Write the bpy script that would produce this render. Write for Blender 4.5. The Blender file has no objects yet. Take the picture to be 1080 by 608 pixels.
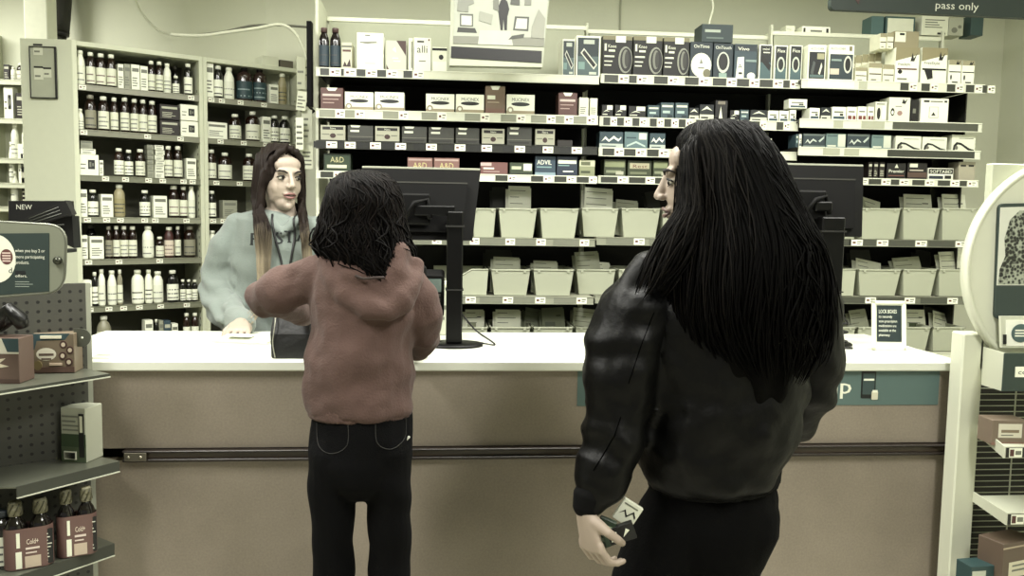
import bpy, bmesh, math, random
from mathutils import Vector, Matrix
random.seed(7)
S = bpy.context.scene
COL = S.collection
PI = math.pi
# ------------------------------------------------------------------ camera
F0 = 880.0
EYE = Vector((0, 0, 1.48))
YAW, PITCH, ROLL = math.radians(5.03), math.radians(4.93), 0.0165
FW = Vector((math.sin(YAW)*math.cos(PITCH), math.cos(YAW)*math.cos(PITCH), -math.sin(PITCH)))
R0 = Vector((math.cos(YAW), -math.sin(YAW), 0)); U0 = R0.cross(FW)
RT = R0*math.cos(ROLL)+U0*math.sin(ROLL); UP = U0*math.cos(ROLL)-R0*math.sin(ROLL)
cd = bpy.data.cameras.new('camera'); cam = bpy.data.objects.new('camera', cd); COL.objects.link(cam)
cd.sensor_width = 36; cd.lens = F0/1080*36; cd.clip_start = .02
cam.matrix_world = Matrix(((RT.x, UP.x, -FW.x, EYE.x), (RT.y, UP.y, -FW.y, EYE.y), (RT.z, UP.z, -FW.z, EYE.z), (0, 0, 0, 1)))
S.camera = cam
def ray(px, py): return FW+RT*((px-540)/F0)-UP*((py-304)/F0)
def hit(px, py, P, N):
    d = ray(px, py); t = (P-EYE).dot(N)/d.dot(N); return EYE+d*t
def at(px, py, Y): return hit(px, py, Vector((0, Y, 0)), Vector((0, 1, 0)))
def atz(px, py, z): return hit(px, py, Vector((0, 0, z)), Vector((0, 0, 1)))
# ------------------------------------------------------------------ materials
def lin(c):
    return tuple(((v/255)/12.92 if v/255 <= .04045 else ((v/255+.055)/1.055)**2.4) for v in c)+(1,)
MC = {}
def mat(c, rough=.6, metal=0, var=.06, scale=30, bump=0, bscale=None, coat=0, sheen=0, emit=0, spec=None, aniso=None):
    key = (tuple(c), rough, metal, var, scale, bump, bscale, coat, sheen, emit, spec, aniso)
    if key in MC: return MC[key]
    m = bpy.data.materials.new('surface'); m.use_nodes = True
    nt = m.node_tree; b = nt.nodes['Principled BSDF']
    b.inputs['Roughness'].default_value = rough; b.inputs['Metallic'].default_value = metal
    if coat: b.inputs['Coat Weight'].default_value = coat
    if sheen: b.inputs['Sheen Weight'].default_value = sheen
    if spec is not None: b.inputs['Specular IOR Level'].default_value = spec
    g_ = sum(c)/3; c = tuple(g_+(v-g_)*.64 for v in c) if max(c)-min(c) > 26 else c
    c = tuple(v*(v/255)**.24 for v in c)
    lc = lin(c)
    tc = nt.nodes.new('ShaderNodeTexCoord'); n = nt.nodes.new('ShaderNodeTexNoise')
    nt.links.new(tc.outputs['Object'], n.inputs['Vector']); n.inputs['Scale'].default_value = scale; n.inputs['Detail'].default_value = 3
    mx = nt.nodes.new('ShaderNodeMix'); mx.data_type = 'RGBA'
    nt.links.new(n.outputs['Fac'], mx.inputs['Factor'])
    mx.inputs['A'].default_value = tuple(v*(1-var) for v in lc[:3])+(1,)
    mx.inputs['B'].default_value = tuple(min(1, v*(1+var)) for v in lc[:3])+(1,)
    nt.links.new(mx.outputs['Result'], b.inputs['Base Color'])
    if emit:
        b.inputs['Emission Color'].default_value = lc; b.inputs['Emission Strength'].default_value = emit
    if bump:
        n2 = nt.nodes.new('ShaderNodeTexNoise'); n2.inputs['Scale'].default_value = bscale or scale; n2.inputs['Detail'].default_value = 4
        nt.links.new(tc.outputs['Object'], n2.inputs['Vector'])
        bp = nt.nodes.new('ShaderNodeBump'); bp.inputs['Strength'].default_value = bump; bp.inputs['Distance'].default_value = .01
        nt.links.new(n2.outputs['Fac'], bp.inputs['Height']); nt.links.new(bp.outputs['Normal'], b.inputs['Normal'])
    MC[key] = m; return m
CREAM = (214, 217, 198); WHITE = (236, 238, 222); OFFW = (222, 224, 206); GREY = (128, 130, 118); DARK = (30, 31, 27); BLACK = (12, 12, 10)
TEAL = (44, 84, 88); BLUE = (62, 92, 108); RED = (132, 84, 74); BROWN = (96, 70, 54); GREEN = (66, 88, 60); TAN = (178, 164, 122); PBLUE = (140, 166, 164)
AMBER = (40, 22, 14)
# ------------------------------------------------------------------ mesh builder
class MB:
    def __init__(s): s.v = []; s.f = []; s.m = []; s.mats = []; s.sm = []
    def mi(s, m):
        if m not in s.mats: s.mats.append(m)
        return s.mats.index(m)
    def add(s, vs, fs, m, smooth=False, M=None):
        o = len(s.v); i = s.mi(m)
        s.v += [tuple((M @ Vector(v)) if M else v) for v in vs]
        for f in fs: s.f.append(tuple(o+k for k in f)); s.m.append(i); s.sm.append(smooth)
        return s
    def box(s, x0, y0, z0, x1, y1, z1, m, b=0, M=None):
        if x0 > x1: x0, x1 = x1, x0
        if y0 > y1: y0, y1 = y1, y0
        if z0 > z1: z0, z1 = z1, z0
        b = min(b, (x1-x0)*.45, (y1-y0)*.45, (z1-z0)*.45)
        if b <= 0:
            vs = [(x, y, z) for z in (z0, z1) for x, y in ((x0, y0), (x1, y0), (x1, y1), (x0, y1))]
            return s.add(vs, [(3, 2, 1, 0), (4, 5, 6, 7), (0, 1, 5, 4), (1, 2, 6, 5), (2, 3, 7, 6), (3, 0, 4, 7)], m, M=M)
        # chamfered box
        vs = []; idx = {}
        X = (x0, x1); Y = (y0, y1); Z = (z0, z1); sg = (1, -1)
        for i in (0, 1):
            for j in (0, 1):
                for k in (0, 1):
                    idx[i, j, k, 0] = len(vs); vs.append((X[i], Y[j]+sg[j]*b, Z[k]+sg[k]*b))
                    idx[i, j, k, 1] = len(vs); vs.append((X[i]+sg[i]*b, Y[j], Z[k]+sg[k]*b))
                    idx[i, j, k, 2] = len(vs); vs.append((X[i]+sg[i]*b, Y[j]+sg[j]*b, Z[k]))
        g = lambda i, j, k, a: idx[i, j, k, a]
        fs = []
        for i in (0, 1): fs.append([g(i, 0, 0, 0), g(i, 1, 0, 0), g(i, 1, 1, 0), g(i, 0, 1, 0)])
        for j in (0, 1): fs.append([g(0, j, 0, 1), g(1, j, 0, 1), g(1, j, 1, 1), g(0, j, 1, 1)])
        for k in (0, 1): fs.append([g(0, 0, k, 2), g(1, 0, k, 2), g(1, 1, k, 2), g(0, 1, k, 2)])
        for i in (0, 1):
            for j in (0, 1): fs.append([g(i, j, 0, 0), g(i, j, 1, 0), g(i, j, 1, 1), g(i, j, 0, 1)])
            for k in (0, 1): fs.append([g(i, 0, k, 0), g(i, 1, k, 0), g(i, 1, k, 2), g(i, 0, k, 2)])
        for j in (0, 1):
            for k in (0, 1): fs.append([g(0, j, k, 1), g(1, j, k, 1), g(1, j, k, 2), g(0, j, k, 2)])
        for i in (0, 1):
            for j in (0, 1):
                for k in (0, 1): fs.append([g(i, j, k, 0), g(i, j, k, 1), g(i, j, k, 2)])
        c = Vector(((x0+x1)/2, (y0+y1)/2, (z0+z1)/2)); out = []
        for f in fs:
            p = [Vector(vs[q]) for q in f]; n = (p[1]-p[0]).cross(p[2]-p[0]); ctr = sum(p, Vector())/len(p)
            out.append(tuple(f) if n.dot(ctr-c) > 0 else tuple(reversed(f)))
        return s.add(vs, out, m, M=M)
    def lathe(s, prof, m, n=16, sx=1, sy=1, cx=0, cy=0, M=None, smooth=True, capb=True, capt=True):
        vs = []; fs = []
        for r, z in prof:
            for k in range(n):
                a = 2*PI*k/n; vs.append((cx+r*sx*math.cos(a), cy+r*sy*math.sin(a), z))
        for i in range(len(prof)-1):
            for k in range(n):
                a, b = i*n+k, i*n+(k+1) % n; fs.append((a, b, b+n, a+n))
        if capb: fs.append(tuple(range(n-1, -1, -1)))
        if capt: fs.append(tuple((len(prof)-1)*n+k for k in range(n)))
        return s.add(vs, fs, m, smooth, M)
    def prism(s, pts, z0, z1, m, M=None, smooth=False):
        n = len(pts); A = sum(pts[i][0]*pts[(i+1) % n][1]-pts[(i+1) % n][0]*pts[i][1] for i in range(n))
        if A < 0: pts = pts[::-1]
        vs = [(x, y, z0) for x, y in pts]+[(x, y, z1) for x, y in pts]
        fs = [tuple(range(n-1, -1, -1)), tuple(range(n, 2*n))]+[(i, (i+1) % n, (i+1) % n+n, i+n) for i in range(n)]
        return s.add(vs, fs, m, smooth, M)
    def xz(s, pts, y0, y1, m, M=None):     # outline in x-z, thick in y
        T = Matrix(((1, 0, 0, 0), (0, 0, -1, 0), (0, 1, 0, 0), (0, 0, 0, 1)))
        return s.prism(pts, -y1, -y0, m, (M @ T) if M else T)
    def tube(s, pts, r, m, n=8, M=None, smooth=True, flat=1):
        P = [Vector(p) for p in pts]; R = r if isinstance(r, (list, tuple)) else [r]*len(P)
        vs = []; fs = []; ref = None
        for i, p in enumerate(P):
            t = (P[min(i+1, len(P)-1)]-P[max(i-1, 0)]).normalized()
            if ref is None: ref = Vector((0, 0, 1)) if abs(t.z) < .9 else Vector((1, 0, 0))
            a = ref.cross(t).normalized(); b = t.cross(a).normalized(); ref = b
            for k in range(n):
                w = 2*PI*k/n; vs.append(tuple(p+a*(math.cos(w)*R[i])+b*(math.sin(w)*R[i]*flat)))
        for i in range(len(P)-1):
            for k in range(n):
                q, w = i*n+k, i*n+(k+1) % n; fs.append((q, w, w+n, q+n))
        fs.append(tuple(range(n-1, -1, -1))); fs.append(tuple((len(P)-1)*n+k for k in range(n)))
        return s.add(vs, fs, m, smooth, M)
    def text(s, st, x, z, h, m, y=0, align='CENTER', M=None, wid=None):
        key = (st, align)
        if key not in TC:
            cu = bpy.data.curves.new('t', 'FONT'); cu.body = st; cu.align_x = align; cu.resolution_u = 2
            ob = bpy.data.objects.new('t', cu); me = bpy.data.meshes.new_from_object(ob)
            TC[key] = ([tuple(v.co) for v in me.vertices], [tuple(p.vertices) for p in me.polygons])
            bpy.data.objects.remove(ob); bpy.data.curves.remove(cu); bpy.data.meshes.remove(me)
        vs, fs = TC[key]
        if not vs: return s
        sc = h/.72; sx = sc
        if wid: sx = wid/max(1e-3, (max(v[0] for v in vs)-min(v[0] for v in vs)))
        return s.add([(x+v[0]*sx, y, z+v[1]*sc) for v in vs], fs, m, M=M)
    def build(s, name, parent=None, loc=None, rotz=None, bevel=0, sub=0, mw=None):
        me = bpy.data.meshes.new(name); me.from_pydata(s.v, [], s.f)
        for m in s.mats: me.materials.append(m)
        for p, i, q in zip(me.polygons, s.m, s.sm): p.material_index = i; p.use_smooth = q
        me.update()
        o = bpy.data.objects.new(name, me); COL.objects.link(o)
        if parent: o.parent = parent
        if loc is not None: o.location = loc
        if rotz is not None: o.rotation_euler = (0, 0, rotz)
        if mw is not None: o.matrix_world = mw
        if bevel:
            b = o.modifiers.new('b', 'BEVEL'); b.width = bevel; b.segments = 2; b.limit_method = 'ANGLE'
        return o
TC = {}
def tag(o, label, cat, group=None, kind=None):
    o['label'] = label; o['category'] = cat
    if group: o['group'] = group
    if kind: o['kind'] = kind
    return o
def struct(o): o['kind'] = 'structure'; return o
def empty(name, loc=(0, 0, 0), rz=0):
    o = bpy.data.objects.new(name, None); COL.objects.link(o); o.location = loc; o.rotation_euler = (0, 0, rz); o.empty_display_size = .05
    return o
ORD = ['first', 'second', 'third', 'fourth', 'fifth', 'sixth', 'seventh', 'eighth', 'ninth', 'tenth', 'eleventh', 'twelfth', 'thirteenth', 'fourteenth', 'fifteenth', 'sixteenth', 'seventeenth', 'eighteenth', 'nineteenth', 'twentieth',
       'twenty-first', 'twenty-second', 'twenty-third', 'twenty-fourth', 'twenty-fifth']
class Frame:
    """a vertical working plane: origin O, angle rz; local x along the front, local y away from the viewer"""
    def __init__(s, O, rz):
        s.O = Vector(O); s.rz = rz; s.X = Vector((math.cos(rz), math.sin(rz), 0)); s.Y = Vector((-math.sin(rz), math.cos(rz), 0))
    def loc(s, px, py, ly=0):
        p = hit(px, py, s.O+s.Y*ly, s.Y)-s.O; return p.dot(s.X), p.z+s.O.z
    def w(s, x, y, z): return Vector((s.O.x, s.O.y, 0))+s.X*x+s.Y*y+Vector((0, 0, z))
def rrect(x0, z0, x1, z1, r, n=5):
    pts = []
    for cx, cz, a0 in ((x1-r, z0+r, -90), (x1-r, z1-r, 0), (x0+r, z1-r, 90), (x0+r, z0+r, 180)):
        for k in range(n+1):
            a = math.radians(a0+90*k/n); pts.append((cx+r*math.cos(a), cz+r*math.sin(a)))
    return pts
# ------------------------------------------------------------------ room shell
wallm = mat((222, 224, 206), .85, var=.03, scale=3, bump=.05, bscale=60)
CEIL = 2.92
YB = 4.75
def floor_mat():
    m = bpy.data.materials.new('floor tiles'); m.use_nodes = True; nt = m.node_tree; b = nt.nodes['Principled BSDF']
    tc = nt.nodes.new('ShaderNodeTexCoord'); br = nt.nodes.new('ShaderNodeTexBrick'); br.offset = 0
    br.inputs['Scale'].default_value = 1; br.inputs['Brick Width'].default_value = .305; br.inputs['Row Height'].default_value = .305; br.inputs['Mortar Size'].default_value = .002
    br.inputs['Color1'].default_value = lin((176, 174, 158)); br.inputs['Color2'].default_value = lin((166, 164, 148)); br.inputs['Mortar'].default_value = lin((90, 88, 78))
    nt.links.new(tc.outputs['Object'], br.inputs['Vector']); nt.links.new(br.outputs['Color'], b.inputs['Base Color']); b.inputs['Roughness'].default_value = .35
    return m
struct(MB().box(-6, -4, -.1, 4, 8.5, 0, floor_mat()).build('floor'))
struct(MB().box(-6, -4, CEIL, 4, 8.5, CEIL+.1, mat((196, 198, 178), .9, var=.04, scale=40)).build('ceiling'))
struct(MB().box(-.95, YB, 0, 4, YB+.1, CEIL, wallm).build('wall_back'))
# the stretch of back wall on the left runs away at an angle
a = Vector((-.95, YB, 0)); b = Vector((-5.9, 6.6, 0)); d = (b-a).normalized(); n = Vector((d.y, -d.x, 0))*-.1
struct(MB().prism([(a.x, a.y), (b.x, b.y), (b.x-n.x, b.y-n.y), (a.x-n.x, a.y-n.y)], 0, CEIL, wallm).build('wall_back_left'))
struct(MB().box(-6.1, -4, 0, -6, 8.5, CEIL, wallm).build('wall_left'))
struct(MB().box(3.3, -4, 0, 3.4, 8.5, CEIL, wallm).build('wall_right'))
# painted seams in the wall panelling above the shelving, and the long ledge behind the slanted bottle cabinet
struct(MB().box(.36, YB-.012, 1.9, .372, YB, CEIL, mat((182, 184, 166), .8)).build('trim_1'))
struct(MB().box(1.0, YB-.012, 1.9, 1.008, YB, CEIL, mat((182, 184, 166), .8)).build('trim_2'))

# ------------------------------------------------------------------ lamps
def troffer(x, y, rz, label, power, L=1.2, Wd=.3):
    o = empty('ceiling_light', (x, y, CEIL), rz); tag(o, label, 'ceiling light', 'fluorescent ceiling lights')
    MB().box(-L/2-.02, -Wd/2-.02, -.05, L/2+.02, Wd/2+.02, 0, mat(WHITE, .4)).build('housing', o)
    MB().box(-L/2, -Wd/2, -.056, L/2, Wd/2, -.0505, mat((255, 255, 236), .5, emit=3)).build('diffuser', o)
    l = bpy.data.lights.new('tube_light', 'AREA'); l.shape = 'RECTANGLE'; l.size = L; l.size_y = Wd; l.energy = power; l.color = (1, .985, .925)
    lo = bpy.data.objects.new('tube_light', l); COL.objects.link(lo); lo.parent = o; lo.location = (0, 0, -.07)
troffer(-1.0, 2.3, 0, 'fluorescent ceiling light over the left end of the service counter', 52)
troffer(.5, 2.3, 0, 'fluorescent ceiling light over the middle of the service counter', 52)
troffer(2.0, 2.4, 0, 'fluorescent ceiling light over the right end of the service counter', 48)
troffer(-1.4, .9, PI/2, 'fluorescent ceiling light over the shop floor at left', 80)
troffer(1.2, .3, PI/2, 'fluorescent ceiling light over the shop floor at right', 74)
troffer(-.2, 3.75, 0, 'added unseen fill light in front of the left wall shelving', 4)  # weak fill added out of view to brighten the upper back wall
troffer(1.4, 3.75, 0, 'added unseen fill light in front of the right wall shelving', 4)  # its right-hand twin, likewise added only to lift the wall
troffer(-3.2, 4.3, 0, 'fluorescent ceiling light over the far left aisle', 55)
w = bpy.data.worlds.new('world'); S.world = w; w.use_nodes = True
w.node_tree.nodes['Background'].inputs['Color'].default_value = (1, 1, .93, 1); w.node_tree.nodes['Background'].inputs['Strength'].default_value = .22
S.view_settings.view_transform = 'Standard'; S.view_settings.look = 'None'; S.view_settings.exposure = .12; S.view_settings.gamma = 1
S.view_settings.use_curve_mapping = False

# ------------------------------------------------------------------ service counter
CY0, CY1, CZ = 2.40, 3.0, 1.05
xl = at(60, 388, CY0).x-.1; xr = at(1016, 386, CY0).x
cz = at(540, 381, CY0).z
cnt = empty('service_counter', ((xl+xr)/2, CY0, 0)); tag(cnt, 'long service counter with white top and mottled taupe front panels', 'counter')
def taupe():
    m = bpy.data.materials.new('taupe laminate'); m.use_nodes = True; nt = m.node_tree; b = nt.nodes['Principled BSDF']
    tc = nt.nodes.new('ShaderNodeTexCoord'); n1 = nt.nodes.new('ShaderNodeTexNoise'); n1.inputs['Scale'].default_value = 2.2; n1.inputs['Detail'].default_value = 5
    n2 = nt.nodes.new('ShaderNodeTexNoise'); n2.inputs['Scale'].default_value = 160; n2.inputs['Detail'].default_value = 2
    ad = nt.nodes.new('ShaderNodeMath'); ad.operation = 'MULTIPLY_ADD'; ad.inputs[1].default_value = .35
    nt.links.new(n2.outputs['Fac'], ad.inputs[0]); nt.links.new(n1.outputs['Fac'], ad.inputs[2])
    cr = nt.nodes.new('ShaderNodeValToRGB'); cr.color_ramp.elements[0].position = .42; cr.color_ramp.elements[1].position = .95
    cr.color_ramp.elements[0].color = lin((116, 107, 94)); cr.color_ramp.elements[1].color = lin((150, 140, 125))
    nt.links.new(ad.outputs[0], cr.inputs['Fac']); nt.links.new(cr.outputs['Color'], b.inputs['Base Color']); b.inputs['Roughness'].default_value = .5
    for o_ in (n1, n2): nt.links.new(tc.outputs['Object'], o_.inputs['Vector'])
    bp = nt.nodes.new('ShaderNodeBump'); bp.inputs['Strength'].default_value = .15; nt.links.new(n2.outputs['Fac'], bp.inputs['Height']); nt.links.new(bp.outputs['Normal'], b.inputs['Normal'])
    return m
TAUPE = taupe(); cx0 = cnt.location.x
zr0 = at(540, 483.5, CY0).z; zr1 = at(540, 472, CY0).z
MB().box(xl-cx0, -.012, cz-.028, xr-cx0, CY1-CY0, cz, mat((218, 220, 208), .35, var=.01), .003).build('worktop', cnt)
MB().box(xl-cx0+.01, .012, zr1+.002, xr-cx0-.008, .05, cz-.028, TAUPE).build('upper_panel', cnt)
MB().box(xl-cx0+.01, .012, .08, xr-cx0-.008, .05, zr0-.002, TAUPE).build('lower_panel', cnt)
MB().box(xl-cx0+.02, .03, 0, xr-cx0-.02, .06, .08, mat(BLACK, .6)).build('kick_board', cnt)
MB().box(xr-cx0-.0075, 0, 0, xr-cx0, CY1-CY0-.02, cz-.028, mat((36, 31, 24), .5)).build('end_panel', cnt)
MB().box(xl-cx0+.01, .05, 0, xl-cx0+.03, CY1-CY0-.02, cz-.028, mat((96, 90, 74), .5)).build('end_panel', cnt)
MB().box(xl-cx0+.03, CY1-CY0-.05, .3, xr-cx0-.01, CY1-CY0-.03, cz-.028, mat((90, 84, 70), .5)).build('rear_panel', cnt)
rm = mat((46, 37, 30), .4)
g = MB().box(at(130, 480, CY0).x-cx0, -.012, zr0, xr-cx0-.008, .03, zr0+.009, rm, .002).box(at(130, 480, CY0).x-cx0, .0, zr0+.009, xr-cx0-.008, .03, zr1-.006, mat((84, 74, 62), .35)).box(at(130, 480, CY0).x-cx0, -.012, zr1-.006, xr-cx0-.008, .03, zr1, rm, .002)
rail = g.build('bumper_rail', cnt)
e0 = at(133, 480, CY0).x-cx0
g = MB().box(e0, -.016, zr0+.004, e0+.06, -.0125, zr1-.004, mat((120, 116, 104), .4, .5), .001)
for k in (0.012, .045): g.lathe([(.004, 0), (.004, .003), (.002, .004)], mat((180, 176, 160), .3, .8), 10, M=Matrix.Translation((e0+k, -.016, (zr0+zr1)/2)) @ Matrix.Rotation(PI/2, 4, 'X'))
g.build('end_clip', rail)
# teal banner on the counter front
B0 = at(610, 390, CY0); B1 = at(991, 428, CY0)
g = MB(); tm = mat((96, 128, 122), .5, var=.03)
g.box(0, -.002, B1.z, B1.x-B0.x, 0, cz-.03, tm)
wm = mat(WHITE, .5)
g.text('up', at(886, 410, CY0).x-B0.x, at(886, 416, CY0).z, .05, wm, -.003, wid=.075)
g.text('up', at(886, 410, CY0).x-B0.x+.0016, at(886, 416, CY0).z, .05, wm, -.0032, wid=.075)
px0, px1 = at(910, 405, CY0).x-B0.x, at(925, 405, CY0).x-B0.x; zt, zb = at(918, 392, CY0).z, at(918, 421, CY0).z
g.xz(rrect(px0, zb, px1, zt, .004), -.0035, -.002, mat((28, 34, 36), .4))
g.xz(rrect(px0+.004, zb+.012, px1-.004, zt-.008, .001), -.0042, -.0035, mat((74, 92, 92), .4))
g.box(px0+.006, -.0048, zt-.03, px1-.006, -.0042, zt-.024, wm)
g.xz(rrect(px1-.012, zb-.004, px1+.008, zb+.022, .003), -.0055, -.0042, mat((214, 212, 192), .4)); g.box(px1-.010, -.006, zb+.018, px1+.006, -.0055, zb+.026, wm)
bn = g.build('banner', None, (B0.x, CY0+.011, 0)); tag(bn, 'teal banner with a phone picture along the counter front', 'banner')
# ------------------------------------------------------------------ goods: builders (local origin at the middle of the base, front face at y=0, body behind)
def carton(w, h, d, c, deco=(), name='medicine_box', top=None):
    g = MB(); b = min(.0012, w*.05); m = mat(c, .5, var=.04); g.box(-w/2, 0, 0, w/2, d, h, m, b)
    if top: g.box(-w/2+.001, .001, h, w/2-.001, d-.001, h+.0004, mat(top, .5))
    k = 0
    for q in deco:
        k += 1; y = -.0003*k
        if q[0] == 'r': g.box(-w/2+q[1]*w, y, q[2]*h, -w/2+q[3]*w, y+.0003*k+.0001, q[4]*h, mat(q[5], .5))
        elif q[0] == 't': g.text(q[1], -w/2+q[2]*w, q[3]*h, q[4]*h, mat(q[5], .5), y, wid=(q[6]*w if len(q) > 6 else None))
        elif q[0] == 'e':
            pts = [(-w/2+q[1]*w+q[3]*w*math.cos(2*PI*i/20), q[2]*h+q[4]*h*math.sin(2*PI*i/20)) for i in range(20)]
            g.xz(pts, y, 0.0001, mat(q[5], .45))
        elif q[0] == 'p': g.xz([(-w/2+u*w, v*h) for u, v in q[1]], y, .0001, mat(q[2], .5))
        elif q[0] == 's': g.box(w/2, .003, q[1]*h, w/2+.0004, d-.003, q[2]*h, mat(q[3], .5)); g.box(-w/2-.0004, .003, q[1]*h, -w/2, d-.003, q[2]*h, mat(q[3], .5))
    return g
def lines(c, u0=.12, u1=.88, v0=.15, v1=.55, n=4):
    return tuple(('r', u0, v0+(v1-v0)*i/n, u0+(u1-u0)*random.uniform(.6, 1), v0+(v1-v0)*(i+.4)/n, c) for i in range(n))
def bottle(w, h, body, cap, label=None, kind='syrup', ink=GREY, band=None):
    ink = tuple(int(v*.6+70) for v in ink)
    """returns a list of (part name, MB): glass body with shoulder and neck, cap, wrap label"""
    r = w/2; d = .85 if kind in ('oval', 'syrup') and w > .04 else 1
    cw = min(r*.62, .016) if kind != 'wide' else r*.85
    ch = max(.012, h*.11)
    bm = mat(body, .18 if body[0] < 90 else .4, var=.05, coat=.3 if body[0] < 90 else 0)
    sh = h*.68 if kind == 'syrup' else (h*.62 if kind == 'oval' else h*.84)
    A = MB(); A.lathe([(r*.86, 0), (r*.97, .004), (r, .012), (r, sh), (r*.93, sh+(h-sh)*.22), (r*.72, sh+(h-sh)*.45), (cw*.9, h-ch-.006), (cw*.86, h-ch)], bm, 18, 1, d, 0, r*d)
    C = MB(); C.lathe([(cw, h-ch), (cw, h-.002), (cw*.9, h)], mat(cap, .5), 16, 1, 1, 0, r*d)
    out = [('body', A), ('cap', C)]
    if label:
        L = MB(); z0 = h*.07; z1 = min(sh*.94, h*.57) if kind == 'syrup' else sh*.9; rr = r+.0006
        L.lathe([(rr, z0), (rr, z1)], mat(label, .55), 18, 1, d, 0, r*d, capb=False, capt=False)
        im = mat(ink, .6); n = random.choice((2, 3))
        def arc(u0, u1, za, zb, m, off):
            vs = []; fs = []; nn = 5
            for i in range(nn+1):
                a = -PI/2+(u0+(u1-u0)*i/nn)*PI*.45; x = (rr+off)*math.cos(a); y = r*d+(rr+off)*d*math.sin(a)
                vs += [(x, y, za), (x, y, zb)]
            for i in range(nn): fs.append((2*i, 2*i+2, 2*i+3, 2*i+1))
            L.add(vs, fs, m)
        for i in range(n):
            t = z0+(z1-z0)*(.12+.75*i/n); arc(-.9, random.uniform(.2, .9), t, t+(z1-z0)*.07, im, .0004)
        if band: arc(-1, 1, z0+(z1-z0)*band[0], z0+(z1-z0)*band[1], mat(band[2], .5), .0008)
        out.append(('paper_label', L))
    return out
def put(parts, name, loc, rz, label, cat, group):
    if isinstance(parts, MB):
        o = parts.build(name, None, loc, rz); return tag(o, label, cat, group)
    r = empty(name, loc, rz); tag(r, label, cat, group)
    for pn, mb in parts: mb.build(pn, r)
    return r
BCOL = {'D': (AMBER, WHITE, OFFW, GREY), 'DG': (AMBER, (150, 148, 134), (150, 148, 130), DARK), 'DW': (DARK, WHITE, WHITE, DARK), 'DR': (AMBER, WHITE, OFFW, RED), 'W': (WHITE, WHITE, (226, 228, 212), GREY), 'WB': (WHITE, OFFW, WHITE, BLACK),
        'K': ((16, 12, 10), (90, 88, 80), None, GREY), 'C': ((150, 148, 128), WHITE, OFFW, GREY), 'Y': ((176, 166, 120), WHITE, (170, 160, 104), DARK), 'T': ((70, 48, 40), DARK, TEAL, PBLUE), 'R': ((96, 50, 44), WHITE, (216, 206, 190), RED),
        'B': ((60, 34, 22), WHITE, WHITE, GREY), 'J': ((34, 26, 26), (96, 74, 70), (52, 78, 92), (20, 26, 30))}
BLOOK = {'D': 'dark bottle, white cap, pale label', 'DG': 'dark bottle, grey cap, grey label', 'DW': 'black bottle, white cap and label', 'DR': 'dark bottle, white cap, red-lettered label', 'W': 'white plastic bottle, pale label',
         'WB': 'white plastic bottle, black printing', 'K': 'plain black bottle', 'C': 'clear grey bottle, white cap', 'Y': 'yellowish bottle, white cap', 'T': 'brown jug with teal label', 'R': 'reddish bottle, white label', 'B': 'brown bottle, white cap and label',
         'J': 'dark jug, patterned cap, blue label'}
CLOOK = {'w': 'white carton', 'g': 'grey carton', 'k': 'dark carton', 'r': 'reddish brown carton', 't': 'tan carton', 'b': 'blue carton', 'n': 'green carton', 'e': 'white carton with square emblem', 'z': 'small white carton'}
def cdeco(k):
    if k == 'e': return WHITE, (('r', .45, .3, .8, .75, DARK), ('r', .52, .4, .62, .65, GREY), ('r', .66, .45, .74, .6, GREY), ('r', .08, .3, .3, .36, GREY), ('r', .08, .5, .34, .55, GREY))
    c = {'w': WHITE, 'g': (160, 162, 146), 'k': (44, 36, 32), 'r': RED, 't': TAN, 'b': BLUE, 'n': GREEN, 'z': WHITE}[k]
    ink = GREY if k in 'wgtz' else (190, 190, 172)
    return c, (('r', .1, .72, .9, .86, ink),)+lines(ink)
PHF = Vector((math.sin(YAW), math.cos(YAW), 0))
def ppm(P): return F0/((P-EYE).dot(FW))
def row(fr, ly, z, ref, X, items, where, group, depth=.06, seen=None):
    """ref = (xl, yl, xr, yr): the bay's shelf edge in the reference; X = its local extent; items: (x0, x1, ytop, code[, ybase])"""
    xl_, yl_, xr_, yr_ = ref
    for i, it in enumerate(items):
        x0, x1, yt, code = it[:4]; xm = (x0+x1)/2
        mp = lambda q: X[0]+(q-xl_)/(xr_-xl_)*(X[1]-X[0])
        a = mp(x0); b = mp(x1); P = fr.w((a+b)/2, ly, z); k = ppm(P)
        yb = yl_+(yr_-yl_)*(xm-xl_)/(xr_-xl_); base = z
        if len(it) > 4 and it[4]: base = z+(yb-it[4])/k; yb = it[4]
        h = max(.015, (yb-yt)/k); wd = (b-a)*.97
        loc = fr.w((a+b)/2, ly+.002, base)
        lk = it[5] if len(it) > 5 else None
        if isinstance(code, tuple):
            look, c, dc = code; o = put(carton(wd, h, it[6] if len(it) > 6 else depth, c, dc), lk or 'medicine_box', loc, fr.rz, '%s, %s from left, %s' % (look, ORD[i], where), 'box', group)
            continue
        lab = '%s, %s from left, %s' % ((BLOOK if code in BLOOK else CLOOK)[code], ORD[i], where)
        if code in BLOOK:
            bd, cp, lb, ink = BCOL[code]
            put(bottle(wd, h, bd, cp, lb, random.choice(('syrup', 'oval')) if code in 'WCY' else 'syrup', ink), 'medicine_bottle', loc, fr.rz, lab, 'bottle', group)
        else:
            c, dc = cdeco(code); put(carton(wd, h, depth, c, dc), 'medicine_box', loc, fr.rz, lab, 'box', group)
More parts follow.
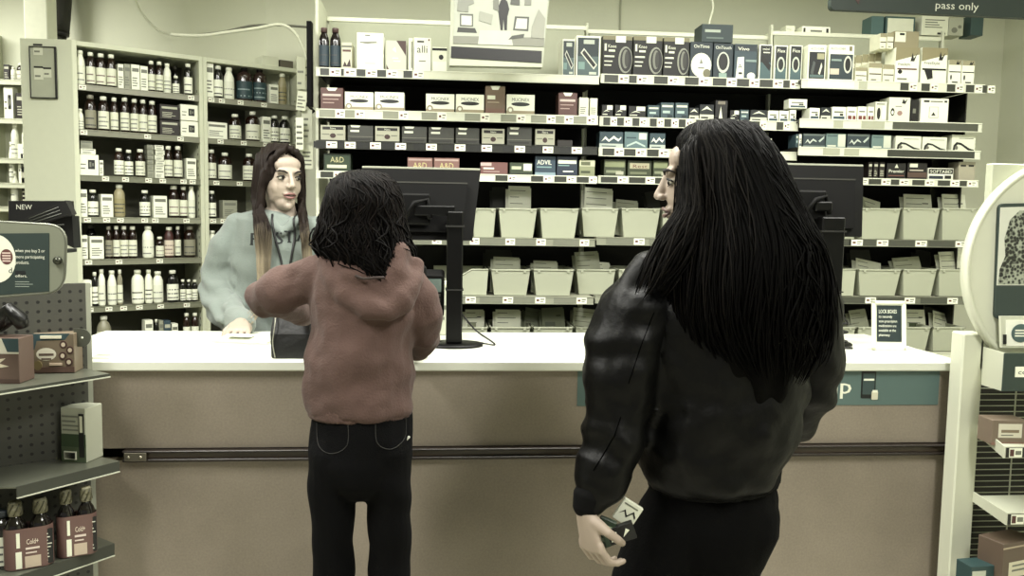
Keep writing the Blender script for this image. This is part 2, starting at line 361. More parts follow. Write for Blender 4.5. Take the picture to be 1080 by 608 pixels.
# ------------------------------------------------------------------ shelving
tagm = mat(WHITE, .5); reddot = mat((130, 60, 50), .5)
def shelf_part(root, x0, x1, z, d, ch, strip, tags, under=DARK, lip=.004, nm='shelf'):
    """shelf deck with a price channel on its front edge; tags = list of (x0,x1,kind)"""
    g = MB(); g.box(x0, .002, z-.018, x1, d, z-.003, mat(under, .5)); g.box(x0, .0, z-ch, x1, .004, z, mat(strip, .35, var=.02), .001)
    g.box(x0, -.0035, z-.0035, x1, .002, z, mat(tuple(min(255, int(v*1.08)) for v in strip), .35)); g.box(x0, -.0035, z-ch, x1, .002, z-ch+.003, mat(strip, .35))
    s = g.build(nm, root)
    for a, b, k in tags:
        t = MB()
        if k == 'tag':
            t.box(a, -.0022, z-ch+.0035, b, -.0006, z-.004, tagm); w_ = b-a
            t.box(a+w_*.12, -.0026, z-ch*.62, a+w_*.38, -.0022, z-ch*.38, reddot); t.box(a+w_*.5, -.0026, z-ch*.45, a+w_*.9, -.0022, z-ch*.3, mat(GREY, .5)); t.box(a+w_*.5, -.0026, z-ch*.7, a+w_*.8, -.0022, z-ch*.6, mat(GREY, .5))
            t.build('price_tag', s)
        else:
            t.box(a, -.0016, z-ch+.0045, b, -.0002, z-.0045, mat(k, .4)); t.build('channel_insert', s)
    return s
# ------------------------------------------------------------------ slanted bottle cabinet (two bays) at left
d0 = ray(80, 205); d0h = Vector((d0.x, d0.y, 0)); LP = Vector((0, 0, 0))+d0h*(3.9/d0h.dot(PHF))
LF = Frame((LP.x, LP.y, 0), math.radians(33))
x1_ = LF.loc(216, 205)[0]; x2_ = LF.loc(318, 205)[0]
CAB = mat((206, 209, 188), .5, var=.03)
cabin = mat((112, 112, 98), .7)
ztop = LF.loc(80, 44)[1]
rowsY = [(91.3, 98.7), (138.6, 142.7), (186, 188), (230.3, 229), (275.3, 270.5), (325.7, 317.2), (375, 362)]
rowsZ = [(LF.loc(80, a_)[1]+LF.loc(214, b_)[1])/2 for a_, b_ in rowsY]
ztop = (LF.loc(79, 44.5)[1]+LF.loc(216, 58)[1])/2
def cabinet(xa, xb, label, tags, holes):
    o = empty('bottle_cabinet', LF.w(xa, 0, 0), LF.rz); W_ = xb-xa; tag(o, label, 'shelving')
    t = .02
    MB().box(0, 0, 0, t, .3, ztop-.001, CAB, .001).build('side_panel', o)
    g = MB().box(W_-t, 0, 0, W_-.001, .3, ztop-.001, CAB, .001)
    for i in range(46): g.box(W_-t-.0006, .03, .5+i*.035, W_-t, .038, .512+i*.035, mat(DARK, .6))
    g.build('side_panel', o)
    MB().box(t, .285, 0, W_-t, .3, ztop-.02, cabin).build('back_panel', o)
    MB().box(t, 0, ztop-.022, W_-t, .3, ztop-.001, CAB, .001).build('top_panel', o)
    MB().box(t, .02, 0, W_-t, .04, .1, CAB).build('kick_board', o)
    for i, z in enumerate(rowsZ):
        tg = []
        for u in tags[i % len(tags)]: tg.append((t+u*(W_-2*t), t+u*(W_-2*t)+.03, 'tag'))
        col = [(150, 150, 134), (140, 141, 124), (128, 130, 112), (150, 152, 134), (140, 141, 124), (132, 134, 116), (140, 141, 124)][i]
        shelf_part(o, t, W_-t, z, .285, .028, col, tg, under=(150, 150, 134))
    return o
cabinet(0, x1_, 'left bay of the slanted cabinet of bottles behind the counter', [(.01, .9), (.01, .52, .8), (.17, .33, .52, .64, .82, .9), (.02, .17, .28, .48, .57, .84), (.02, .26, .6), (.02, .17, .29, .42, .6, .83)], True)
cabinet(x1_, x2_, 'right bay of the slanted cabinet of bottles, partly behind the young clerk', [(.01, .12, .32, .58), (.1, .35, .6, .85), (.05, .3, .5)], True)
B1g = 'medicine stock in the left bay of the slanted cabinet'; B2g = 'medicine stock in the right bay of the slanted cabinet'
def refL(i): return (81, rowsY[i][0], 214, rowsY[i][1])
XX = (.02, x1_-.02)
nm = ['top shelf', 'second shelf', 'third shelf', 'fourth shelf', 'fifth shelf', 'sixth shelf', 'lowest shelf']
wl = lambda i: 'slanted cabinet left bay, '+nm[i]
row(LF, .02, rowsZ[0], refL(0), XX, [(81.5, 91, 55.5, 'W'), (92, 101.5, 57, 'DR'), (102, 112.7, 58, 'DR'), (113, 123.5, 58.5, 'DR'), (124.2, 130.5, 68.3, 'w'), (131, 138, 68, 'g'), (138.5, 148, 68.3, 'w'), (148.6, 157, 69.5, 'w'), (157.3, 166, 63.5, 'D'), (166.5, 175, 64, 'D'), (175.4, 184, 65.5, 'W'), (185.5, 193.5, 78, 'DW'), (199, 209, 65, 'DW')], wl(0), B1g)
row(LF, .11, rowsZ[0], refL(0), XX, [(184, 191, 65.6, 'K'), (191.5, 198.5, 65.6, 'K')], 'slanted cabinet top shelf, rear', B1g)
row(LF, .02, rowsZ[1], refL(1), XX, [(81, 88, 117, 'W'), (89.5, 101.5, 102, 'DG'), (103, 115, 103, 'D'), (116, 124.6, 104, 'D'), (126.5, 136.5, 103.5, 'D'), (137.5, 146.8, 104.5, 'D'), (147, 156.4, 105, 'D'), (156.7, 167, 106, 'D'), (169, 192, 125.8, 'k'), (193, 214, 126, 'e')], wl(1), B1g)
row(LF, .02, rowsZ[1], refL(1), XX, [(169, 192, 109.5, 'k', 125), (193, 214, 108.8, 'e', 125.2)], 'slanted cabinet second shelf, stacked on another', B1g)
row(LF, .02, rowsZ[2], refL(2), XX, [(81, 102, 164.5, 'e'), (102.3, 106.5, 170, 'w'), (118.6, 129.4, 157, 'B'), (130, 139.5, 158.5, 'DW'), (142, 153, 157.5, 'D'), (154.3, 162, 178.5, 'g'), (162.5, 173.5, 179, 'z'), (174.5, 184.4, 153.5, 'D'), (185.3, 195.6, 153.5, 'D'), (199, 211, 166, 'w')], wl(2), B1g)
row(LF, .02, rowsZ[2], refL(2), XX, [(83, 99, 158.5, 'w', 164.2)], 'slanted cabinet third shelf, upper left stack', B1g)
row(LF, .04, rowsZ[2], refL(2), XX, [(84, 97, 150, 'g', 158.2)], 'slanted cabinet third shelf, topmost left stack', B1g)
for k_ in range(5):
    row(LF, .02+.004*(k_ % 2), rowsZ[2], refL(2), XX, [(162.8+(k_ % 2)*1.2, 173.2+(k_ % 2)*1.2, 173.9-5.2*k_, 'z', 178.8-5.2*k_)], 'slanted cabinet third shelf, crooked stack, %s layer up' % ORD[k_+1], B1g)
    row(LF, .024, rowsZ[2], refL(2), XX, [(154.6, 161.8, 173.6-5.2*k_, 'g', 178.4-5.2*k_)], 'slanted cabinet third shelf, grey stack, %s layer up' % ORD[k_+1], B1g)
row(LF, .02, rowsZ[3], refL(3), XX, [(81, 88.8, 201.5, 'w'), (89.7, 101, 201.5, 'DW'), (103, 116, 206, 'w'), (117.5, 130, 195.5, 'Y'), (145.6, 157.8, 201, 'DW'), (160, 176, 206.5, 'w'), (179, 191, 195.5, 'DR'), (191.5, 200.8, 196, 'DR'), (201.3, 209.8, 195.5, 'W')], wl(3), B1g)
row(LF, .02, rowsZ[4], refL(4), XX, [(81.4, 88, 250, 'w'), (90, 105, 251, 'w'), (107, 115, 240, 'DG'), (115.3, 123, 239.5, 'D'), (123.3, 132, 239.5, 'D'), (132.3, 142, 239.5, 'D'), (148, 161, 239, 'W'), (163, 172.3, 250, 'DR'), (172.8, 184, 239.5, 'R'), (184.8, 192, 238.5, 'D'), (196, 210, 238, 'DG')], wl(4), B1g)
row(LF, .11, rowsZ[4], refL(4), XX, [(91, 103, 240, 'K')], 'slanted cabinet fifth shelf, rear', B1g)
row(LF, .02, rowsZ[5], refL(5), XX, [(81.4, 91, 297.5, 'w'), (91.5, 98, 289, 'DW'), (98.4, 106, 286, 'W'), (108.4, 118.3, 287, 'W'), (118.6, 124.6, 286, 'C'), (134.8, 149, 286, 'WB'), (149.6, 158.2, 285.5, 'WB'), (158.6, 170.6, 287, 'W'), (175, 189, 285.5, 'DW'), (190, 196.6, 295, 'DW'), (197, 203.6, 295, 'DW'), (204, 211, 295, 'DW')], wl(5), B1g)
row(LF, .02, rowsZ[6], refL(6), XX, [(96, 112, 336, 'C'), (147.6, 157, 339, 'w'), (158.6, 163.5, 338, 'DW'), (164, 169, 339, 'g'), (169.5, 177.5, 339, 'b'), (178.7, 186, 342, 'w'), (193, 201.5, 330.5, 'B'), (203, 212, 330, 'B')], wl(6), B1g)
X2 = (x1_+.02, x2_-.02)
wr = lambda i: 'slanted cabinet right bay, '+nm[i]
def refR(i): return [(221, 104, 309, 109.5), (221, 147.3, 308, 147.8), (221, 187.5, 308, 187), (221, 226, 308, 222), (221, 268, 308, 262), (221, 314, 308, 305), (221, 361, 308, 348)][i]
row(LF, .02, rowsZ[0], refR(0), X2, [(221, 228.5, 68, 'w'), (229.3, 238, 70.5, 'DW'), (239, 249, 72, 'W'), (252, 267.5, 70, 'T'), (268, 281, 70.5, 'T'), (282.2, 291.2, 88, 'w'), (292, 301, 76, 'Y')], wr(0), B2g)
row(LF, .02, rowsZ[1], refR(1), X2, [(221, 240.6, 130, 'w'), (243.6, 255, 120, 'D'), (259.8, 273.6, 116, 'D'), (274, 282.6, 121, 'w'), (283, 292.3, 119, 'DW'), (292.8, 303.8, 119, 'DW')], wr(1), B2g)
row(LF, .02, rowsZ[2], refR(2), X2, [(221.5, 230.8, 155.5, 'D'), (233, 246, 158, 'D'), (256.4, 269, 158, 'D')], wr(2), B2g)
row(LF, .02, rowsZ[3], refR(3), X2, [(222, 230, 197, 'DW'), (235, 249, 206, 'g')], wr(3), B2g)
row(LF, .02, rowsZ[4], refR(4), X2, [(222, 230, 240, 'W'), (232, 241, 242, 'DW')], wr(4), B2g)
# two cartons lying on top of the right bay
row(LF, .05, ztop, (221, 59.5, 309, 67), X2, [(277, 294, 54, ('pale flat carton', OFFW, ())), (295, 309, 57.5, ('dark flat carton', (110, 104, 88), ()))], 'on the slanted cabinet roof', B2g, .1)
# end panel to the left, facing the shop
pE = Vector((LP.x, LP.y, 0)); uL = ray(27, 205); rzE = math.radians(0)
xe = hit(26, 205, pE, Vector((0, 1, 0))).x
ep = MB().box(xe-pE.x, .0, 0, -.001, .03, ztop, mat((196, 199, 180), .6, var=.03), .002).build('end_panel', None, (pE.x, pE.y, 0)); tag(ep, 'plain cream end panel left of the slanted bottle cabinet', 'panel')
hd = empty('document_holder', (pE.x, pE.y, 0)); tag(hd, 'black framed clear document holder hung on the cream end panel', 'holder')
qa = at(33.5, 104, pE.y); qb = at(60.5, 50, pE.y)
g = MB(); M0 = mat(DARK, .4); a0, a1, b0, b1 = qa.x-pE.x, qb.x-pE.x, qa.z, qb.z
g.xz(rrect(a0, b0, a1, b1, .012), -.008, -.0005, mat((168, 171, 154), .3)).build('pocket', hd)
g = MB()
for (u0, v0, u1, v1) in ((a0, b0, a0+.003, b1), (a1-.009, b0, a1, b1), (a0, b1-.004, a1, b1), (a0, b0, a1, b0+.005)): g.box(u0, -.016, v0, u1, -.008, v1, M0, .001)
g.build('frame', hd)
g = MB()
for u, v, w_, h_ in ((.02, .30, .04, .05), (.02, .10, .04, .06), (.065, .12, .035, .045)):
    X_ = a0+u*.9; Z_ = b0+v*.55+.03; g = MB() if g is None else g; g.box(X_, -.0095, Z_, X_+w_, -.0085, Z_+h_, mat((196, 198, 180), .5)); g.box(X_, -.0105, Z_+h_-.008, X_+w_, -.0095, Z_+h_, mat(DARK, .5)); g.box(X_+.004, -.0105, Z_+.012, X_+w_*.7, -.0095, Z_+.02, mat(GREY, .5)); g.build('paper_slip', hd); g = None
# white post rising behind the panel to the ceiling, dark duct sleeve beside it
q = at(38, 40, pE.y+.5); qw = (at(50, 40, pE.y+.5).x-at(25.5, 40, pE.y+.5).x)
po = MB().box(q.x-qw/2, pE.y+.5, 0, q.x+qw/2, pE.y+.5+qw, CEIL-.001, mat((232, 234, 216), .5), .004).build('post'); tag(po, 'square white post rising behind the cream end panel to the ceiling', 'post')
q0 = at(63, 42, pE.y+1.0)
du = empty('drain_pipe', (q0.x, pE.y+1.0, 0)); tag(du, 'dark wrapped pipe coming down the wall beside the white post', 'pipe')
k_ = .0062
g = MB(); g.tube([(-.02, 0, CEIL), (-.01, 0, CEIL-.12), (0, 0, q0.z+.12), (.0, 0, q0.z+.03)], [.10, .09, .06, .05], mat((58, 58, 50), .6, bump=.5, bscale=25), 12).build('sleeve', du)
g = MB(); g.tube([(0, 0, q0.z+.03), (.0, 0, .3)], [.036, .036], mat((70, 70, 60), .5), 12).build('pipe', du)
g = MB(); g.lathe([(.05, q0.z+.02), (.053, q0.z+.045)], mat((20, 20, 17), .5), 12).build('clamp', du)
# far-left aisle unit seen past the end panel
fy = 5.2
qa = at(-14, 60, fy); qb = at(24, 60, fy)
fo = empty('aisle_shelving', (qa.x, fy, 0)); tag(fo, 'distant white shelving at the far left edge of the picture', 'shelving'); WW = qb.x-qa.x+.08
fz = [at(12, y_, fy).z for y_ in (84, 125, 167, 193, 218, 250)]
MB().box(0, .3, 0, WW, .32, fz[0]+.28, mat((150, 152, 136), .6)).build('back_panel', fo)
MB().box(-.02, 0, 0, 0, .32, fz[0]+.28, CAB).build('side_panel', fo)
for i, z in enumerate(fz): shelf_part(fo, 0, WW, z, .3, .03, (206, 208, 190), [], under=(150, 150, 134))
FFr = Frame((qa.x, fy, 0), 0)
def refF(i): y_ = (84, 125, 167, 193, 218, 250)[i]; return (0, y_, 24, y_)
XF = (at(0, 84, fy).x-qa.x, at(24, 84, fy).x-qa.x)
fl = 'shelf at far left edge'
row(FFr, .02, fz[0], refF(0), XF, [(2, 8, 68, 'k'), (8.5, 14, 70, 'W'), (14.5, 23, 66, 'DR')], 'top '+fl, 'goods on the distant shelving')
row(FFr, .02, fz[1], refF(1), XF, [(1, 11, 92, 'e'), (14, 23, 98, 'k')], 'second '+fl, 'goods on the distant shelving')
row(FFr, .02, fz[2], refF(2), XF, [(6, 14, 130, 'W'), (18, 23, 134, 'W')], 'third '+fl, 'goods on the distant shelving')
row(FFr, .02, fz[3], refF(3), XF, [(3, 9, 150, 'W'), (14, 21, 152, 'e')], 'fourth '+fl, 'goods on the distant shelving')
row(FFr, .02, fz[4], refF(4), XF, [(4, 12, 181, 'W'), (17, 22, 176, 'k')], 'fifth '+fl, 'goods on the distant shelving')
# ------------------------------------------------------------------ back wall shelving in three bays
BW = (214, 216, 200)
def mid(px, py, Y): return at(px, py, Y).z
def insert_tags(refx, X, segs):
    mp = lambda q: X[0]+(q-refx[0])/(refx[1]-refx[0])*(X[1]-X[0])
    return [(mp(a), mp(b), k) for a, b, k in segs]
DI = (70, 72, 64); LI = (176, 178, 160)
def bay(Y, x0p, x1p, shelves, top, label, d=.38, back=(26, 26, 22), upz=None, left_post=True, right_post=False):
    """shelves: list of (ytop_mid, channel_px, colour, segs, depth)"""
    xa = at(x0p, 215, Y).x; xb = at(x1p, 215, Y).x; xm = (x0p+x1p)/2
    o = empty('wall_shelving', (xa, Y, 0)); tag(o, label, 'shelving'); Wd = xb-xa
    zt = mid(xm, top, Y+d); zs = []
    t = .012
    z1 = mid(xm, shelves[0][0], Y)
    MB().box(t, d, 0, Wd-t, d+.012, z1, mat(back, .85)).build('back_panel', o)
    MB().box(t, d, z1, Wd-t, d+.012, zt, mat((176, 179, 160), .6)).build('header_panel', o)
    MB().box(0, d-.004, zt-.022, Wd, d+.24, zt, mat((226, 228, 210), .4), .003).build('top_rail', o)
    if left_post and x0p > 400: MB().box(-.006, d-.005, 0, .006, d+.03, zt+.03, mat((212, 214, 196), .5), .002).build('upright', o)
    elif left_post: MB().box(-.014, .1, 0, 0, d+.03, zt+.03, mat((212, 214, 196), .5), .002).build('upright', o)
    if right_post:
        MB().box(Wd, .14, 0, Wd+.006, d+.02, z1-.02, mat((60, 60, 52), .6)).build('side_panel', o)
        MB().box(Wd, d-.01, z1, Wd+.012, d+.02, zt+.03, mat((212, 214, 196), .5), .002).build('upright', o)
    for ym, ch, col, segs, dd in shelves:
        z = mid(xm, ym, Y+(0 if dd is None else dd)); zs.append(z); yy = 0 if dd is None else dd
        k = ppm(Vector(((xa+xb)/2, Y, z))); rx = (x0p, x1p)  if x0p < 830 or ym > 170 else (843, 1043)
        s = MB(); 
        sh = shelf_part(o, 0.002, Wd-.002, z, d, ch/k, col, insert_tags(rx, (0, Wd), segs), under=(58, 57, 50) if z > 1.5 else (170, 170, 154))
    MB().box(0, d-.01, 0, Wd, d-.004, .1, mat(DARK)).build('kick_board', o)
    return o, Frame((xa, Y, 0), 0), (0, Wd), zs
def seg(xs, w1, w2, kt='tag', ki=DI, inset=0):
    out = []
    for x in xs:
        out.append((x, x+w1, ki)); out.append((x+w1+1, x+w1+1+w2, kt))
    return out
YA, YBb, YC = 3.80, 3.88, 3.84
A_s = [(75.5, 9, BW, seg((338, 353, 375, 396, 423), 9, 11, ki=DI)+[(449, 628, (214, 216, 198))], None),
       (118.5, 9.5, BW, seg((337, 357, 402, 442, 487, 525, 557, 576, 600), 16, 9, ki=(150, 152, 136)), None),
       (151.5, 8.5, (52, 53, 46), seg((331, 350, 376, 402, 434, 464, 492, 527, 557, 588), 12, 11, ki=(36, 38, 34)), None),
       (183, 8, BW, seg((338, 356, 385, 520, 558, 583, 607), 13, 8, ki=DI), None),
       (250, 8.5, (150, 152, 136), seg((345, 385, 425, 465, 503, 536, 583), 28, 10, ki=(132, 134, 120)), None),
       (312, 8.5, (160, 162, 146), seg((345, 385, 425, 465, 505, 540, 585), 24, 11, ki=(140, 142, 128)), None), (372, 8, BW, [], None)]
B_s = [(81, 9.5, BW, seg((634, 653, 685, 717, 746, 770, 795, 813), 14, 10), None),
       (125.5, 10, BW, seg((634, 648, 664, 682, 697, 712, 730, 760, 790, 815), 7, 6), None),
       (158, 9, BW, seg((634, 656, 680, 705, 740, 770, 800), 12, 9), None),
       (187.5, 8, BW, seg((633, 662, 688, 712, 740, 770, 800), 17, 9), None),
       (251.5, 8.5, (150, 152, 136), seg((640, 685, 725, 765, 805), 28, 11, ki=(132, 134, 120)), None),
       (312.5, 8.5, (160, 162, 146), seg((640, 685, 725, 765, 805), 24, 11, ki=(140, 142, 128)), None), (372, 8, BW, [], None)]
C_s = [(86, 9.5, BW, seg((950, 973, 1001, 1022, 1036), 9, 8)+[(905, 914, (180, 182, 164)), (850, 900, (226, 228, 212))], None),
       (127.5, 9.5, BW, [(944, 1038, (88, 90, 80)), (880, 890, LI), (910, 935, LI)], None),
       (157, 9, BW, [(940, 1036, (70, 72, 64)), (870, 888, LI), (893, 909, LI)], None),
       (188.3, 7.5, BW, seg((890, 914, 933, 960, 987, 1005), 13, 9), None),
       (252.5, 8, (120, 122, 108), seg((846, 870, 897, 938, 981), 28, 12, ki=(84, 86, 76)), None),
       (313, 8, (120, 122, 108), seg((846, 888, 930, 976), 28, 11, ki=(84, 86, 76)), None), (372, 8, BW, [], None)]
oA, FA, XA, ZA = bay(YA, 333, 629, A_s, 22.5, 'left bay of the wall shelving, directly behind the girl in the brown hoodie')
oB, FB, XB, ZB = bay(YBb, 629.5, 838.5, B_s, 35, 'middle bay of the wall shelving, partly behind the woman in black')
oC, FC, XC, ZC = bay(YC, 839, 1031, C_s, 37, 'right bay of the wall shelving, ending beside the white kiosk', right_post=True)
rA = lambda yl_, yr_: (333, yl_, 632, yr_)
rB = lambda yl_, yr_: (632, yl_, 843, yr_)
rC = lambda yl_, yr_: (843, yl_, {89: 1046, 130.3: 1043, 159: 1041}.get(yr_, 1033), yr_)
gA, gB, gC = 'goods in the left bay of the wall shelving', 'goods in the middle bay of the wall shelving', 'goods in the right bay of the wall shelving'
# ---- designs
def NUT(look='white carton with black oval'): return (look, WHITE, (('r', 0, 0, 1, .2, TAN), ('t', 'MUCINEX', .5, .66, .17, DARK, .62), ('e', .5, .52, .33, .1, (50, 52, 48)), ('e', .14, .22, .11, .17, (170, 158, 120)), ('e', .14, .22, .06, .09, WHITE)))
RB = ('reddish brown carton', (120, 74, 64), (('p', ((.25, 1), (.75, 1), (.65, .86), (.35, .86)), WHITE), ('r', .08, .62, .9, .72, (206, 190, 176)), ('r', .1, .46, .8, .5, (190, 160, 146)), ('r', .1, .3, .6, .34, (190, 160, 146))))
BR = ('brown carton', (142, 118, 92), (('p', ((.25, 1), (.75, 1), (.65, .86), (.35, .86)), WHITE), ('r', .1, .52, .5, .66, OFFW), ('r', .1, .4, .7, .44, (190, 170, 140)), ('r', 0, 0, 1, .2, (150, 110, 90))))
GD = ('dark grey carton', (74, 75, 68), (('p', ((.1, 1), (.5, 1), (.45, .88), (.15, .88)), OFFW), ('r', .1, .6, .45, .72, OFFW), ('r', 0, .3, 1, .34, (120, 120, 108)), ('r', .1, .12, .9, .2, (52, 52, 46))))
GL = ('light grey carton with heart emblem', (176, 176, 158), (('r', .08, .72, .92, .9, (40, 36, 32)), ('t', 'Nora', .5, .75, .12, OFFW), ('e', .5, .35, .12, .15, (84, 50, 42)), ('r', .06, .4, .36, .46, GREY), ('r', .66, .4, .92, .46, GREY), ('r', 0, 0, 1, .08, DARK)))
AD = ('green carton lettered A&D', (40, 56, 36), (('r', .05, .1, .95, .9, (52, 72, 48)), ('t', 'A&D', .5, .5, .32, (196, 190, 130), .5), ('r', .12, .18, .85, .36, (214, 214, 190))))
AR = ('pinkish carton lettered A&D', (150, 104, 92), (('t', 'A&D', .5, .3, .4, (206, 196, 120), .55), ('r', .04, .8, .96, .92, (190, 160, 146))))
RW = ('dull red carton', (140, 88, 80), (('r', 0, .7, .4, .95, (200, 180, 170)), ('r', .1, .42, .5, .56, OFFW), ('r', .1, .2, .7, .28, (190, 160, 150))))
GN = ('green and white carton', (70, 88, 58), (('r', .6, .35, .96, .92, OFFW), ('r', .08, .45, .5, .7, (190, 200, 160)), ('r', 0, 0, 1, .14, (40, 50, 34))))
BA = ('blue carton with white lettering', (56, 84, 104), (('t', 'ADVIL', .45, .56, .24, WHITE, .7), ('r', .08, .4, .8, .46, PBLUE), ('r', 0, 0, 1, .16, (150, 170, 176))))
BB = ('dark blue carton with white band', (44, 62, 86), (('r', .06, .62, .94, .8, OFFW), ('r', .06, .5, .6, .55, PBLUE), ('r', .3, .2, .8, .26, WHITE)))
GC = ('cream and green carton', (150, 156, 112), (('r', 0, .62, 1, 1, (196, 198, 160)), ('r', .1, .68, .7, .9, (110, 116, 76)), ('r', .1, .2, .7, .34, (84, 96, 60))))
GG = ('green carton with pale label', (78, 90, 56), (('r', .05, .55, .95, .9, (150, 160, 110)), ('r', .1, .2, .8, .36, (150, 160, 120)), ('r', .55, .1, .9, .3, (190, 190, 160))))
GR = ('green carton with red lettering', (76, 88, 54), (('r', .08, .5, .9, .85, (186, 180, 140)), ('t', 'Rest', .5, .55, .22, (130, 60, 46), .6), ('r', .1, .16, .8, .3, (130, 140, 100))))
BM = ('teal carton with white script', (60, 92, 102), (('r', 0, 0, 1, .28, (196, 204, 194)), ('p', ((.08, .4), (.25, .72), (.4, .5), (.6, .76), (.8, .55), (.92, .7), (.92, .6), (.8, .42), (.6, .6), (.4, .38), (.25, .55)), WHITE), ('r', .1, .1, .7, .16, TEAL)))
BN = ('pale teal carton with white panel', (104, 138, 140), (('r', .62, .55, .95, .92, OFFW), ('r', .08, .6, .5, .68, (60, 92, 102)), ('p', ((.1, .2), (.5, .45), (.9, .2), (.9, .1), (.5, .34), (.1, .1)), (190, 206, 198))))
BX = ('dark teal carton with pale script', (52, 74, 82), (('p', ((.08, .3), (.2, .62), (.3, .4), (.45, .66), (.6, .5), (.62, .4), (.45, .52), (.3, .26), (.2, .46)), (200, 206, 196)), ('p', ((.7, .5), (.95, .85), (.95, .7), (.76, .4)), (190, 200, 190)), ('r', 0, .86, 1, 1, (110, 120, 116)), ('r', 0, 0, 1, .16, (120, 132, 128))))
BY = ('pale teal carton with white picture', (120, 140, 136), (('r', .6, .1, .98, .95, (206, 210, 194)), ('r', .06, .1, .5, .2, OFFW), ('r', .05, .8, .55, .86, (70, 90, 92))))
SW = ('small white carton', WHITE, (('r', .1, .1, .9, .3, BLUE), ('r', .15, .55, .8, .68, GREY), ('r', .55, .35, .8, .5, DARK)))
SR = ('small white carton with red print', WHITE, (('r', .1, .1, .5, .36, (150, 60, 50)), ('r', .6, .1, .9, .36, (150, 60, 50)), ('r', .15, .6, .8, .7, GREY)))
SK = ('small dark carton with white patch', (24, 24, 22), (('r', .45, .6, .95, .95, WHITE), ('r', .05, .2, .5, .28, OFFW), ('p', ((.1, .4), (.4, .6), (.7, .45), (.4, .5)), OFFW)))
SB = ('small teal carton', (70, 100, 108), (('r', .1, .72, .9, .84, OFFW), ('r', .15, .35, .7, .5, (180, 196, 190)), ('r', .5, .1, .9, .25, (40, 60, 66))))
SD = ('small dark carton with white waves', (36, 42, 44), (('r', 0, 0, 1, .35, (206, 208, 192)), ('p', ((.1, .6), (.5, .9), (.9, .6), (.5, .72)), OFFW), ('r', .1, .1, .6, .2, DARK)))
FS1 = ('white and olive carton with black emblem', WHITE, (('p', ((0, 1), (1, 1), (1, .82), (0, .62)), (160, 150, 104)), ('p', ((.62, .62), (.7, .86), (.76, .7), (.9, .86), (.78, .62)), DARK), ('t', 'FreeStyle', .36, .5, .07, DARK, .5), ('r', .08, .38, .9, .42, (120, 60, 54)), ('e', .2, .32, .09, .06, DARK), ('r', .1, .1, .5, .14, GREY)))
FS2 = ('white and olive carton with black meter', WHITE, (('p', ((0, 1), (1, 1), (1, .82), (0, .62)), (160, 150, 104)), ('p', ((.66, .66), (.72, .9), (.78, .74), (.92, .88), (.8, .66)), DARK), ('t', 'FreeStyle', .4, .54, .08, DARK, .6), ('r', .04, .38, .96, .43, DARK), ('p', ((.12, .38), (.42, .38), (.46, .16), (.26, .12)), (24, 24, 22))))
FSs = ('narrow white carton with black dash', WHITE, (('r', 0, .8, 1, 1, (170, 164, 124)), ('p', ((.55, .82), (.68, .98), (.72, .88), (.9, .97), (.8, .82)), DARK), ('r', .04, .5, .96, .54, DARK), ('r', .3, .08, .75, .13, DARK), ('e', .2, .3, .06, .1, DARK)))
FSb = ('small tan and white carton', (226, 226, 206), (('r', 0, .75, 1, 1, (166, 158, 116)), ('r', .05, .4, .95, .46, (60, 40, 36)), ('r', .2, .1, .6, .16, GREY)))
CRV = ('white carton with black curves', OFFW, (('p', ((.05, .05), (.08, .35), (.2, .55), (.4, .5), (.75, .18), (.95, .1), (.95, .02), (.7, .06), (.4, .36), (.25, .4), (.15, .25), (.14, .05)), (26, 26, 24)), ('e', .2, .2, .07, .12, (120, 120, 110)), ('r', .3, .76, .9, .8, GREY)))
PRV = ('black carton lettered Premier', (22, 18, 18), (('t', 'Premier', .5, .4, .2, WHITE, .8), ('r', .08, .18, .92, .24, (150, 90, 80)), ('p', ((.4, .7), (.5, .95), (.6, .7)), OFFW)))
PRB = ('black carton with brown band', (26, 20, 20), (('r', 0, .12, 1, .42, (110, 80, 66)), ('r', .1, .72, .5, .94, OFFW), ('r', .1, .5, .8, .58, (190, 180, 160))))
BDZ = ('white carton lettered SOFTAB', WHITE, (('r', .02, .5, .98, .94, (40, 40, 38)), ('t', 'SOFTABD', .5, .58, .26, WHITE, .85), ('r', .04, .08, .6, .34, (44, 60, 84)), ('r', .66, .1, .92, .38, DARK)))
TN = ('tan carton with two dark dashes', (176, 170, 142), (('r', .1, .74, .42, .84, DARK), ('r', .58, .74, .9, .84, DARK)))
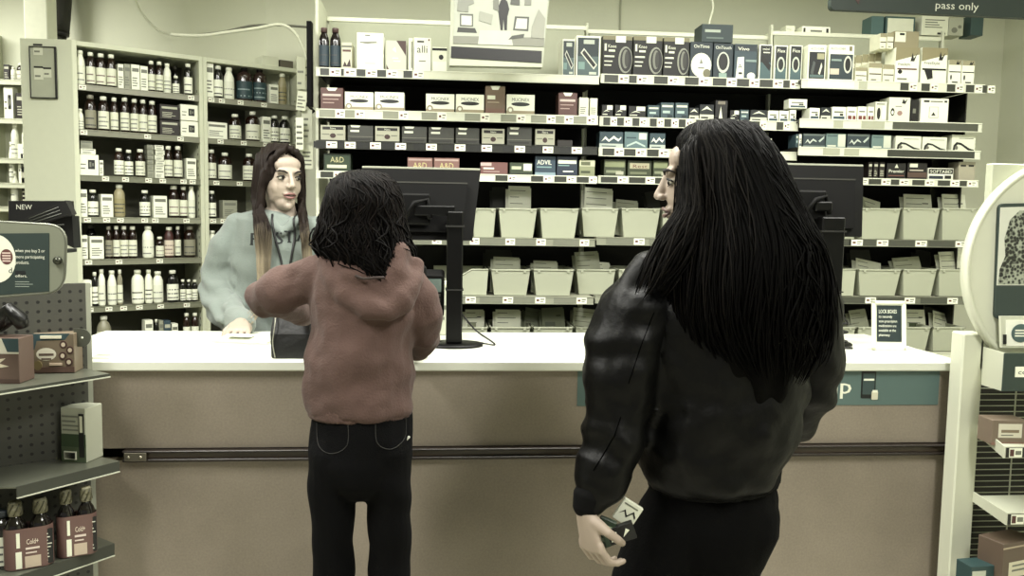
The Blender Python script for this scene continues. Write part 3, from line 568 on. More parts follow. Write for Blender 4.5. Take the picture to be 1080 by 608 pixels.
# blister cards on the upper shelves
def blister(kind):
    if kind == 'teal': return ('teal blister pack with slanted device', (228, 230, 216), (('r', .06, .03, .94, .95, (40, 58, 62)), ('r', .06, .03, .94, .5, (84, 112, 112)), ('p', ((.18, .58), (.32, .7), (.88, .3), (.74, .18)), (206, 208, 196)), ('p', ((.24, .58), (.33, .65), (.82, .3), (.73, .23)), (16, 18, 18)), ('r', .3, .8, .75, .9, (190, 196, 184)), ('r', .1, .18, .36, .36, (130, 156, 150)), ('r', .55, .06, .85, .12, (200, 206, 192))))
    if kind == 'black': return ('black brace pack with white lettering', (14, 14, 12), (('r', 0, .9, 1, 1, (140, 134, 92)), ('r', .44, .84, .78, 1, WHITE), ('r', .06, .62, .13, .8, OFFW), ('t', 'Knee', .32, .7, .09, OFFW, .28), ('r', .2, .6, .42, .65, OFFW), ('r', .06, .46, .4, .5, OFFW), ('r', .06, .34, .34, .37, OFFW), ('r', .06, .24, .3, .27, OFFW), ('e', .78, .4, .24, .34, (150, 152, 140)), ('e', .8, .4, .2, .3, (14, 14, 12)), ('e', .78, .42, .11, .24, (128, 130, 120)), ('e', .82, .42, .07, .2, (60, 60, 54))))
    if kind == 'circle': return ('dark blue pack with big white disc', (40, 56, 64), (('t', 'OnTime', .5, .84, .09, WHITE, .7), ('e', .5, .36, .46, .34, OFFW), ('e', .5, .36, .4, .29, (238, 238, 226)), ('p', ((.42, .4), (.5, .55), (.58, .4)), GREY), ('r', .36, .26, .64, .3, GREY), ('e', .76, .14, .17, .12, (130, 126, 90))))
    if kind == 'oval': return ('dark blue pack with pear shaped window', (44, 60, 68), (('t', 'OnTouch', .5, .84, .09, WHITE, .8), ('e', .5, .46, .32, .3, (200, 204, 192)), ('e', .5, .48, .24, .24, (14, 16, 16)), ('r', .3, .02, .7, .16, (150, 170, 160))))
    if kind == 'wand': return ('slate blue pack with white remote', (66, 84, 92), (('r', .02, .8, .98, .98, (44, 58, 66)), ('t', 'Vivo', .4, .82, .1, WHITE, .5), ('p', ((.08, .02), (.14, .62), (.42, .64), (.44, .02)), WHITE), ('t', 'A', .26, .3, .14, DARK), ('r', .2, .14, .36, .2, DARK), ('e', .76, .1, .18, .1, WHITE), ('r', .5, .5, .98, .56, (140, 156, 152))))
    if kind == 'narrow': return ('narrow blue pack with slanted meter', (228, 230, 216), (('r', .08, .02, .92, .97, (26, 34, 38)), ('r', .08, .02, .92, .5, (84, 108, 110)), ('p', ((.1, .56), (.3, .7), (.94, .4), (.8, .26)), (16, 18, 18)), ('t', 'mini', .5, .84, .07, WHITE, .5), ('r', .3, .76, .8, .79, OFFW)))
    if kind == 'pear': return ('narrow blue pack with oval meter', (228, 230, 216), (('r', .08, .02, .92, .97, (26, 34, 38)), ('r', .08, .02, .92, .36, (84, 108, 110)), ('e', .5, .46, .3, .22, (190, 196, 184)), ('e', .5, .46, .2, .16, (18, 20, 20)), ('t', 'Flex', .5, .8, .1, WHITE, .6)))
    if kind == 'duo': return ('white topped pack with two pictures', WHITE, (('r', .06, .05, .94, .8, (24, 30, 34)), ('t', 'ACCU-CHEK', .5, .86, .07, DARK, .75), ('r', .5, .6, .9, .76, (176, 172, 130)), ('p', ((.15, .2), (.3, .55), (.42, .5), (.3, .15)), (90, 96, 94)), ('p', ((.6, .2), (.75, .5), (.8, .4), (.68, .16)), OFFW), ('r', .1, .08, .9, .16, (100, 120, 118))))
    if kind == 'wide': return ('wide white topped pack with meter', WHITE, (('r', .04, .05, .96, .74, (50, 74, 82)), ('t', 'ACCU-CHEK', .36, .86, .07, DARK, .6), ('e', .76, .46, .16, .24, (206, 208, 196)), ('e', .76, .46, .11, .18, (16, 18, 18)), ('r', .06, .18, .42, .34, (206, 196, 180)), ('r', .1, .55, .5, .6, (150, 166, 160)), ('r', .8, .84, .9, .96, (140, 130, 80))))
S1 = 'left wall bay, top shelf'; D1 = .13
row(FA, .03, ZA[0], rA(68, 83), XA, [(335, 346, 25.5, 'J'), (346.5, 358, 26, 'J'), (359, 370, 42, ('cream carton with brown pattern', (206, 204, 184), (('r', 0, .82, 1, .9, GREY), ('r', .1, .66, .9, .74, (120, 70, 58)), ('p', ((.1, .1), (.3, .3), (.5, .15), (.8, .4), (.9, .1)), (80, 46, 38))))),
    (374.6, 403, 32.5, ('large white carton', (240, 241, 228), (('r', .1, .72, .8, .74, (190, 192, 176)), ('r', .3, .16, .7, .2, (206, 206, 190)), ('p', ((.1, .76), (.12, .73), (.4, .7), (.75, .75), (.75, .78)), (150, 152, 138)), ('r', .3, .92, .5, .95, GREY))), None, None, .1),
    (405, 427, 41, ('pale carton with dark diagonal corner', (206, 208, 192), (('p', ((.5, 1), (.98, 1), (.98, .5)), (96, 60, 52)), ('p', ((.02, .2), (.18, 0), (.02, 0)), (96, 60, 52)), ('r', .3, .4, .6, .44, WHITE), ('r', .36, .3, .7, .34, WHITE), ('p', ((.3, .7), (.45, .8), (.5, .6)), WHITE)))),
    (428.7, 433.5, 38.5, ('thin white booklet', OFFW, (('r', .6, .1, .9, .9, GREY),))), (434, 452.5, 38.5, ('white carton lettered alli', (232, 233, 218), (('t', 'alli', .5, .56, .22, (60, 62, 56), .6), ('r', .2, .86, .6, .91, (50, 52, 48)), ('e', .88, .94, .05, .03, (130, 60, 50)), ('r', .3, .3, .7, .33, GREY)))),
    (453.5, 469.5, 48.5, ('white carton with black top band', OFFW, (('r', 0, .86, 1, .96, BLACK), ('e', .6, .6, .16, .1, DARK), ('r', .05, .05, .95, .42, WHITE)))),
    (592.5, 606.3, 43, blister('teal')), (607, 634, 40, blister('teal'))], S1, gA, D1)
row(FA, .03, ZA[1], rA(111.7, 125.5), XA, [(337, 361, 89.5, RB), (362, 392.6, 94.5, NUT()), (393.2, 425, 95.3, NUT()), (447, 478, 98.2, NUT()), (478.8, 509.6, 99.3, NUT()), (510.2, 532, 91, BR), (532.8, 564, 100.5, NUT()), (589, 610, 99.7, RB), (611.8, 622.4, 105, ('small white carton', OFFW, lines(GREY))), (623.6, 632, 106, ('small white carton', OFFW, lines(GREY)))], 'left wall bay, second shelf', gA, .09)
row(FA, .03, ZA[2], rA(147.5, 156), XA, [(336.7, 363.3, 131.3, GL), (365, 392.4, 131.8, GD), (393.7, 420, 132.8, GL), (421.8, 449, 133.3, GD), (450, 478, 134.3, GD), (479, 505, 135, GD), (507, 532, 135.8, GL), (534, 561.5, 134.6, GD), (564.6, 586.4, 136.4, GL), (589, 606, 148, ('low dark tray', (48, 44, 38), ()))], 'left wall bay, third shelf', gA, .09)
row(FA, .03, ZA[3], rA(178, 187.3), XA, [(340, 369, 160, AD), (428, 455.4, 165.3, AR), (456, 484, 166, AR), (506, 536, 171, RW), (537.5, 563, 171.8, GN), (565, 588, 165, BA), (588.7, 612, 165.5, BB), (613.5, 631, 170, GC)], 'left wall bay, fourth shelf', gA, .09)
S1 = 'middle wall bay, top shelf'
row(FB, .03, ZB[0], rB(80, 82.5), XB, [(635, 666.3, 39.5, blister('black')), (666.9, 698, 39.5, blister('black')), (698.6, 726.2, 40, blister('black')), (726.8, 751, 44, blister('circle')), (751.5, 772.8, 45, blister('oval')), (773.7, 798.5, 45.3, blister('wand')), (800.3, 814.7, 45.3, blister('narrow')), (816.7, 831, 46, blister('pear')), (833, 847, 45.5, blister('pear'))], S1, gB, .05)
row(FB, .03, ZB[1], rB(124, 127), XB, [(636, 648, 111, SK), (649.6, 662, 111, SK), (664, 682.5, 112, SK), (684, 696.8, 111, SB), (697.7, 712, 108, SB), (713, 727.2, 108, SB), (728, 738.4, 113, SD), (739, 754.5, 109.5, SD), (755.5, 769, 105, ('black carton with pale figure', (22, 20, 18), (('p', ((.3, .1), (.45, .7), (.6, .1)), OFFW), ('r', .2, .8, .8, .95, (140, 130, 110))))), (771.7, 781.7, 115, SK), (782.5, 792, 114.5, SB), (793.3, 811.7, 114.5, SD), (812.5, 824, 115, SW), (824.7, 835, 115, SW), (836, 843, 114, SW)], 'middle wall bay, second shelf', gB, .08)
row(FB, .03, ZB[2], rB(158.7, 157.5), XB, [(634, 659.5, 141.3, BM), (660.3, 685.4, 140.6, BN), (687, 704, 141.5, BM), (809, 818.5, 143, ('dark carton with white lid', (22, 22, 20), (('r', .1, .7, .9, .95, OFFW),)))], 'middle wall bay, third shelf', gB, .09)
row(FB, .03, ZB[3], rB(187, 188), XB, [(639.5, 663, 169.5, GG), (664.6, 690.5, 170.5, GR), (691.5, 708, 170, GG)], 'middle wall bay, fourth shelf', gB, .09)
S1 = 'right wall bay, top shelf'
row(FC, .03, ZC[0], rC(82.7, 89), XC, [(852.5, 872.5, 46.5, blister('duo')), (875, 903.3, 46.5, blister('wide')), (905, 918, 70, FSb), (919.5, 934.5, 65.3, FSb), (935.3, 948, 67, FSb), (948.6, 975.8, 49.5, FS1), (977.5, 1007, 49.8, FS2), (1008.6, 1023, 62.3, FSs), (1023.6, 1038, 63, FSs)], S1, gC, .1)
row(FC, .16, ZC[0], rC(82.7, 89), XC, [(912+7.4*k_, 919+7.4*k_, 54-k_*.9, FSb) for k_ in range(5)], 'right wall bay, top shelf rear', gC, .06)
row(FC, .05, ZC[0], rC(82.7, 89), XC, [(948.6, 976.5, 32, ('tan box with white corner', (160, 150, 110), (('r', .02, .35, .45, .95, OFFW), ('r', .2, .75, .4, .88, DARK))), 49.2), (933, 940, 34, FSb, 50), (940.7, 948, 33.5, FSb, 50)], 'right wall bay, upper stack', gC, .1)
row(FC, .03, ZC[1], rC(124.6, 130.3), XC, [(857, 868, 113, SW), (869, 880, 112.5, SD), (881, 896.6, 112, SW), (897.3, 908, 112, SR), (909, 919, 111.6, SR), (920, 927, 111.8, SR), (928, 940.8, 106.7, ('white carton with dark figure', OFFW, (('e', .3, .4, .16, .3, DARK), ('r', .6, .1, .9, .8, WHITE), ('r', .1, .86, .8, .9, DARK)))), (942.5, 966.5, 102.3, ('white carton with black clip', (226, 228, 210), (('p', ((.6, .76), (.66, .95), (.74, .85), (.86, .95), (.76, .74)), DARK), ('e', .18, .4, .09, .16, DARK), ('e', .18, .38, .05, .08, WHITE), ('e', .52, .36, .12, .1, (180, 140, 124)), ('r', .3, .62, .6, .65, GREY)))), (967.5, 976, 104.5, ('narrow black carton', (20, 18, 16), (('r', .2, .4, .6, .6, GREY),))), (977.5, 1009, 103.5, ('large white carton with square emblem', (236, 237, 222), (('r', .1, .84, .3, .92, DARK), ('r', .34, .85, .78, .9, GREY), ('r', .84, .84, .94, .92, DARK), ('r', .3, .2, .64, .66, (176, 178, 162)), ('r', .32, .22, .62, .64, (232, 233, 218)), ('p', ((.38, .3), (.46, .44), (.54, .3)), DARK))))], 'right wall bay, second shelf', gC, .09)
row(FC, .06, ZC[1], rC(124.6, 130.3), XC, [(836.5, 857, 103, SW, 112.6)], 'right wall bay, second shelf stack', gC, .06)
row(FC, .03, ZC[2], rC(155, 159), XC, [(843.5, 846, 141.5, SB), (847, 849.5, 141.5, SW), (851, 875, 141.2, BX), (875.6, 897.3, 140.6, BY), (898.3, 923.3, 141.2, BX), (925, 946.7, 142, BY), (950.8, 979.6, 143, CRV), (980.4, 1008, 144, CRV), (1012.5, 1039.5, 141.6, CRV)], 'right wall bay, third shelf', gC, .09)
row(FC, .03, ZC[3], rC(188, 189), XC, [(920, 924, 171, 'k'), (925.5, 930, 171, 'k'), (931.5, 937, 171, 'k'), (939, 959.5, 172, PRV), (960.8, 982, 171.2, PRB), (982.5, 1010, 176.5, BDZ), (1015, 1033, 169.5, TN)], 'right wall bay, fourth shelf', gC, .09)
row(FB, .03, ZB[0], rB(80, 82.5), XB, [(738, 772, 25.5, ('dark teal box with pale side stripes', (48, 66, 68), (('r', .1, .55, .6, .7, (170, 178, 166)), ('r', .15, .2, .7, .28, (110, 124, 118)))), 44)], 'atop packs, middle bay', gB, .12)
# things lying on the top rails
def ontop(px0, px1, yt, yb, Y, look, c, dc, d=.1):
    q = at((px0+px1)/2, yb, Y); k = ppm(q); a_ = at(px0, yb, Y).x; b_ = at(px1, yb, Y).x
    return put(carton(b_-a_, (yb-yt)/k, d, c, dc), 'storage_box', (q.x, Y, q.z), 0, look, 'box', None)
zt2 = at(738, 35, YBb+.38).z
# ------------------------------------------------------------------ plastic bins with prescription leaflets
BINM = mat((178, 181, 163), .35, var=.03)
def bin_mesh(w, h, d, slanted=False):
    """open tapered tub with a rolled lip, front at y=0"""
    g = MB(); e = w*.09; t = .003
    def ring(z, o, y0, y1): return [(-w/2+e*(1-z)+o, y0+o, z*h), (w/2-e*(1-z)-o, y0+o, z*h), (w/2-e*(1-z)-o, y1-o, z*h), (-w/2+e*(1-z)+o, y1-o, z*h)]
    A = ring(0, 0, .012, d-.01); B = ring(1, 0, 0, d); C = ring(1, t, 0, d); D = ring(.03, t, .012, d-.01)
    vs = A+B+C+D; fs = [(3, 2, 1, 0)]
    for i in range(4):
        j = (i+1) % 4; fs += [(i, j, 4+j, 4+i), (4+i, 4+j, 8+j, 8+i), (8+i, 8+j, 12+j, 12+i)]
    fs.append((12, 13, 14, 15)); g.add(vs, fs, BINM)
    body = g
    L = MB(); o = .004
    for a, b in (((-w/2-o, -o, h-.008), (w/2+o, t, h)), ((-w/2-o, d-t, h-.008), (w/2+o, d+o, h)), ((-w/2-o, -o, h-.008), (-w/2+t, d+o, h)), ((w/2-t, -o, h-.008), (w/2+o, d+o, h))):
        L.box(*a, *b, BINM, .0015)
    for x in (-w*.36, w*.36): L.box(x-.006, -o-.002, h-.016, x+.006, -o+.001, h-.002, BINM, .001)
    return body, L
def plastic_bin(fr, z, xm, w, h, label, grp, ly=.03, d=.28):
    o = empty('plastic_bin', fr.w(xm, ly, z), fr.rz); tag(o, label, 'bin', grp)
    b, l = bin_mesh(w, h, d); b.build('tub', o); l.build('rim', o); return o
def slant_bin(fr, z, xm, w, h, label, grp, ly=.03, d=.28):
    """bin whose front is cut away in a slant on its left half"""
    o = empty('plastic_bin', fr.w(xm, ly, z), fr.rz); tag(o, label, 'bin', grp)
    g = MB(); pts = [(-w/2, 0), (w/2-.008, 0), (w/2, h), (w*.2, h), (-w*.1, h*.62), (-w/2, h*.6)]
    g.xz(pts, 0, .004, BINM); g.xz([(-w/2, 0), (w/2-.008, 0), (w/2, h), (-w/2, h)], d-.004, d, BINM)
    g.box(-w/2, .004, 0, w/2-.01, d-.004, .004, BINM); g.add([(w/2-.008, .004, 0), (w/2, .004, h), (w/2, d, h), (w/2-.008, d, 0), (w/2-.012, .004, 0), (w/2-.004, .004, h), (w/2-.004, d, h), (w/2-.012, d, 0)], [(0, 3, 2, 1), (4, 5, 6, 7), (1, 2, 6, 5)], BINM)
    g.build('tub', o)
    r = MB(); r.tube([(w/2, 0, h), (w*.2, 0, h), (-w*.1, 0, h*.62), (-w/2, 0, h*.6)], .004, BINM, 6).build('rim', o); return o
def leaflet(loc, w, h, lean, turn, c, label, ink=(120, 122, 108), curl=.012, lines_=4, patch=None, sheets=3, thick=.0012):
    """a folded paper leaflet standing in a bin: a few curved sheets, printed front"""
    g = MB(); m = mat(c, .7); n = 6
    for s_ in range(sheets):
        vs = []; off = .004*s_; k = s_*.006*(1 if s_ % 2 else -1)
        for i in range(n+1):
            for j in (0, 1):
                z = h*i/n*(1-.03*s_); y = off+curl*(i/n)**2*(1+.4*s_)
                vs.append((-w/2+j*w+k, y, z))
        top = len(vs); vs += [(a, b+thick, c_) for a, b, c_ in vs]
        fs = []
        for i in range(n):
            a = 2*i; fs += [(a, a+1, a+3, a+2), (top+a, top+a+2, top+a+3, top+a+1), (a, a+2, top+a+2, top+a), (a+1, top+a+1, top+a+3, a+3)]
        fs += [(2*n, 2*n+1, top+2*n+1, top+2*n), (0, top, top+1, 1)]
        g.add(vs, fs, m)
    im = mat(ink, .7)
    def yy(z): return curl*(z/h)**2-.0007
    for i in range(lines_):
        z = h*(.9-.13*i); L_ = random.uniform(.35, .8)
        g.add([(-w*.42, yy(z), z), (-w*.42+w*L_, yy(z), z), (-w*.42+w*L_, yy(z+.0028), z+.0028), (-w*.42, yy(z+.0028), z+.0028)], [(0, 1, 2, 3)], im)
    if patch:
        z0 = h*.5; g.add([(-w*.36, yy(z0), z0), (w*.1, yy(z0), z0), (w*.1, yy(z0+h*.14), z0+h*.14), (-w*.36, yy(z0+h*.14), z0+h*.14)], [(0, 1, 2, 3)], mat(patch, .6))
        z1 = h*.78; g.add([(w*.16, yy(z1), z1), (w*.38, yy(z1), z1), (w*.38, yy(z1+.005), z1+.005), (w*.16, yy(z1+.005), z1+.005)], [(0, 1, 2, 3)], mat(DARK))
    o = g.build('leaflet'); o.matrix_world = Matrix.Translation(loc) @ Matrix.Rotation(turn, 4, 'Y') @ Matrix.Rotation(-lean, 4, 'X')
    return tag(o, label, 'leaflet', 'paper leaflets standing in the bins')
def pos_x(fr, px, py, ly): return fr.loc(px, py, ly)[0]
binrows = [  # shelf index, lip y, shelf y ; spans per frame
    (4, 219.5, [(FA, 498, 523.5), (FA, 525.5, 567), (FA, 569, 611), (FB, 613, 653), (FB, 655, 697), (FB, 699, 716), (FC, 882, 906), (FC, 907.5, 950.5), (FC, 952, 992), (FC, 993.5, 1031)]),
    (5, 284, [(FA, 517.5, 560), (FA, 562, 606), (FB, 607.5, 650), (FB, 652, 686), (FC, 905, 951), (FC, 952, 988.5), (FC, 990, 1026)]),
    (6, 345, [(FA, 474, 515), (FA, 517, 560), (FA, 562, 605), (FB, 606.5, 648), (FC, 862, 903), (FC, 904.5, 945), (FC, 946.5, 982), (FC, 983.5, 1018)])]
bn_ = ['upper row of white bins', 'middle row of white bins', 'lowest row of white bins']
ends = [251, 312.7, 372]
for ri, (si, lip, sp) in enumerate(binrows):
    for k, (fr, a, b) in enumerate(sp):
        z = {id(FA): ZA, id(FB): ZB, id(FC): ZC}[id(fr)][si]
        xa_, zl = fr.loc(a, lip, .03); xb_ = fr.loc(b, lip, .03)[0]
        plastic_bin(fr, z, (xa_+xb_)/2, (xb_-xa_)*.97, zl-z, 'white plastic bin, %s from left in the %s' % (ORD[k], bn_[ri]), bn_[ri])
xa_, zl = FA.loc(456, 284, .03); xb_ = FA.loc(516, 284, .03)[0]
slant_bin(FA, ZA[5], (xa_+xb_)/2, (xb_-xa_)*.97, zl-ZA[5], 'bin with slanted cut-away front beside the left screen post', 'white bins with a slanted front')
xa_, zl = FC.loc(851, 284, .03); xb_ = FC.loc(903.5, 284, .03)[0]
slant_bin(FC, ZC[5], (xa_+xb_)/2, (xb_-xa_)*.97, zl-ZC[5], 'bin with slanted cut-away front, right of the woman', 'white bins with a slanted front')
PW = (234, 236, 220); PG = (192, 195, 176); PD = (60, 61, 54)
lf = [  # frame, row, px0, px1, ytop, lean, turn, colour, label, patch
    (FA, 0, 519, 534, 195, .15, -.05, PD, 'dark grey packet standing in the upper bin left of a pale leaflet', None), (FA, 0, 536, 561, 194, .1, .03, PW, 'curled pale leaflet in the second upper bin', None), (FB, 0, 617, 649, 196, .12, .1, PW, 'curled pale leaflet leaning left of the woman in black', None),
    (FB, 0, 651, 676, 209, .2, .15, PG, 'low grey leaflets in the upper bin beside the woman in black', None), (FB, 0, 682, 696, 199, .2, -.35, PD, 'dark leaflets leaning in upper bin near the woman in black', None),
    (FC, 0, 886, 916, 203, .2, -.5, PG, 'grey sheet slanting in the upper bin right of the second checkout screen', None), (FC, 0, 906, 938, 205, .25, .55, PW, 'pale sheets sliding right in the upper bin by the second checkout screen', None), (FC, 0, 956, 988, 203, .12, .03, PW, 'pale leaflet with green patch, upper bin, second from right', (110, 126, 86)), (FC, 0, 997, 1024, 203, .12, .02, PW, 'pale leaflet with green patch, rightmost upper bin', (110, 126, 86)),
    (FA, 1, 512, 542, 262, .35, .05, PD, 'dark sheet at the back of the middle left bin', None), (FA, 1, 520, 550, 270, .2, .06, PG, 'grey leaflet in front of a dark sheet, middle left bin', None), (FA, 1, 563, 590, 274, .3, .05, PG, 'low grey leaflet in second bin of the middle row', None), (FB, 1, 607, 634, 264, .3, -.12, PG, 'grey leaflet sticking up in third bin of the middle row', None), (FB, 1, 614, 646, 275, .25, .1, PW, 'low pale leaflet in third bin of the middle row', None),
    (FC, 1, 903, 926, 262, .3, .0, PD, 'dark sheet standing in middle row bin right of the woman', None), (FC, 1, 908, 938, 273, .3, .4, PW, 'pale sheet sloping in middle row bin right of the woman', None), (FC, 1, 946, 977, 270, .25, -.15, PG, 'tilted grey leaflet above the framed notice', None), (FC, 1, 974, 992, 262, .3, .35, PD, 'dark folder leaning in middle row, above and right of framed notice', None), (FC, 1, 994, 1020, 264, .15, -.08, PW, 'pale leaflet in the rightmost middle row bin', None),
    (FA, 2, 490, 511, 326, .15, .0, PW, 'pale leaflet in lowest row beside checkout screen post', (150, 154, 130)), (FA, 2, 522, 550, 326, .12, .02, PW, 'pale leaflet with dark dots, second bin of the lowest row', None), (FA, 2, 556, 574, 325, .4, .3, (140, 146, 128), 'clear plastic sleeve slumped in third lowest bin', None), (FA, 2, 571, 596, 324, .2, -.1, (120, 128, 96), 'greenish packet in third lowest bin', (84, 96, 66)), (FB, 2, 606, 634, 325, .25, .2, PG, 'grey crumpled leaflets in fourth lowest bin', None),
    (FC, 2, 899, 918, 326, .2, -.25, PG, 'tilted leaflet in lowest row left of the framed notice', None), (FC, 2, 958, 980, 326, .12, .02, PW, 'pale leaflet with green patch, lowest row right of framed notice', (100, 116, 74)), (FC, 2, 982, 1008, 325, .3, .3, PD, 'dark folder in the rightmost lowest bin', None), (FC, 2, 992, 1016, 329, .35, .5, PW, 'sloping pale sheets in front of a dark folder, rightmost lowest bin', None)]
for i_, (fr, ri, a, b, yt, lean, turn, c, lab, patch) in enumerate(lf):
    si = binrows[ri][0]; z = {id(FA): ZA, id(FB): ZB, id(FC): ZC}[id(fr)][si]; ly = .12+.012*(i_ % 2)+(.06 if c == PD else 0)
    xa_, zt_ = fr.loc(a, yt, ly); xb_ = fr.loc(b, yt, ly)[0]; h = zt_-z-.006
    xm_ = (xa_+xb_)/2-math.sin(turn)*h*.5
    leaflet(fr.w(xm_, ly, z+.006), (xb_-xa_)*.92, h/math.cos(lean)*.97, lean, turn*.5, c, lab, patch=patch, lines_=0 if c == PD else 4)
# ------------------------------------------------------------------ things on the counter
CT = cz   # counter top height
KB = mat((7, 7, 6), .4, spec=.2); KM = mat((9, 9, 8), .65, spec=.15)
def monitor(x0, y0, x1, y1, x0b, x1b, postx0, postx1, posty, basey, Y, label, glabel):
    """seen from behind: screen back, bezel, bracket, post, foot; corners in reference pixels"""
    a, b = at(x0, y0, Y), at(x1, y0, Y); c0, c1 = at(x0b, y1, Y), at(x1b, y1, Y)
    ox = (a.x+b.x)/2; o = empty('checkout_screen', (ox, Y, CT)); tag(o, label, 'monitor', glabel)
    cz0 = (c0.z+c1.z)/2; H = (a.z+b.z)/2-cz0; Wd = b.x-a.x
    tilt = Matrix.Translation((0, 0, cz0-CT)) @ Matrix.Rotation(math.radians(-9), 4, 'X')
    sk = (c1.x-b.x+c0.x-a.x)/2
    hw = Wd/2
    g = MB(); g.xz([(-hw+sk, 0), (hw+sk, 0), (hw, H), (-hw, H)], 0, .012, mat((8, 8, 7), .4, spec=.2), M=tilt).build('bezel', o)
    g = MB(); g.xz([(-hw+sk-.002, 0), (hw+sk+.002, 0), (hw+.002, H+.002), (-hw-.002, H+.002), (-hw-.002, H-.006), (-hw+sk, .006)], -.003, 0, mat((12, 12, 11), .5, spec=.2), M=tilt)
    g.box(-hw, -.004, H-.004, hw, .012, H+.003, mat((150, 152, 138), .35), .001, M=tilt).build('top_edge', o)
    g = MB(); g.xz([(-hw*.82+sk, H*.1), (hw*.8+sk*.8, H*.1), (hw*.78, H*.78), (-hw*.82, H*.78)], -.03, -.001, KM, M=tilt)
    g.box(-hw*.8, -.031, H*.765, hw*.78, -.03, H*.785, mat((60, 60, 54), .4), M=tilt).build('rear_housing', o)
    g = MB(); g.xz(rrect(-hw+sk*.5+.012, .02, hw+sk*.5-.012, H-.02, .004), .012, .013, mat((30, 34, 36), .15), M=tilt).build('display', o)
    # VESA bracket and bundled cables
    pm = at((postx0+postx1)/2, basey, Y-.06); px_ = pm.x-ox; pw = (at(postx1, posty, Y-.06).x-at(postx0, posty, Y-.06).x)/2
    tz = at(postx0, posty, Y-.06).z-CT; ym = -.06
    g = MB(); g.box(px_-pw, ym-.03, .012, px_+pw, ym+.03, tz, KB, .004); g.build('post', o)
    g = MB(); g.box(px_-pw-.004, ym-.034, tz-.05, px_+pw+.004, ym+.034, tz-.044, mat((34, 34, 30), .5)); g.box(px_-pw-.003, ym-.033, tz*.42, px_+pw+.003, ym+.033, tz*.43, mat((34, 34, 30), .5)).build('post_joint', o)
    zc = cz0-CT+H*.42
    sxm = -hw*.1
    g = MB(); g.box(sxm-.05, -.05, zc-.05, sxm+.05, -.028, zc+.05, KM, .006); g.box(min(sxm, px_), -.075, zc-.02, max(sxm, px_), -.05, zc+.012, KB, .004)
    g.tube([(sxm-.03, -.055, zc-.03), (sxm, -.075, zc+.02), (sxm+.04, -.06, zc+.03), (sxm+.05, -.07, zc-.03)], .008, KM, 8).build('bracket', o)
    g = MB(); g.lathe([(.001, .012), (.075, .011), (.082, .006), (.082, 0)][::-1], KB, 32, 1.15, .85, px_, ym-.0).build('foot', o)
    return o, ox, px_, ym, zc
YM = 2.74
m1, ox1, pp1, ym1, zc1 = monitor(381, 176, 507, 253, 378, 492, 470, 487, 223, 371, YM, 'black checkout screen on a post between the girl and the shelves', 'black checkout screens on posts')
YM2 = 2.78
m2, ox2, pp2, ym2, zc2 = monitor(800, 172, 916, 249, 797, 904, 857, 881, 229, 368, YM2, 'black checkout screen on a post, half hidden by the woman in black', 'black checkout screens on posts')
# cables
def cable(pts, r, c, label, name='power_cable'):
    g = MB(); g.tube(pts, r, mat(c, .5), 6); o = g.build(name); return tag(o, label, 'cable')
def spl(pts, n=8):
    P = [Vector(p) for p in pts]; out = []
    P = [P[0]]+P+[P[-1]]
    for i in range(1, len(P)-2):
        for k in range(n):
            t = k/n; a, b, c, d = P[i-1:i+3]
            out.append(.5*((2*b)+(c-a)*t+(2*a-5*b+4*c-d)*t*t+(3*b-a-3*c+d)*t**3))
    out.append(P[-2]); return out
p_ = at(486, 330, YM-.05); q_ = atz(522, 364, CT+.003)
cable(spl([(p_.x, YM-.04, p_.z), (p_.x+.05, YM-.03, p_.z-.06), (q_.x, q_.y, CT+.004), (q_.x-.06, q_.y+.06, CT+.004)]), .003, (20, 20, 18), 'thin dark cable running down from left screen post to counter')
p2 = atz(884, 366, CT+.004); P2 = [(p2.x-.02, p2.y, CT+.14)]
for k in range(26):
    a_ = k*.62; P2.append((p2.x+.005+.024*math.cos(a_), p2.y+.018*math.sin(a_), CT+.085-.0032*k))
P2 += [(p2.x-.03, p2.y-.02, CT+.004), (p2.x+.035, p2.y-.03, CT+.004)]
cable(spl(P2, 3), .0035, (18, 18, 16), 'coiled black cord below the right checkout screen')
# card terminal and scanner between the girl and the left post
o = empty('card_terminal', (at(455, 370, YM-.05).x, YM-.03, CT)); tag(o, 'black card terminal on a stalk behind the girl\'s right shoulder', 'card terminal')
zz = at(455, 300, YM-.05).z-CT
g = MB(); g.lathe([(.05, 0), (.05, .008), (.016, .016), (.014, zz-.05)], KB, 20).build('stand', o)
Mt = Matrix.Translation((0, 0, zz-.04)) @ Matrix.Rotation(.5, 4, 'X')
g = MB(); g.xz(rrect(-.04, -.07, .04, .09, .012), -.02, .02, KM, M=Mt).build('handset', o)
g = MB(); g.xz(rrect(-.03, .03, .03, .08, .003), -.022, -.0195, mat((96, 116, 114), .2), M=Mt).build('screen', o)
g = MB()
for i in range(4):
    for j in range(3): g.box(-.026+j*.02, -.023, .012-i*.017, -.012+j*.02, -.0195, .023-i*.017, mat((70, 70, 64), .5), .001, M=Mt)
g.build('keypad', o)
o = empty('barcode_scanner', (at(441, 370, YM-.05).x+.0, YM-.1, CT)); tag(o, 'black hand scanner in a cradle next to the card terminal', 'scanner')
g = MB(); g.lathe([(.035, 0), (.035, .01), (.012, .02), (.01, .11)], KB, 16).build('cradle', o)
g = MB(); g.tube([(0, .03, .1), (0, .0, .17), (0, -.04, .235)], [.016, .02, .028], KM, 12); g.box(-.026, -.075, .215, .026, -.035, .265, KM, .006).build('scan_head', o)
# white slip and teal tag near the screen
q_ = at(452, 272, YM+.14)
cb = put(carton(.09, .07, .05, (200, 203, 186), (('r', .1, .2, .45, .6, (104, 140, 138)), ('r', .5, .5, .9, .58, GREY), ('r', .5, .3, .8, .36, GREY))), 'receipt_printer', (q_.x, YM+.18, CT), 0, 'small pale printer with teal sticker behind the left checkout screen', 'printer', None)
cb.scale = (2.1, 3, 2.6)
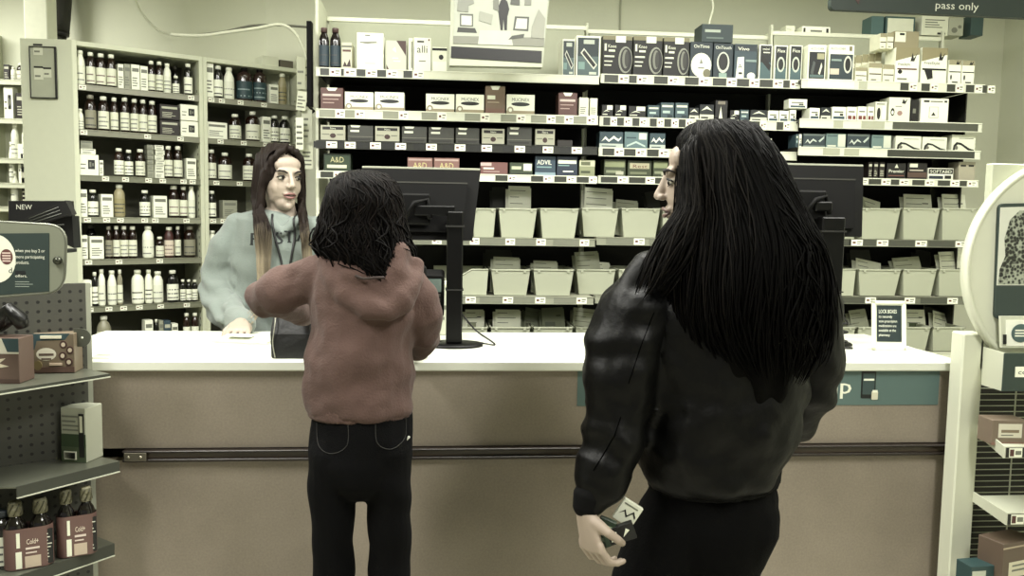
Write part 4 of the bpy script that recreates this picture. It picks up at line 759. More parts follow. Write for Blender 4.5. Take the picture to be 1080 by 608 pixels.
# framed notice
Yn = atz(940, 370, CT).y; na, nb = at(920, 370, Yn), at(957.5, 318, Yn)
Wn = nb.x-na.x; Hn = (nb.z-CT); nx = (at(918.5, 370, Yn).x+at(956.5, 370, Yn).x)/2
fo2 = empty('framed_notice', (nx, Yn, CT), math.radians(-3)); tag(fo2, 'small white framed notice about lock boxes standing on the counter', 'sign')
Tn = Matrix.Rotation(math.radians(-7), 4, 'X'); hw = Wn/2
g = MB(); fm_ = mat((222, 224, 206), .35); t_ = .011
for a_ in ((-hw, 0, -hw+t_, Hn), (hw-t_, 0, hw, Hn), (-hw, 0, hw, t_), (-hw, Hn-t_, hw, Hn)): g.box(a_[0], -.006, a_[1], a_[2], .006, a_[3], fm_, .002, M=Tn)
g.build('frame', fo2)
g = MB(); g.box(-hw+t_, -.002, t_, hw-t_, .003, Hn-t_, fm_, M=Tn); g.box(-hw+t_+.004, -.003, t_+.018, hw-t_-.004, -.002, Hn-t_-.004, mat((48, 60, 62), .4), M=Tn)
tw = mat((226, 228, 212), .5); zt_ = Hn-t_-.03
for i_, (s_, hh, wd_) in enumerate((('LOCK BOXES', .0125, .82), ('to securely', .009, .62), ('store prescription', .009, .84), ('medications are', .009, .8), ('available at the', .009, .78), ('pharmacy', .009, .5))):
    g.text(s_, -hw+t_+.010, zt_-i_*(Hn-.07)/6.2, hh, tw, -.0034, 'LEFT', M=Tn, wid=wd_*(Wn-2*t_-.018))
g.build('notice_sheet', fo2)
g = MB(); g.add([(-.02, .014, .0), (.02, .014, 0), (.012, .055, 0), (-.012, .055, 0), (0, .016+Hn*.5*.13, Hn*.5)], [(0, 1, 2, 3), (0, 4, 1), (1, 4, 2), (2, 4, 3), (3, 4, 0)], fm_).build('easel_back', fo2)
# printed sheets lying on the counter at left
for i_, (px_, py_, rz_, w_, h_, lab) in enumerate(((97, 376, .05, .2, .14, 'printed sheet lying on the counter at its left end'), (128, 372, -.1, .17, .1, 'printed sheet lying just right of another on the left counter end'))):
    q_ = atz(px_, py_, CT)
    g = MB(); g.box(-w_/2, -h_/2, 0, w_/2, h_/2, .001, mat((226, 228, 212), .6))
    for k in range(5):
        for j in range(2): g.box(-w_*.42+j*w_*.45, -h_*.4+k*h_*.16, .001, -w_*.42+j*w_*.45+w_*random.uniform(.2, .4), -h_*.4+k*h_*.16+h_*.07, .0012, mat((110, 112, 100), .6))
    tag(g.build('printed_sheet', None, (q_.x, q_.y, CT+.0004+i_*.0012), rz_), lab, 'paper')
# prescription bag under the clerk's hand
q_ = atz(261, 361, CT); o = empty('paper_bag', (q_.x, q_.y, CT), -.25); tag(o, 'folded white prescription bag under the clerk\'s hand', 'bag')
g = MB(); pts = [(-.1, -.045), (.09, -.055), (.105, .04), (.06, .055), (-.09, .05)]; g.prism(pts, 0, .008, mat((200, 202, 188), .7, bump=.6, bscale=30)); 
g.add([(-.1, -.045, .008), (.09, -.055, .008), (.1, .04, .02), (-.09, .05, .018), (-.02, 0, .026)], [(0, 1, 4), (1, 2, 4), (2, 3, 4), (3, 0, 4)], mat((200, 202, 188), .7, bump=.6, bscale=30)).build('bag_body', o)
g = MB(); g.box(-.05, -.04, .0225, .03, .0, .0235, mat((244, 245, 236), .6)); [g.box(-.045, -.035+k*.008, .0235, -.045+random.uniform(.04, .07), -.032+k*.008, .0238, mat(GREY)) for k in range(4)]
g.build('paper_label', o)
# ------------------------------------------------------------------ hanging screen and signs
YT = 3.45
def cor(px, py): p = at(px, py, YT); return p
o = empty('hanging_screen', (cor(525, 60).x, YT, 0)); tag(o, 'tilted ceiling-hung screen showing a picture of an office, above the shelving', 'screen'); ox = o.location.x
C_ = lambda px, py: (cor(px, py).x-ox, cor(px, py).z)
fr_ = mat((172, 175, 158), .5)
g = MB(); g.xz([C_(474, 69), C_(572, 71), C_(581, -18), C_(476, -26)], 0, .05, fr_).build('casing', o)
g = MB(); g.xz([C_(475.5, 61), C_(571, 66.5), C_(571.5, 54), C_(476, 49)], -.004, 0, mat((10, 10, 9), .4)).build('speaker_slot', o)
g = MB(); g.xz([C_(478, 46), C_(573.5, 49.5), C_(579, -14), C_(480, -20)], -.003, 0, mat((168, 171, 158), .4))
def scr(pts, c, e=0): 
    scr.k = getattr(scr, 'k', .0033)+.0002; g.xz([C_(*p) for p in pts], -scr.k, -.003, mat(tuple(int(v*.86) for v in c), .5))
scr([(478, 46), (573.5, 49.5), (574, 40), (478, 38)], (150, 152, 138)); scr([(504, 47), (541, 48), (538, 33), (506, 32)], (206, 208, 196)); scr([(485, 28), (499, 28.5), (499, 15), (485, 14.5)], (110, 112, 102)); scr([(486.5, 26.5), (497.5, 27), (497.5, 17), (486.5, 16.5)], (220, 222, 210))
scr([(482, 34), (503, 35), (501, 30), (483, 29)], (70, 72, 64)); scr([(541, 32), (557, 33), (558, 18), (543, 17.5)], (96, 98, 90)); scr([(543, 30.5), (555.5, 31), (556, 20), (545, 19.5)], (214, 216, 204)); scr([(536, 42), (552, 40), (553, 36), (540, 38)], (90, 92, 84))
scr([(526, 16), (528, 32), (530, 32), (531, 20), (532, 32), (534.5, 32), (535, 18), (537, 10), (535, 2), (531, -2), (528, 1), (525, 9)], (28, 28, 26)); scr([(520, 10), (526, 12), (526, -6), (520, -6)], (140, 142, 130)); scr([(505, 22), (518, 26), (520, 16), (506, 12)], (176, 178, 164)); scr([(553, 6), (560, 6), (561, -8), (554, -8)], (150, 152, 140))
scr([(560, 40), (573, 41), (575, 20), (568, 10), (561, 28)], (170, 172, 158)); scr([(482, 12), (494, 13), (494, 6), (500, 4), (498, -8), (484, -8)], (160, 162, 150)); scr([(538, 5), (548, 6), (548, -4), (540, -6)], (100, 102, 94))
g.build('display', o)
g = MB(); g.tube([(0, .03, C_(528, -14)[1]), (0, .03, CEIL)], .012, mat((190, 192, 176), .4), 10).build('hanger', o)
# hanging sign top right
YS = 2.30
s0 = at(876, 10, YS); s1 = at(1080, 19, YS)
o = empty('hanging_sign', (s0.x, YS, 0)); tag(o, 'dark green hanging sign reading pass only, top right corner', 'sign'); L_ = .75; H_ = .24
sl = (s1.z-s0.z)/(s1.x-s0.x)
Ms = Matrix.Translation((0, 0, s0.z)) @ Matrix.Rotation(-math.atan(sl), 4, 'Y')
g = MB(); g.xz(rrect(0, 0, L_, H_, .012), 0, .02, mat((52, 64, 58), .5, var=.03), M=Ms).build('board', o)
g = MB(); tq = at(1009, 7, YS); dl = Ms.inverted() @ Vector((tq.x-s0.x, 0, tq.z))
g.text('pass only', dl.x, dl.z-.008, .0215, mat((206, 208, 194), .5), -.001, M=Ms, wid=.128).build('lettering', o); g = MB()
rq = Ms.inverted() @ Vector((at(904, 3, YS).x-s0.x, 0, at(904, 3, YS).z)); g.xz([(rq.x-.012, rq.z+.016), (rq.x+.01, rq.z+.022), (rq.x+.004, rq.z-.004)], -.001, 0, mat((96, 52, 48), .5), M=Ms).build('emblem', o)
for x_ in (.1, .62):
    g = MB(); g.tube([(x_, .01, s0.z+H_-.03), (x_, .01, CEIL)], .0025, mat((150, 150, 140), .3, .8), 6).build('suspension_wire', o)
# wires and hooks on the wall
def wire(pix, Y, r, c, label): 
    P = [at(a, b, Y) for a, b in pix]; g = MB(); g.tube(spl([tuple(p) for p in P], 6), r, mat(c, .5), 6); return tag(g.build('wall_cable'), label, 'cable')
wire([(141, -6), (146, 8), (156, 22), (169, 33), (180, 36)], 4.85, .007, (226, 228, 210), 'thin white cable looping down the wall above the bottle cabinet')
wire([(180, 36.5), (212, 37.5), (240, 34), (270, 30), (296, 26), (312, 36), (322, 58), (326, 88)], 4.25, .0085, (216, 218, 200), 'white cable running from above the cabinet down to the shelving post')
wire([(206, 37), (236, 33.5), (268, 27), (300, 27), (328, 29)], 4.3, .006, (112, 112, 100), 'grey cable strung above the bottle cabinet to the shelving')
wire([(750, -4), (752, 8), (749, 20), (748, 27)], 4.3, .006, (222, 224, 206), 'short white cable hanging behind the middle shelving bay')
# dark edge-on board and clutter between the two shelvings
Yq = 3.95
for px0, px1, y0, y1, nm_, c, lab in ((323.5, 328.5, 22, 112, 'sign_board', (14, 14, 12), 'tall narrow black board standing edge-on beside the shelving post'),):
    a_ = at(px0, y1, 3.78); b_ = at(px1, y0, 3.78); g = MB(); g.box(0, 0, 0, b_.x-a_.x, .05, b_.z-a_.z, mat((6, 6, 5), .6, spec=.1), .002); tag(g.build(nm_, None, (a_.x, 3.78, a_.z)), lab, 'board')
def card(px0, y0, px1, y1, Y, c, label, nm_='paper_form', tilt=0, inks=4):
    a_ = at(px0, y1, Y); b_ = at(px1, y0, Y); w_ = b_.x-a_.x; h_ = b_.z-a_.z; g = MB(); g.box(0, 0, 0, w_, .004, h_, mat(c, .6))
    for k in range(inks): g.box(w_*.1, -.0006, h_*(.15+.7*k/max(1, inks)), w_*random.uniform(.5, .9), 0, h_*(.15+.7*k/max(1, inks))+h_*.07, mat(GREY, .6))
    o = g.build(nm_, None, (a_.x, Y, a_.z)); o.rotation_euler.y = tilt; return tag(o, label, 'paper')
card(312, 96, 322, 116, 4.1, OFFW, 'topmost pale form hanging between bottle cabinet and wall shelving', tilt=.1); card(318, 116, 329, 150, 4.12, (200, 202, 186), 'grey form hanging between bottle cabinet and wall shelving'); card(312, 124, 320, 158, 4.06, WHITE, 'white form with drawings hanging beside the bottle cabinet'); card(318, 154, 330, 178, 4.12, OFFW, 'pale form below the grey one, left of the shelving post')
card(313, 60, 322, 94, 4.12, (190, 192, 172), 'pale strip of paper behind the right end of the bottle cabinet', inks=2); card(320, 62, 330, 84, 4.14, OFFW, 'short strip of paper beside the black board', tilt=-.2, inks=2)
g = MB(); q_ = at(324, 117, 4.14); g.tube([(q_.x-.03, 4.15, q_.z), (q_.x, 4.13, q_.z+.03), (q_.x+.03, 4.15, q_.z), (q_.x, 4.14, q_.z-.02)], .009, mat((20, 20, 18), .4), 8); tag(g.build('cable_clip'), 'black coiled clip hanging left of the shelving post', 'clip')
# objects on the shelving top rail
YR = YBb+.3
ztB = at(738, 33, YBb+.38).z
def onrail(px0, px1, yt, yb, Y, look, c, dc, d=.16, nm_='storage_box', zb=None):
    q = at((px0+px1)/2, yb, Y); a_ = at(px0, yb, Y).x; b_ = at(px1, yb, Y).x; t_ = at((px0+px1)/2, yt, Y).z
    return put(carton(b_-a_, t_-q.z, d, c, dc), nm_, (q.x, Y, q.z), 0, look, 'box', None)

def ledge(px0, px1, pyt, Y0, bay_top, look, c, dc, d=.1, nm_='storage_box'):
    """a box standing on the ledge over a shelving bay; its base is the ledge top"""
    Y = Y0+.39; zb = at((px0+px1)/2, bay_top, Y0+.38).z; a_ = at(px0, 30, Y).x; b_ = at(px1, 30, Y).x; zt_ = at((px0+px1)/2, pyt, Y).z
    return put(carton(b_-a_, zt_-zb, d, c, dc), nm_, ((a_+b_)/2, Y, zb), 0, look, 'box', None)
zl_ = 37
ledge(919, 932, 17, YC, zl_, 'teal box behind the hanging sign, leftmost on the right bay ledge', (92, 118, 116), ())
ledge(934, 965, 17.5, YC, zl_, 'teal framed white box under the hanging sign', (76, 102, 100), (('r', .06, 0, .94, .9, OFFW),))
ledge(972, 1000, 17, YC, zl_, 'white box with grey text lines under the hanging sign', OFFW, lines(GREY, v0=.4, v1=.9)+(('r', .6, .06, .9, .16, DARK),))
ledge(1000.5, 1016, 19, YC, zl_, 'grey patterned box beside the white box, on right bay ledge', (176, 178, 162), (('e', .4, .3, .2, .16, GREY), ('e', .75, .5, .12, .1, GREY)))
ledge(1024, 1037, 16, YC, zl_, 'teal box at the right end of the right bay ledge', (70, 92, 90), ())
ledge(846, 876, 28, YC, zl_, 'flat white carton with dark marks on the ledge', WHITE, (('r', .05, .3, .12, .8, DARK), ('r', .3, .4, .7, .6, GREY), ('r', .85, .2, .93, .8, DARK)))
ledge(829, 838.5, 27, YBb, 35, 'crumpled pale packet on the ledge left of the flat carton', OFFW, (('r', .1, .5, .6, .55, GREY),), .07)
# ------------------------------------------------------------------ narrow pegboard rack in the left foreground
zS2 = .802
def cyp(px, py, z): return atz(px, py, z)
T1, T0 = cyp(125, 487, zS2), cyp(17, 514, zS2)
B1_ = cyp(95, 480, zS2); B0_ = cyp(0, 493, zS2)
u = (B1_-B0_).normalized(); Bl = B1_-u*.62
nrm = Vector((u.y, -u.x, 0));  nrm = nrm if nrm.dot(EYE-B1_) > 0 else -nrm
rzG = math.atan2(u.y, u.x)
GO = Vector((B1_.x, B1_.y, 0))
rk = empty('display_rack', GO, 0); tag(rk, 'dark pegboard rack with short grey shelves in the left foreground', 'display rack')
L2 = lambda p: (p.x-GO.x, p.y-GO.y)
def pegmat():
    m = bpy.data.materials.new('pegboard'); m.use_nodes = True; nt = m.node_tree; b = nt.nodes['Principled BSDF']
    tc = nt.nodes.new('ShaderNodeTexCoord'); mp = nt.nodes.new('ShaderNodeMapping'); mp.inputs['Rotation'].default_value = (0, 0, -rzG); mp.inputs['Scale'].default_value = (1/.0254, 1/.0254, 1/.0254)
    nt.links.new(tc.outputs['Object'], mp.inputs['Vector']); sp = nt.nodes.new('ShaderNodeSeparateXYZ'); nt.links.new(mp.outputs['Vector'], sp.inputs['Vector'])
    def fr(o):
        a = nt.nodes.new('ShaderNodeMath'); a.operation = 'FRACT'; nt.links.new(o, a.inputs[0]); b_ = nt.nodes.new('ShaderNodeMath'); b_.operation = 'SUBTRACT'; nt.links.new(a.outputs[0], b_.inputs[0]); b_.inputs[1].default_value = .5
        c = nt.nodes.new('ShaderNodeMath'); c.operation = 'POWER'; nt.links.new(b_.outputs[0], c.inputs[0]); c.inputs[1].default_value = 2; return c.outputs[0]
    ad = nt.nodes.new('ShaderNodeMath'); nt.links.new(fr(sp.outputs['X']), ad.inputs[0]); nt.links.new(fr(sp.outputs['Z']), ad.inputs[1])
    lt = nt.nodes.new('ShaderNodeMath'); lt.operation = 'LESS_THAN'; nt.links.new(ad.outputs[0], lt.inputs[0]); lt.inputs[1].default_value = .03
    mx = nt.nodes.new('ShaderNodeMix'); mx.data_type = 'RGBA'; nt.links.new(lt.outputs[0], mx.inputs['Factor']); mx.inputs['A'].default_value = lin((60, 60, 53)); mx.inputs['B'].default_value = lin((18, 18, 15))
    nt.links.new(mx.outputs['Result'], b.inputs['Base Color']); b.inputs['Roughness'].default_value = .45; return m
ztopG = hit(60, 300, B1_, nrm).z
print('RACK', B1_, T1, T0)
pts = [L2(B1_), L2(Bl), L2(Bl-nrm*.02), L2(B1_-nrm*.02)]
MB().prism(pts, .06, ztopG, pegmat()).build('pegboard', rk)
e = u*.03
g = MB(); g.prism([L2(B1_), L2(B1_+e*.4), L2(B1_+e*.4-nrm*.03), L2(B1_-nrm*.03)], 0, ztopG, mat((150, 152, 138), .45)).build('upright', rk)
g = MB(); g.prism([L2(B1_+nrm*.1), L2(Bl+nrm*.1), L2(Bl), L2(B1_)], 0, .06, mat(DARK, .5)).build('base', rk)
shm = mat((110, 112, 100), .3, .3, var=.08, scale=8)
tu = (T1-T0).normalized()
zS1 = cyp(112, 393, 1.0).z
def zat(px, py, P): # height of the point above/below world XY of P seen at pixel (px, py)
    d = ray(px, py); t = ((P-EYE).dot(FW)-0)/1.0; 
    return (EYE+d*t).z
def rshelf(tip, back, z, ch, left=.30, nm='shelf'):
    Tl = tip-tu*left; bl = B1_-u*.55
    poly = [L2(tip), L2(back), L2(bl), L2(Tl)]
    s = MB(); s.prism(poly, z-.004, z, shm); o = s.build(nm, rk)
    n2 = Vector((tu.y, -tu.x, 0)); n2 = n2 if n2.dot(EYE-tip) > 0 else -n2
    g = MB(); g.prism([L2(tip), L2(Tl), L2(Tl+n2*.004), L2(tip+n2*.004)], z-ch, z+.001, mat((74, 76, 68), .4)); g.build('front_lip', o)
    g = MB(); g.prism([L2(tip+n2*.006), L2(Tl+n2*.006), L2(Tl), L2(tip)], z-ch-.003, z-ch, mat((190, 192, 176), .35)); g.build('lip_edge', o)
    g = MB(); n3 = (back-tip).normalized(); g.prism([L2(tip), L2(tip+tu*.003), L2(back+tu*.003), L2(back)], z-ch*.6, z, shm); g.build('side_flange', o)
    return Tl
rshelf(T1, B1_, zS2, .026, (T1-T0).length)
tp1 = T1-tu*.02; zA_ = zat(113, 393, tp1); rshelf(tp1, B1_-u*.01, zA_, .006, .42)
zC_ = zat(119, 577, tp1); rshelf(tp1, B1_-u*.01, zC_, .03, .34)
def onshelf(px, z): return None
def rackbox(px0, px1, pyt, pyb, z, look, c, dc, side=None, rz=None, dd=.06, nm='medicine_box'):
    a_ = cyp(px0, pyb, z); b_ = cyp(px1, pyb, z); k = ppm((a_+b_)/2)
    w_ = (px1-px0)/k; h_ = (pyb-pyt)/k
    o = put(carton(w_, h_, dd, c, dc), nm, ((a_.x+b_.x)/2, (a_.y+b_.y)/2, z+.0005), rz if rz is not None else -.05, look, 'box', None); return o
rackbox(37, 77.5, 352, 394, zA_, 'colourful cough drop carton with round pictures on the upper rack shelf', (136, 118, 90), (('p', ((0, 1), (.9, 1), (.78, .84), (.1, .82), (.04, .6), (0, .6)), (60, 92, 96)), ('e', .32, .48, .24, .16, (222, 216, 190)), ('r', .14, .44, .5, .5, (120, 96, 80)), ('r', .2, .34, .44, .38, (120, 96, 80)), ('e', .74, .72, .09, .1, (96, 60, 50)), ('e', .74, .72, .05, .055, (206, 190, 160)), ('e', .9, .58, .09, .1, (96, 60, 50)), ('e', .9, .58, .05, .055, (206, 190, 160)), ('e', .72, .44, .09, .1, (96, 60, 50)), ('e', .72, .44, .05, .055, (206, 190, 160)), ('e', .87, .28, .09, .1, (96, 60, 50)), ('e', .87, .28, .05, .055, (206, 190, 160)), ('r', 0, .02, 1, .16, (112, 80, 64)), ('e', .12, .2, .1, .12, (140, 120, 70)), ('r', .2, .88, .7, .95, (214, 210, 190)), ('r', .4, .2, .7, .26, (206, 180, 150))), rz=.08, dd=.11)
rackbox(-14, 20.5, 357, 405, zA_, 'reddish carton cut off by the left edge on the upper rack shelf', (116, 90, 74), (('r', 0, .66, 1, 1, (200, 196, 172)), ('p', ((.5, 1), (1, 1), (1, .7), (.66, .7)), (58, 88, 92)), ('p', ((0, .5), (.6, .56), (.4, .44), (.7, .38), (0, .3)), (206, 196, 164)), ('r', 0, 0, 1, .1, (96, 70, 56))), rz=-.05, dd=.07)
qx = cyp(5, 405, zA_); g = MB(); kk = ppm(qx)
for a_, r_ in ((0, .02), (1.5, .016), (2.6, .018)): g.tube([(-.045, .03+.01*a_, .0), (-.02+.01*a_, .035, .03), (.0, .02, .05), (.022, .03, .02), (.026, .035, 0)], [r_, r_, r_*.8, r_, r_*.7], mat((16, 16, 14), .35, bump=.4), 10)
tag(g.build('plastic_wrap', None, (qx.x, qx.y+.01, zA_+48/kk+.022)), 'crumpled black plastic piled on the carton at the left edge', 'wrapping')
rackbox(64, 92.5, 430, 488, zS2, 'white and green carton with barcode on the middle rack shelf', (170, 172, 156), (('r', 0, .28, 1, .52, (66, 92, 54)), ('r', 0, 0, 1, .28, (88, 106, 70)), ('r', .06, .58, .7, .61, GREY), ('r', .06, .66, .7, .69, GREY), ('r', .06, .74, .6, .77, GREY), ('r', .06, .83, .7, .86, GREY), ('r', .74, .1, .94, .9, (30, 32, 28)), ('r', .78, .56, .9, .86, (210, 210, 190)), ('r', .12, .05, .62, .2, (226, 226, 210)))+tuple(('r', .15+.045*k, .07, .15+.045*k+.02, .18, DARK) for k in range(10)), rz=-.25, dd=.07, nm='medicine_box')
def twin(px0, px1, pyt, pyb, label):
    """two syrup bottles in a shared printed sleeve"""
    a_ = cyp(px0, pyb, zC_); b_ = cyp(px1, pyb, zC_); k = ppm((a_+b_)/2); w_ = (px1-px0)/k; h_ = (pyb-pyt)/k; d_ = w_*.48
    o = empty('cough_syrup_twin_pack', ((a_.x+b_.x)/2, (a_.y+b_.y)/2, zC_+.0005), .42); tag(o, label, 'medicine pack', 'cough syrup twin packs on the lowest rack shelf')
    for s_, nm_ in ((-1, 'bottle'), (1, 'bottle')):
        r_ = w_*.235; cx_ = s_*w_*.25
        g = MB(); g.lathe([(r_*.9, 0), (r_, .006), (r_, h_*.62), (r_*.8, h_*.7), (r_*.5, h_*.76), (r_*.48, h_*.8)], mat((22, 17, 14), .15, coat=.5), 18, 1, .95, cx_, d_/2)
        bt = g.build(nm_, o); g = MB(); vs = []; n_ = 22; pr = []
        pr = [(r_*.62, h_*.79), (r_*.66, h_*.8), (r_*.58, h_*.98), (r_*.5, h_)]
        g.lathe(pr, mat((122, 118, 84), .45, bump=1, bscale=60), 18, 1, 1, cx_, d_/2)
        for q in range(7):
            a0 = q*2*PI/7; P = [(cx_+r_*.63*math.cos(a0+t*.9)*(1-.08*t), d_/2+r_*.63*math.sin(a0+t*.9)*(1-.08*t), h_*(.81+.16*t)) for t in (0, .25, .5, .75, 1)]; g.tube(P, .0022, mat((70, 68, 44), .5), 5)
        g.build('cap', bt)
    g = MB(); z0, z1 = .002, h_*.62
    lo = []; 
    for k_ in range(33):
        a0 = 2*PI*k_/32; cx_ = (w_*.25 if math.cos(a0) >= 0 else -w_*.25); lo.append((cx_+math.cos(a0)*w_*.255, d_/2+math.sin(a0)*w_*.245))
    n_ = len(lo); dip = lambda x: z1-(.012 if abs(x) < w_*.16 else 0)
    vs = [(x, y, z0) for x, y in lo]+[(x, y, dip(x) if y < d_/2 else z1) for x, y in lo]
    g.add(vs, [(i, (i+1) % n_, n_+(i+1) % n_, n_+i) for i in range(n_)], mat((124, 88, 78), .5), True); sl_ = g.build('sleeve', o)
    g = MB(); y_ = d_/2-w_*.2465
    g.box(-w_*.26, y_-.0008, h_*.03, -w_*.14, y_, h_*.28, mat(OFFW, .5)); g.box(-w_*.24, y_-.0008, h_*.34, -w_*.17, y_, h_*.56, mat(OFFW, .5)); g.box(-w_*.08, y_-.0008, h_*.03, w_*.24, y_, h_*.2, mat((196, 176, 150), .5))
    g.text('Cold+', w_*.08, h_*.38, h_*.08, mat((226, 216, 200), .5), y_-.0008, wid=w_*.24); g.box(-w_*.06, y_-.0008, h_*.3, w_*.22, y_, h_*.33, mat((214, 196, 180), .5)); g.box(-w_*.06, y_-.0008, h_*.24, w_*.16, y_, h_*.26, mat((214, 196, 180), .5))
    g.build('sleeve_print', sl_)
    g = MB(); g.box(w_*.27, y_+.004, h_*.04, w_*.49, y_+.008, h_*.56, mat((24, 26, 24), .5))
    for k_ in range(9): g.box(w_*.29, y_+.0035, h_*(.08+.05*k_), w_*random.uniform(.36, .47), y_+.004, h_*(.095+.05*k_), mat((200, 200, 186), .5))
    g.build('drug_facts', sl_)
twin(8, 54, 529, 601, 'cough syrup twin pack in reddish sleeve, left of the other pack')
twin(63, 101, 516, 588, 'cough syrup twin pack in reddish sleeve, nearest the shelf tip')
q_ = cyp(2, 602, zC_); k = ppm(q_); put(bottle(24/k, 62/k, (26, 22, 18), (44, 52, 58), (196, 198, 182), 'syrup', DARK), 'medicine_bottle', (q_.x, q_.y, zC_+.0005), .2, 'dark bottle with blue-grey cap cut off at the lower left edge', 'bottle', None)
# grey flag at the rack's right end above the counter
fy = T1.y+.02; a_ = at(78, 366, fy); b_ = at(95.5, 347, fy); w_ = b_.x-a_.x; h_ = b_.z-a_.z
g = MB(); pts = [(0, 0), (0, h_)]+[(w_-h_/2+h_/2*math.cos(t), h_/2+h_/2*math.sin(t)) for t in [PI/2-PI*i/10 for i in range(11)]]
g.xz(pts, 0, .004, mat((96, 98, 88), .35)); g.lathe([(.003, 0), (.003, .002)], mat((214, 216, 200), .4), 12, M=Matrix.Translation((w_-h_*.45, 0, h_*.5)) @ Matrix.Rotation(PI/2, 4, 'X')); 
g.box(-.06, .004, h_*.3, .01, .008, h_*.7, mat((96, 98, 88), .35))
o = g.build('shelf_flag'); o.parent = rk; o.location = (a_.x-GO.x, a_.y-GO.y, a_.z)
# sign holder on top of the rack
YG = 1.98
o = empty('sign_holder', (at(30, 280, YG).x, YG, 0)); tag(o, 'rounded grey sign holder with dark green offer card, left edge of the picture', 'sign'); oxs = o.location.x
Cg = lambda px, py: (at(px, py, YG).x-oxs, at(px, py, YG).z)
def poly_round(c, r=.03, n=5):
    out = []; m_ = len(c)
    for i in range(m_):
        P, A, B = Vector(c[i]), Vector(c[i-1]), Vector(c[(i+1) % m_]); a_ = P+(A-P).normalized()*r; b_ = P+(B-P).normalized()*r
        for k in range(n+1): t = k/n; q = a_*(1-t)**2+P*2*t*(1-t)+b_*t*t; out.append((q.x, q.y))
    return out
g = MB(); g.xz(poly_round([Cg(-60, 318), Cg(67, 308), Cg(69.5, 238), Cg(-60, 231)], .042), 0, .012, mat((140, 143, 128), .3, .2)).build('plate', o)
g = MB(); g.tube([(x, .002, z) for x, z in poly_round([Cg(-60, 318), Cg(67, 308), Cg(69.5, 238), Cg(-60, 231)], .042)]+[(Cg(-60, 318)[0], .002, Cg(-60, 318)[1])], .003, mat((120, 122, 110), .35, .4), 6).build('rim', o)
g = MB(); g.xz([Cg(-60, 316), Cg(52, 307.5), Cg(52, 246), Cg(-60, 247)], -.0015, 0, mat((52, 66, 62), .5))
e_ = Cg(-4, 273); g.xz([(e_[0]+.043*math.cos(t*PI/14), e_[1]+.055*math.sin(t*PI/14)) for t in range(28)], -.0022, -.001, mat((214, 216, 200), .5))
e_ = Cg(7.5, 271); g.xz([(e_[0]+.0135*math.cos(t*PI/10), e_[1]+.0175*math.sin(t*PI/10)) for t in range(20)], -.0028, -.001, mat((120, 66, 60), .5))
for k in range(4): g.box(e_[0]-.009, -.0032, e_[1]-.011+k*.006, e_[0]+.009, -.0028, e_[1]-.008+k*.006, mat((206, 190, 180), .5))
g.text('d', Cg(0, 0)[0]+.003, Cg(0, 288)[1], .013, mat((30, 40, 40), .5), -.0026)
for s_, px_, py_, wpx, hh in (('when you buy 2 or', 16.5, 266, 30, .0075), ('more participating', 16.5, 272.5, 29.5, .0075), ('products.', 16.5, 278.5, 14, .0075), ('offers.', 16.5, 292.5, 12, .0065)):
    x_, z_ = Cg(px_, py_); g.text(s_, x_, z_, hh, mat((216, 218, 204), .5), -.0022, 'LEFT', wid=wpx/ppm(Vector((-1, YG, 1.4))))
for k in range(3): x_, z_ = Cg(16.5, 297+k*2.5); g.box(x_, -.0022, z_-.0015, x_+.03+.008*(k % 2), -.001, z_, mat((150, 158, 150), .5))
x_, z_ = Cg(16.5, 288.5); g.box(x_, -.0022, z_-.003, x_+.022, -.001, z_+.006, mat((24, 30, 30), .5)); g.build('offer_card', o)
x_, z_ = Cg(61.5, 275); g = MB(); g.lathe([(.009, 0), (.009, .008), (.006, .011), (.004, .013)], mat((84, 86, 76), .25, .7), 16, M=Matrix.Translation((x_, 0, z_)) @ Matrix.Rotation(PI/2, 4, 'X')).build('screw_knob', o)
g = MB(); g.box(-.10, .012, Cg(20, 275)[1], -.08, .16, Cg(20, 275)[1]+.02, mat((120, 122, 110), .4)).build('mounting_bracket', o)
# dark trays behind the sign holder
for i_, (cn, c, lab, Yd) in enumerate((
    ([(9, 237), (72, 232), (70, 212), (9, 212)], (18, 18, 17), 'dark tray lettered NEW above the rounded sign holder', 2.36), ([(28, 240), (76, 226), (69, 211.5), (26, 230)], (30, 30, 28), 'dark box tilted in front of the lettered tray', 2.30), ([(40, 244), (78, 262), (76, 228), (30, 238)], (14, 14, 13), 'black box slanting down behind the rounded sign holder', 2.34))):
    P_ = [at(a, b, Yd) for a, b in cn]; O_ = P_[0]; g = MB(); g.xz([(p.x-O_.x, p.z-O_.z) for p in P_], 0, .045 if i_ != 1 else .03, mat(c, .4)); b0 = P_[0]; b1 = P_[1]
    if i_ == 0: x_ = at(17, 221, Yd); g.text('NEW', x_.x-O_.x, x_.z-O_.z, .014, mat((190, 192, 178), .5), -.001, 'LEFT', wid=.04)
    else:
        for k in range(3): a_, b_ = P_[0].lerp(P_[3], .25+.25*k), P_[1].lerp(P_[2], .25+.25*k); g.tube([(a_.lerp(b_, .1).x-O_.x, -.001, a_.lerp(b_, .1).z-O_.z), (a_.lerp(b_, .8).x-O_.x, -.001, a_.lerp(b_, .8).z-O_.z)], .0014, mat((84, 86, 78), .5), 5)
    tag(g.build('storage_tray', None, O_), lab, 'tray')
g = MB(); p_ = at(42, 262, 2.42); g.box(-.02, 0, CT+.0005, .02, .02, p_.z+.02, mat(DARK, .5)).box(-.05, -.01, CT+.0005, .05, .07, CT+.008, mat(DARK, .5)); g.box(-.1, -.12, p_.z-.01, .09, .02, p_.z, mat(DARK, .5)); tag(g.build('tray_stand', None, (p_.x, 2.42, 0)), 'dark stand on the counter end carrying the black trays', 'stand')
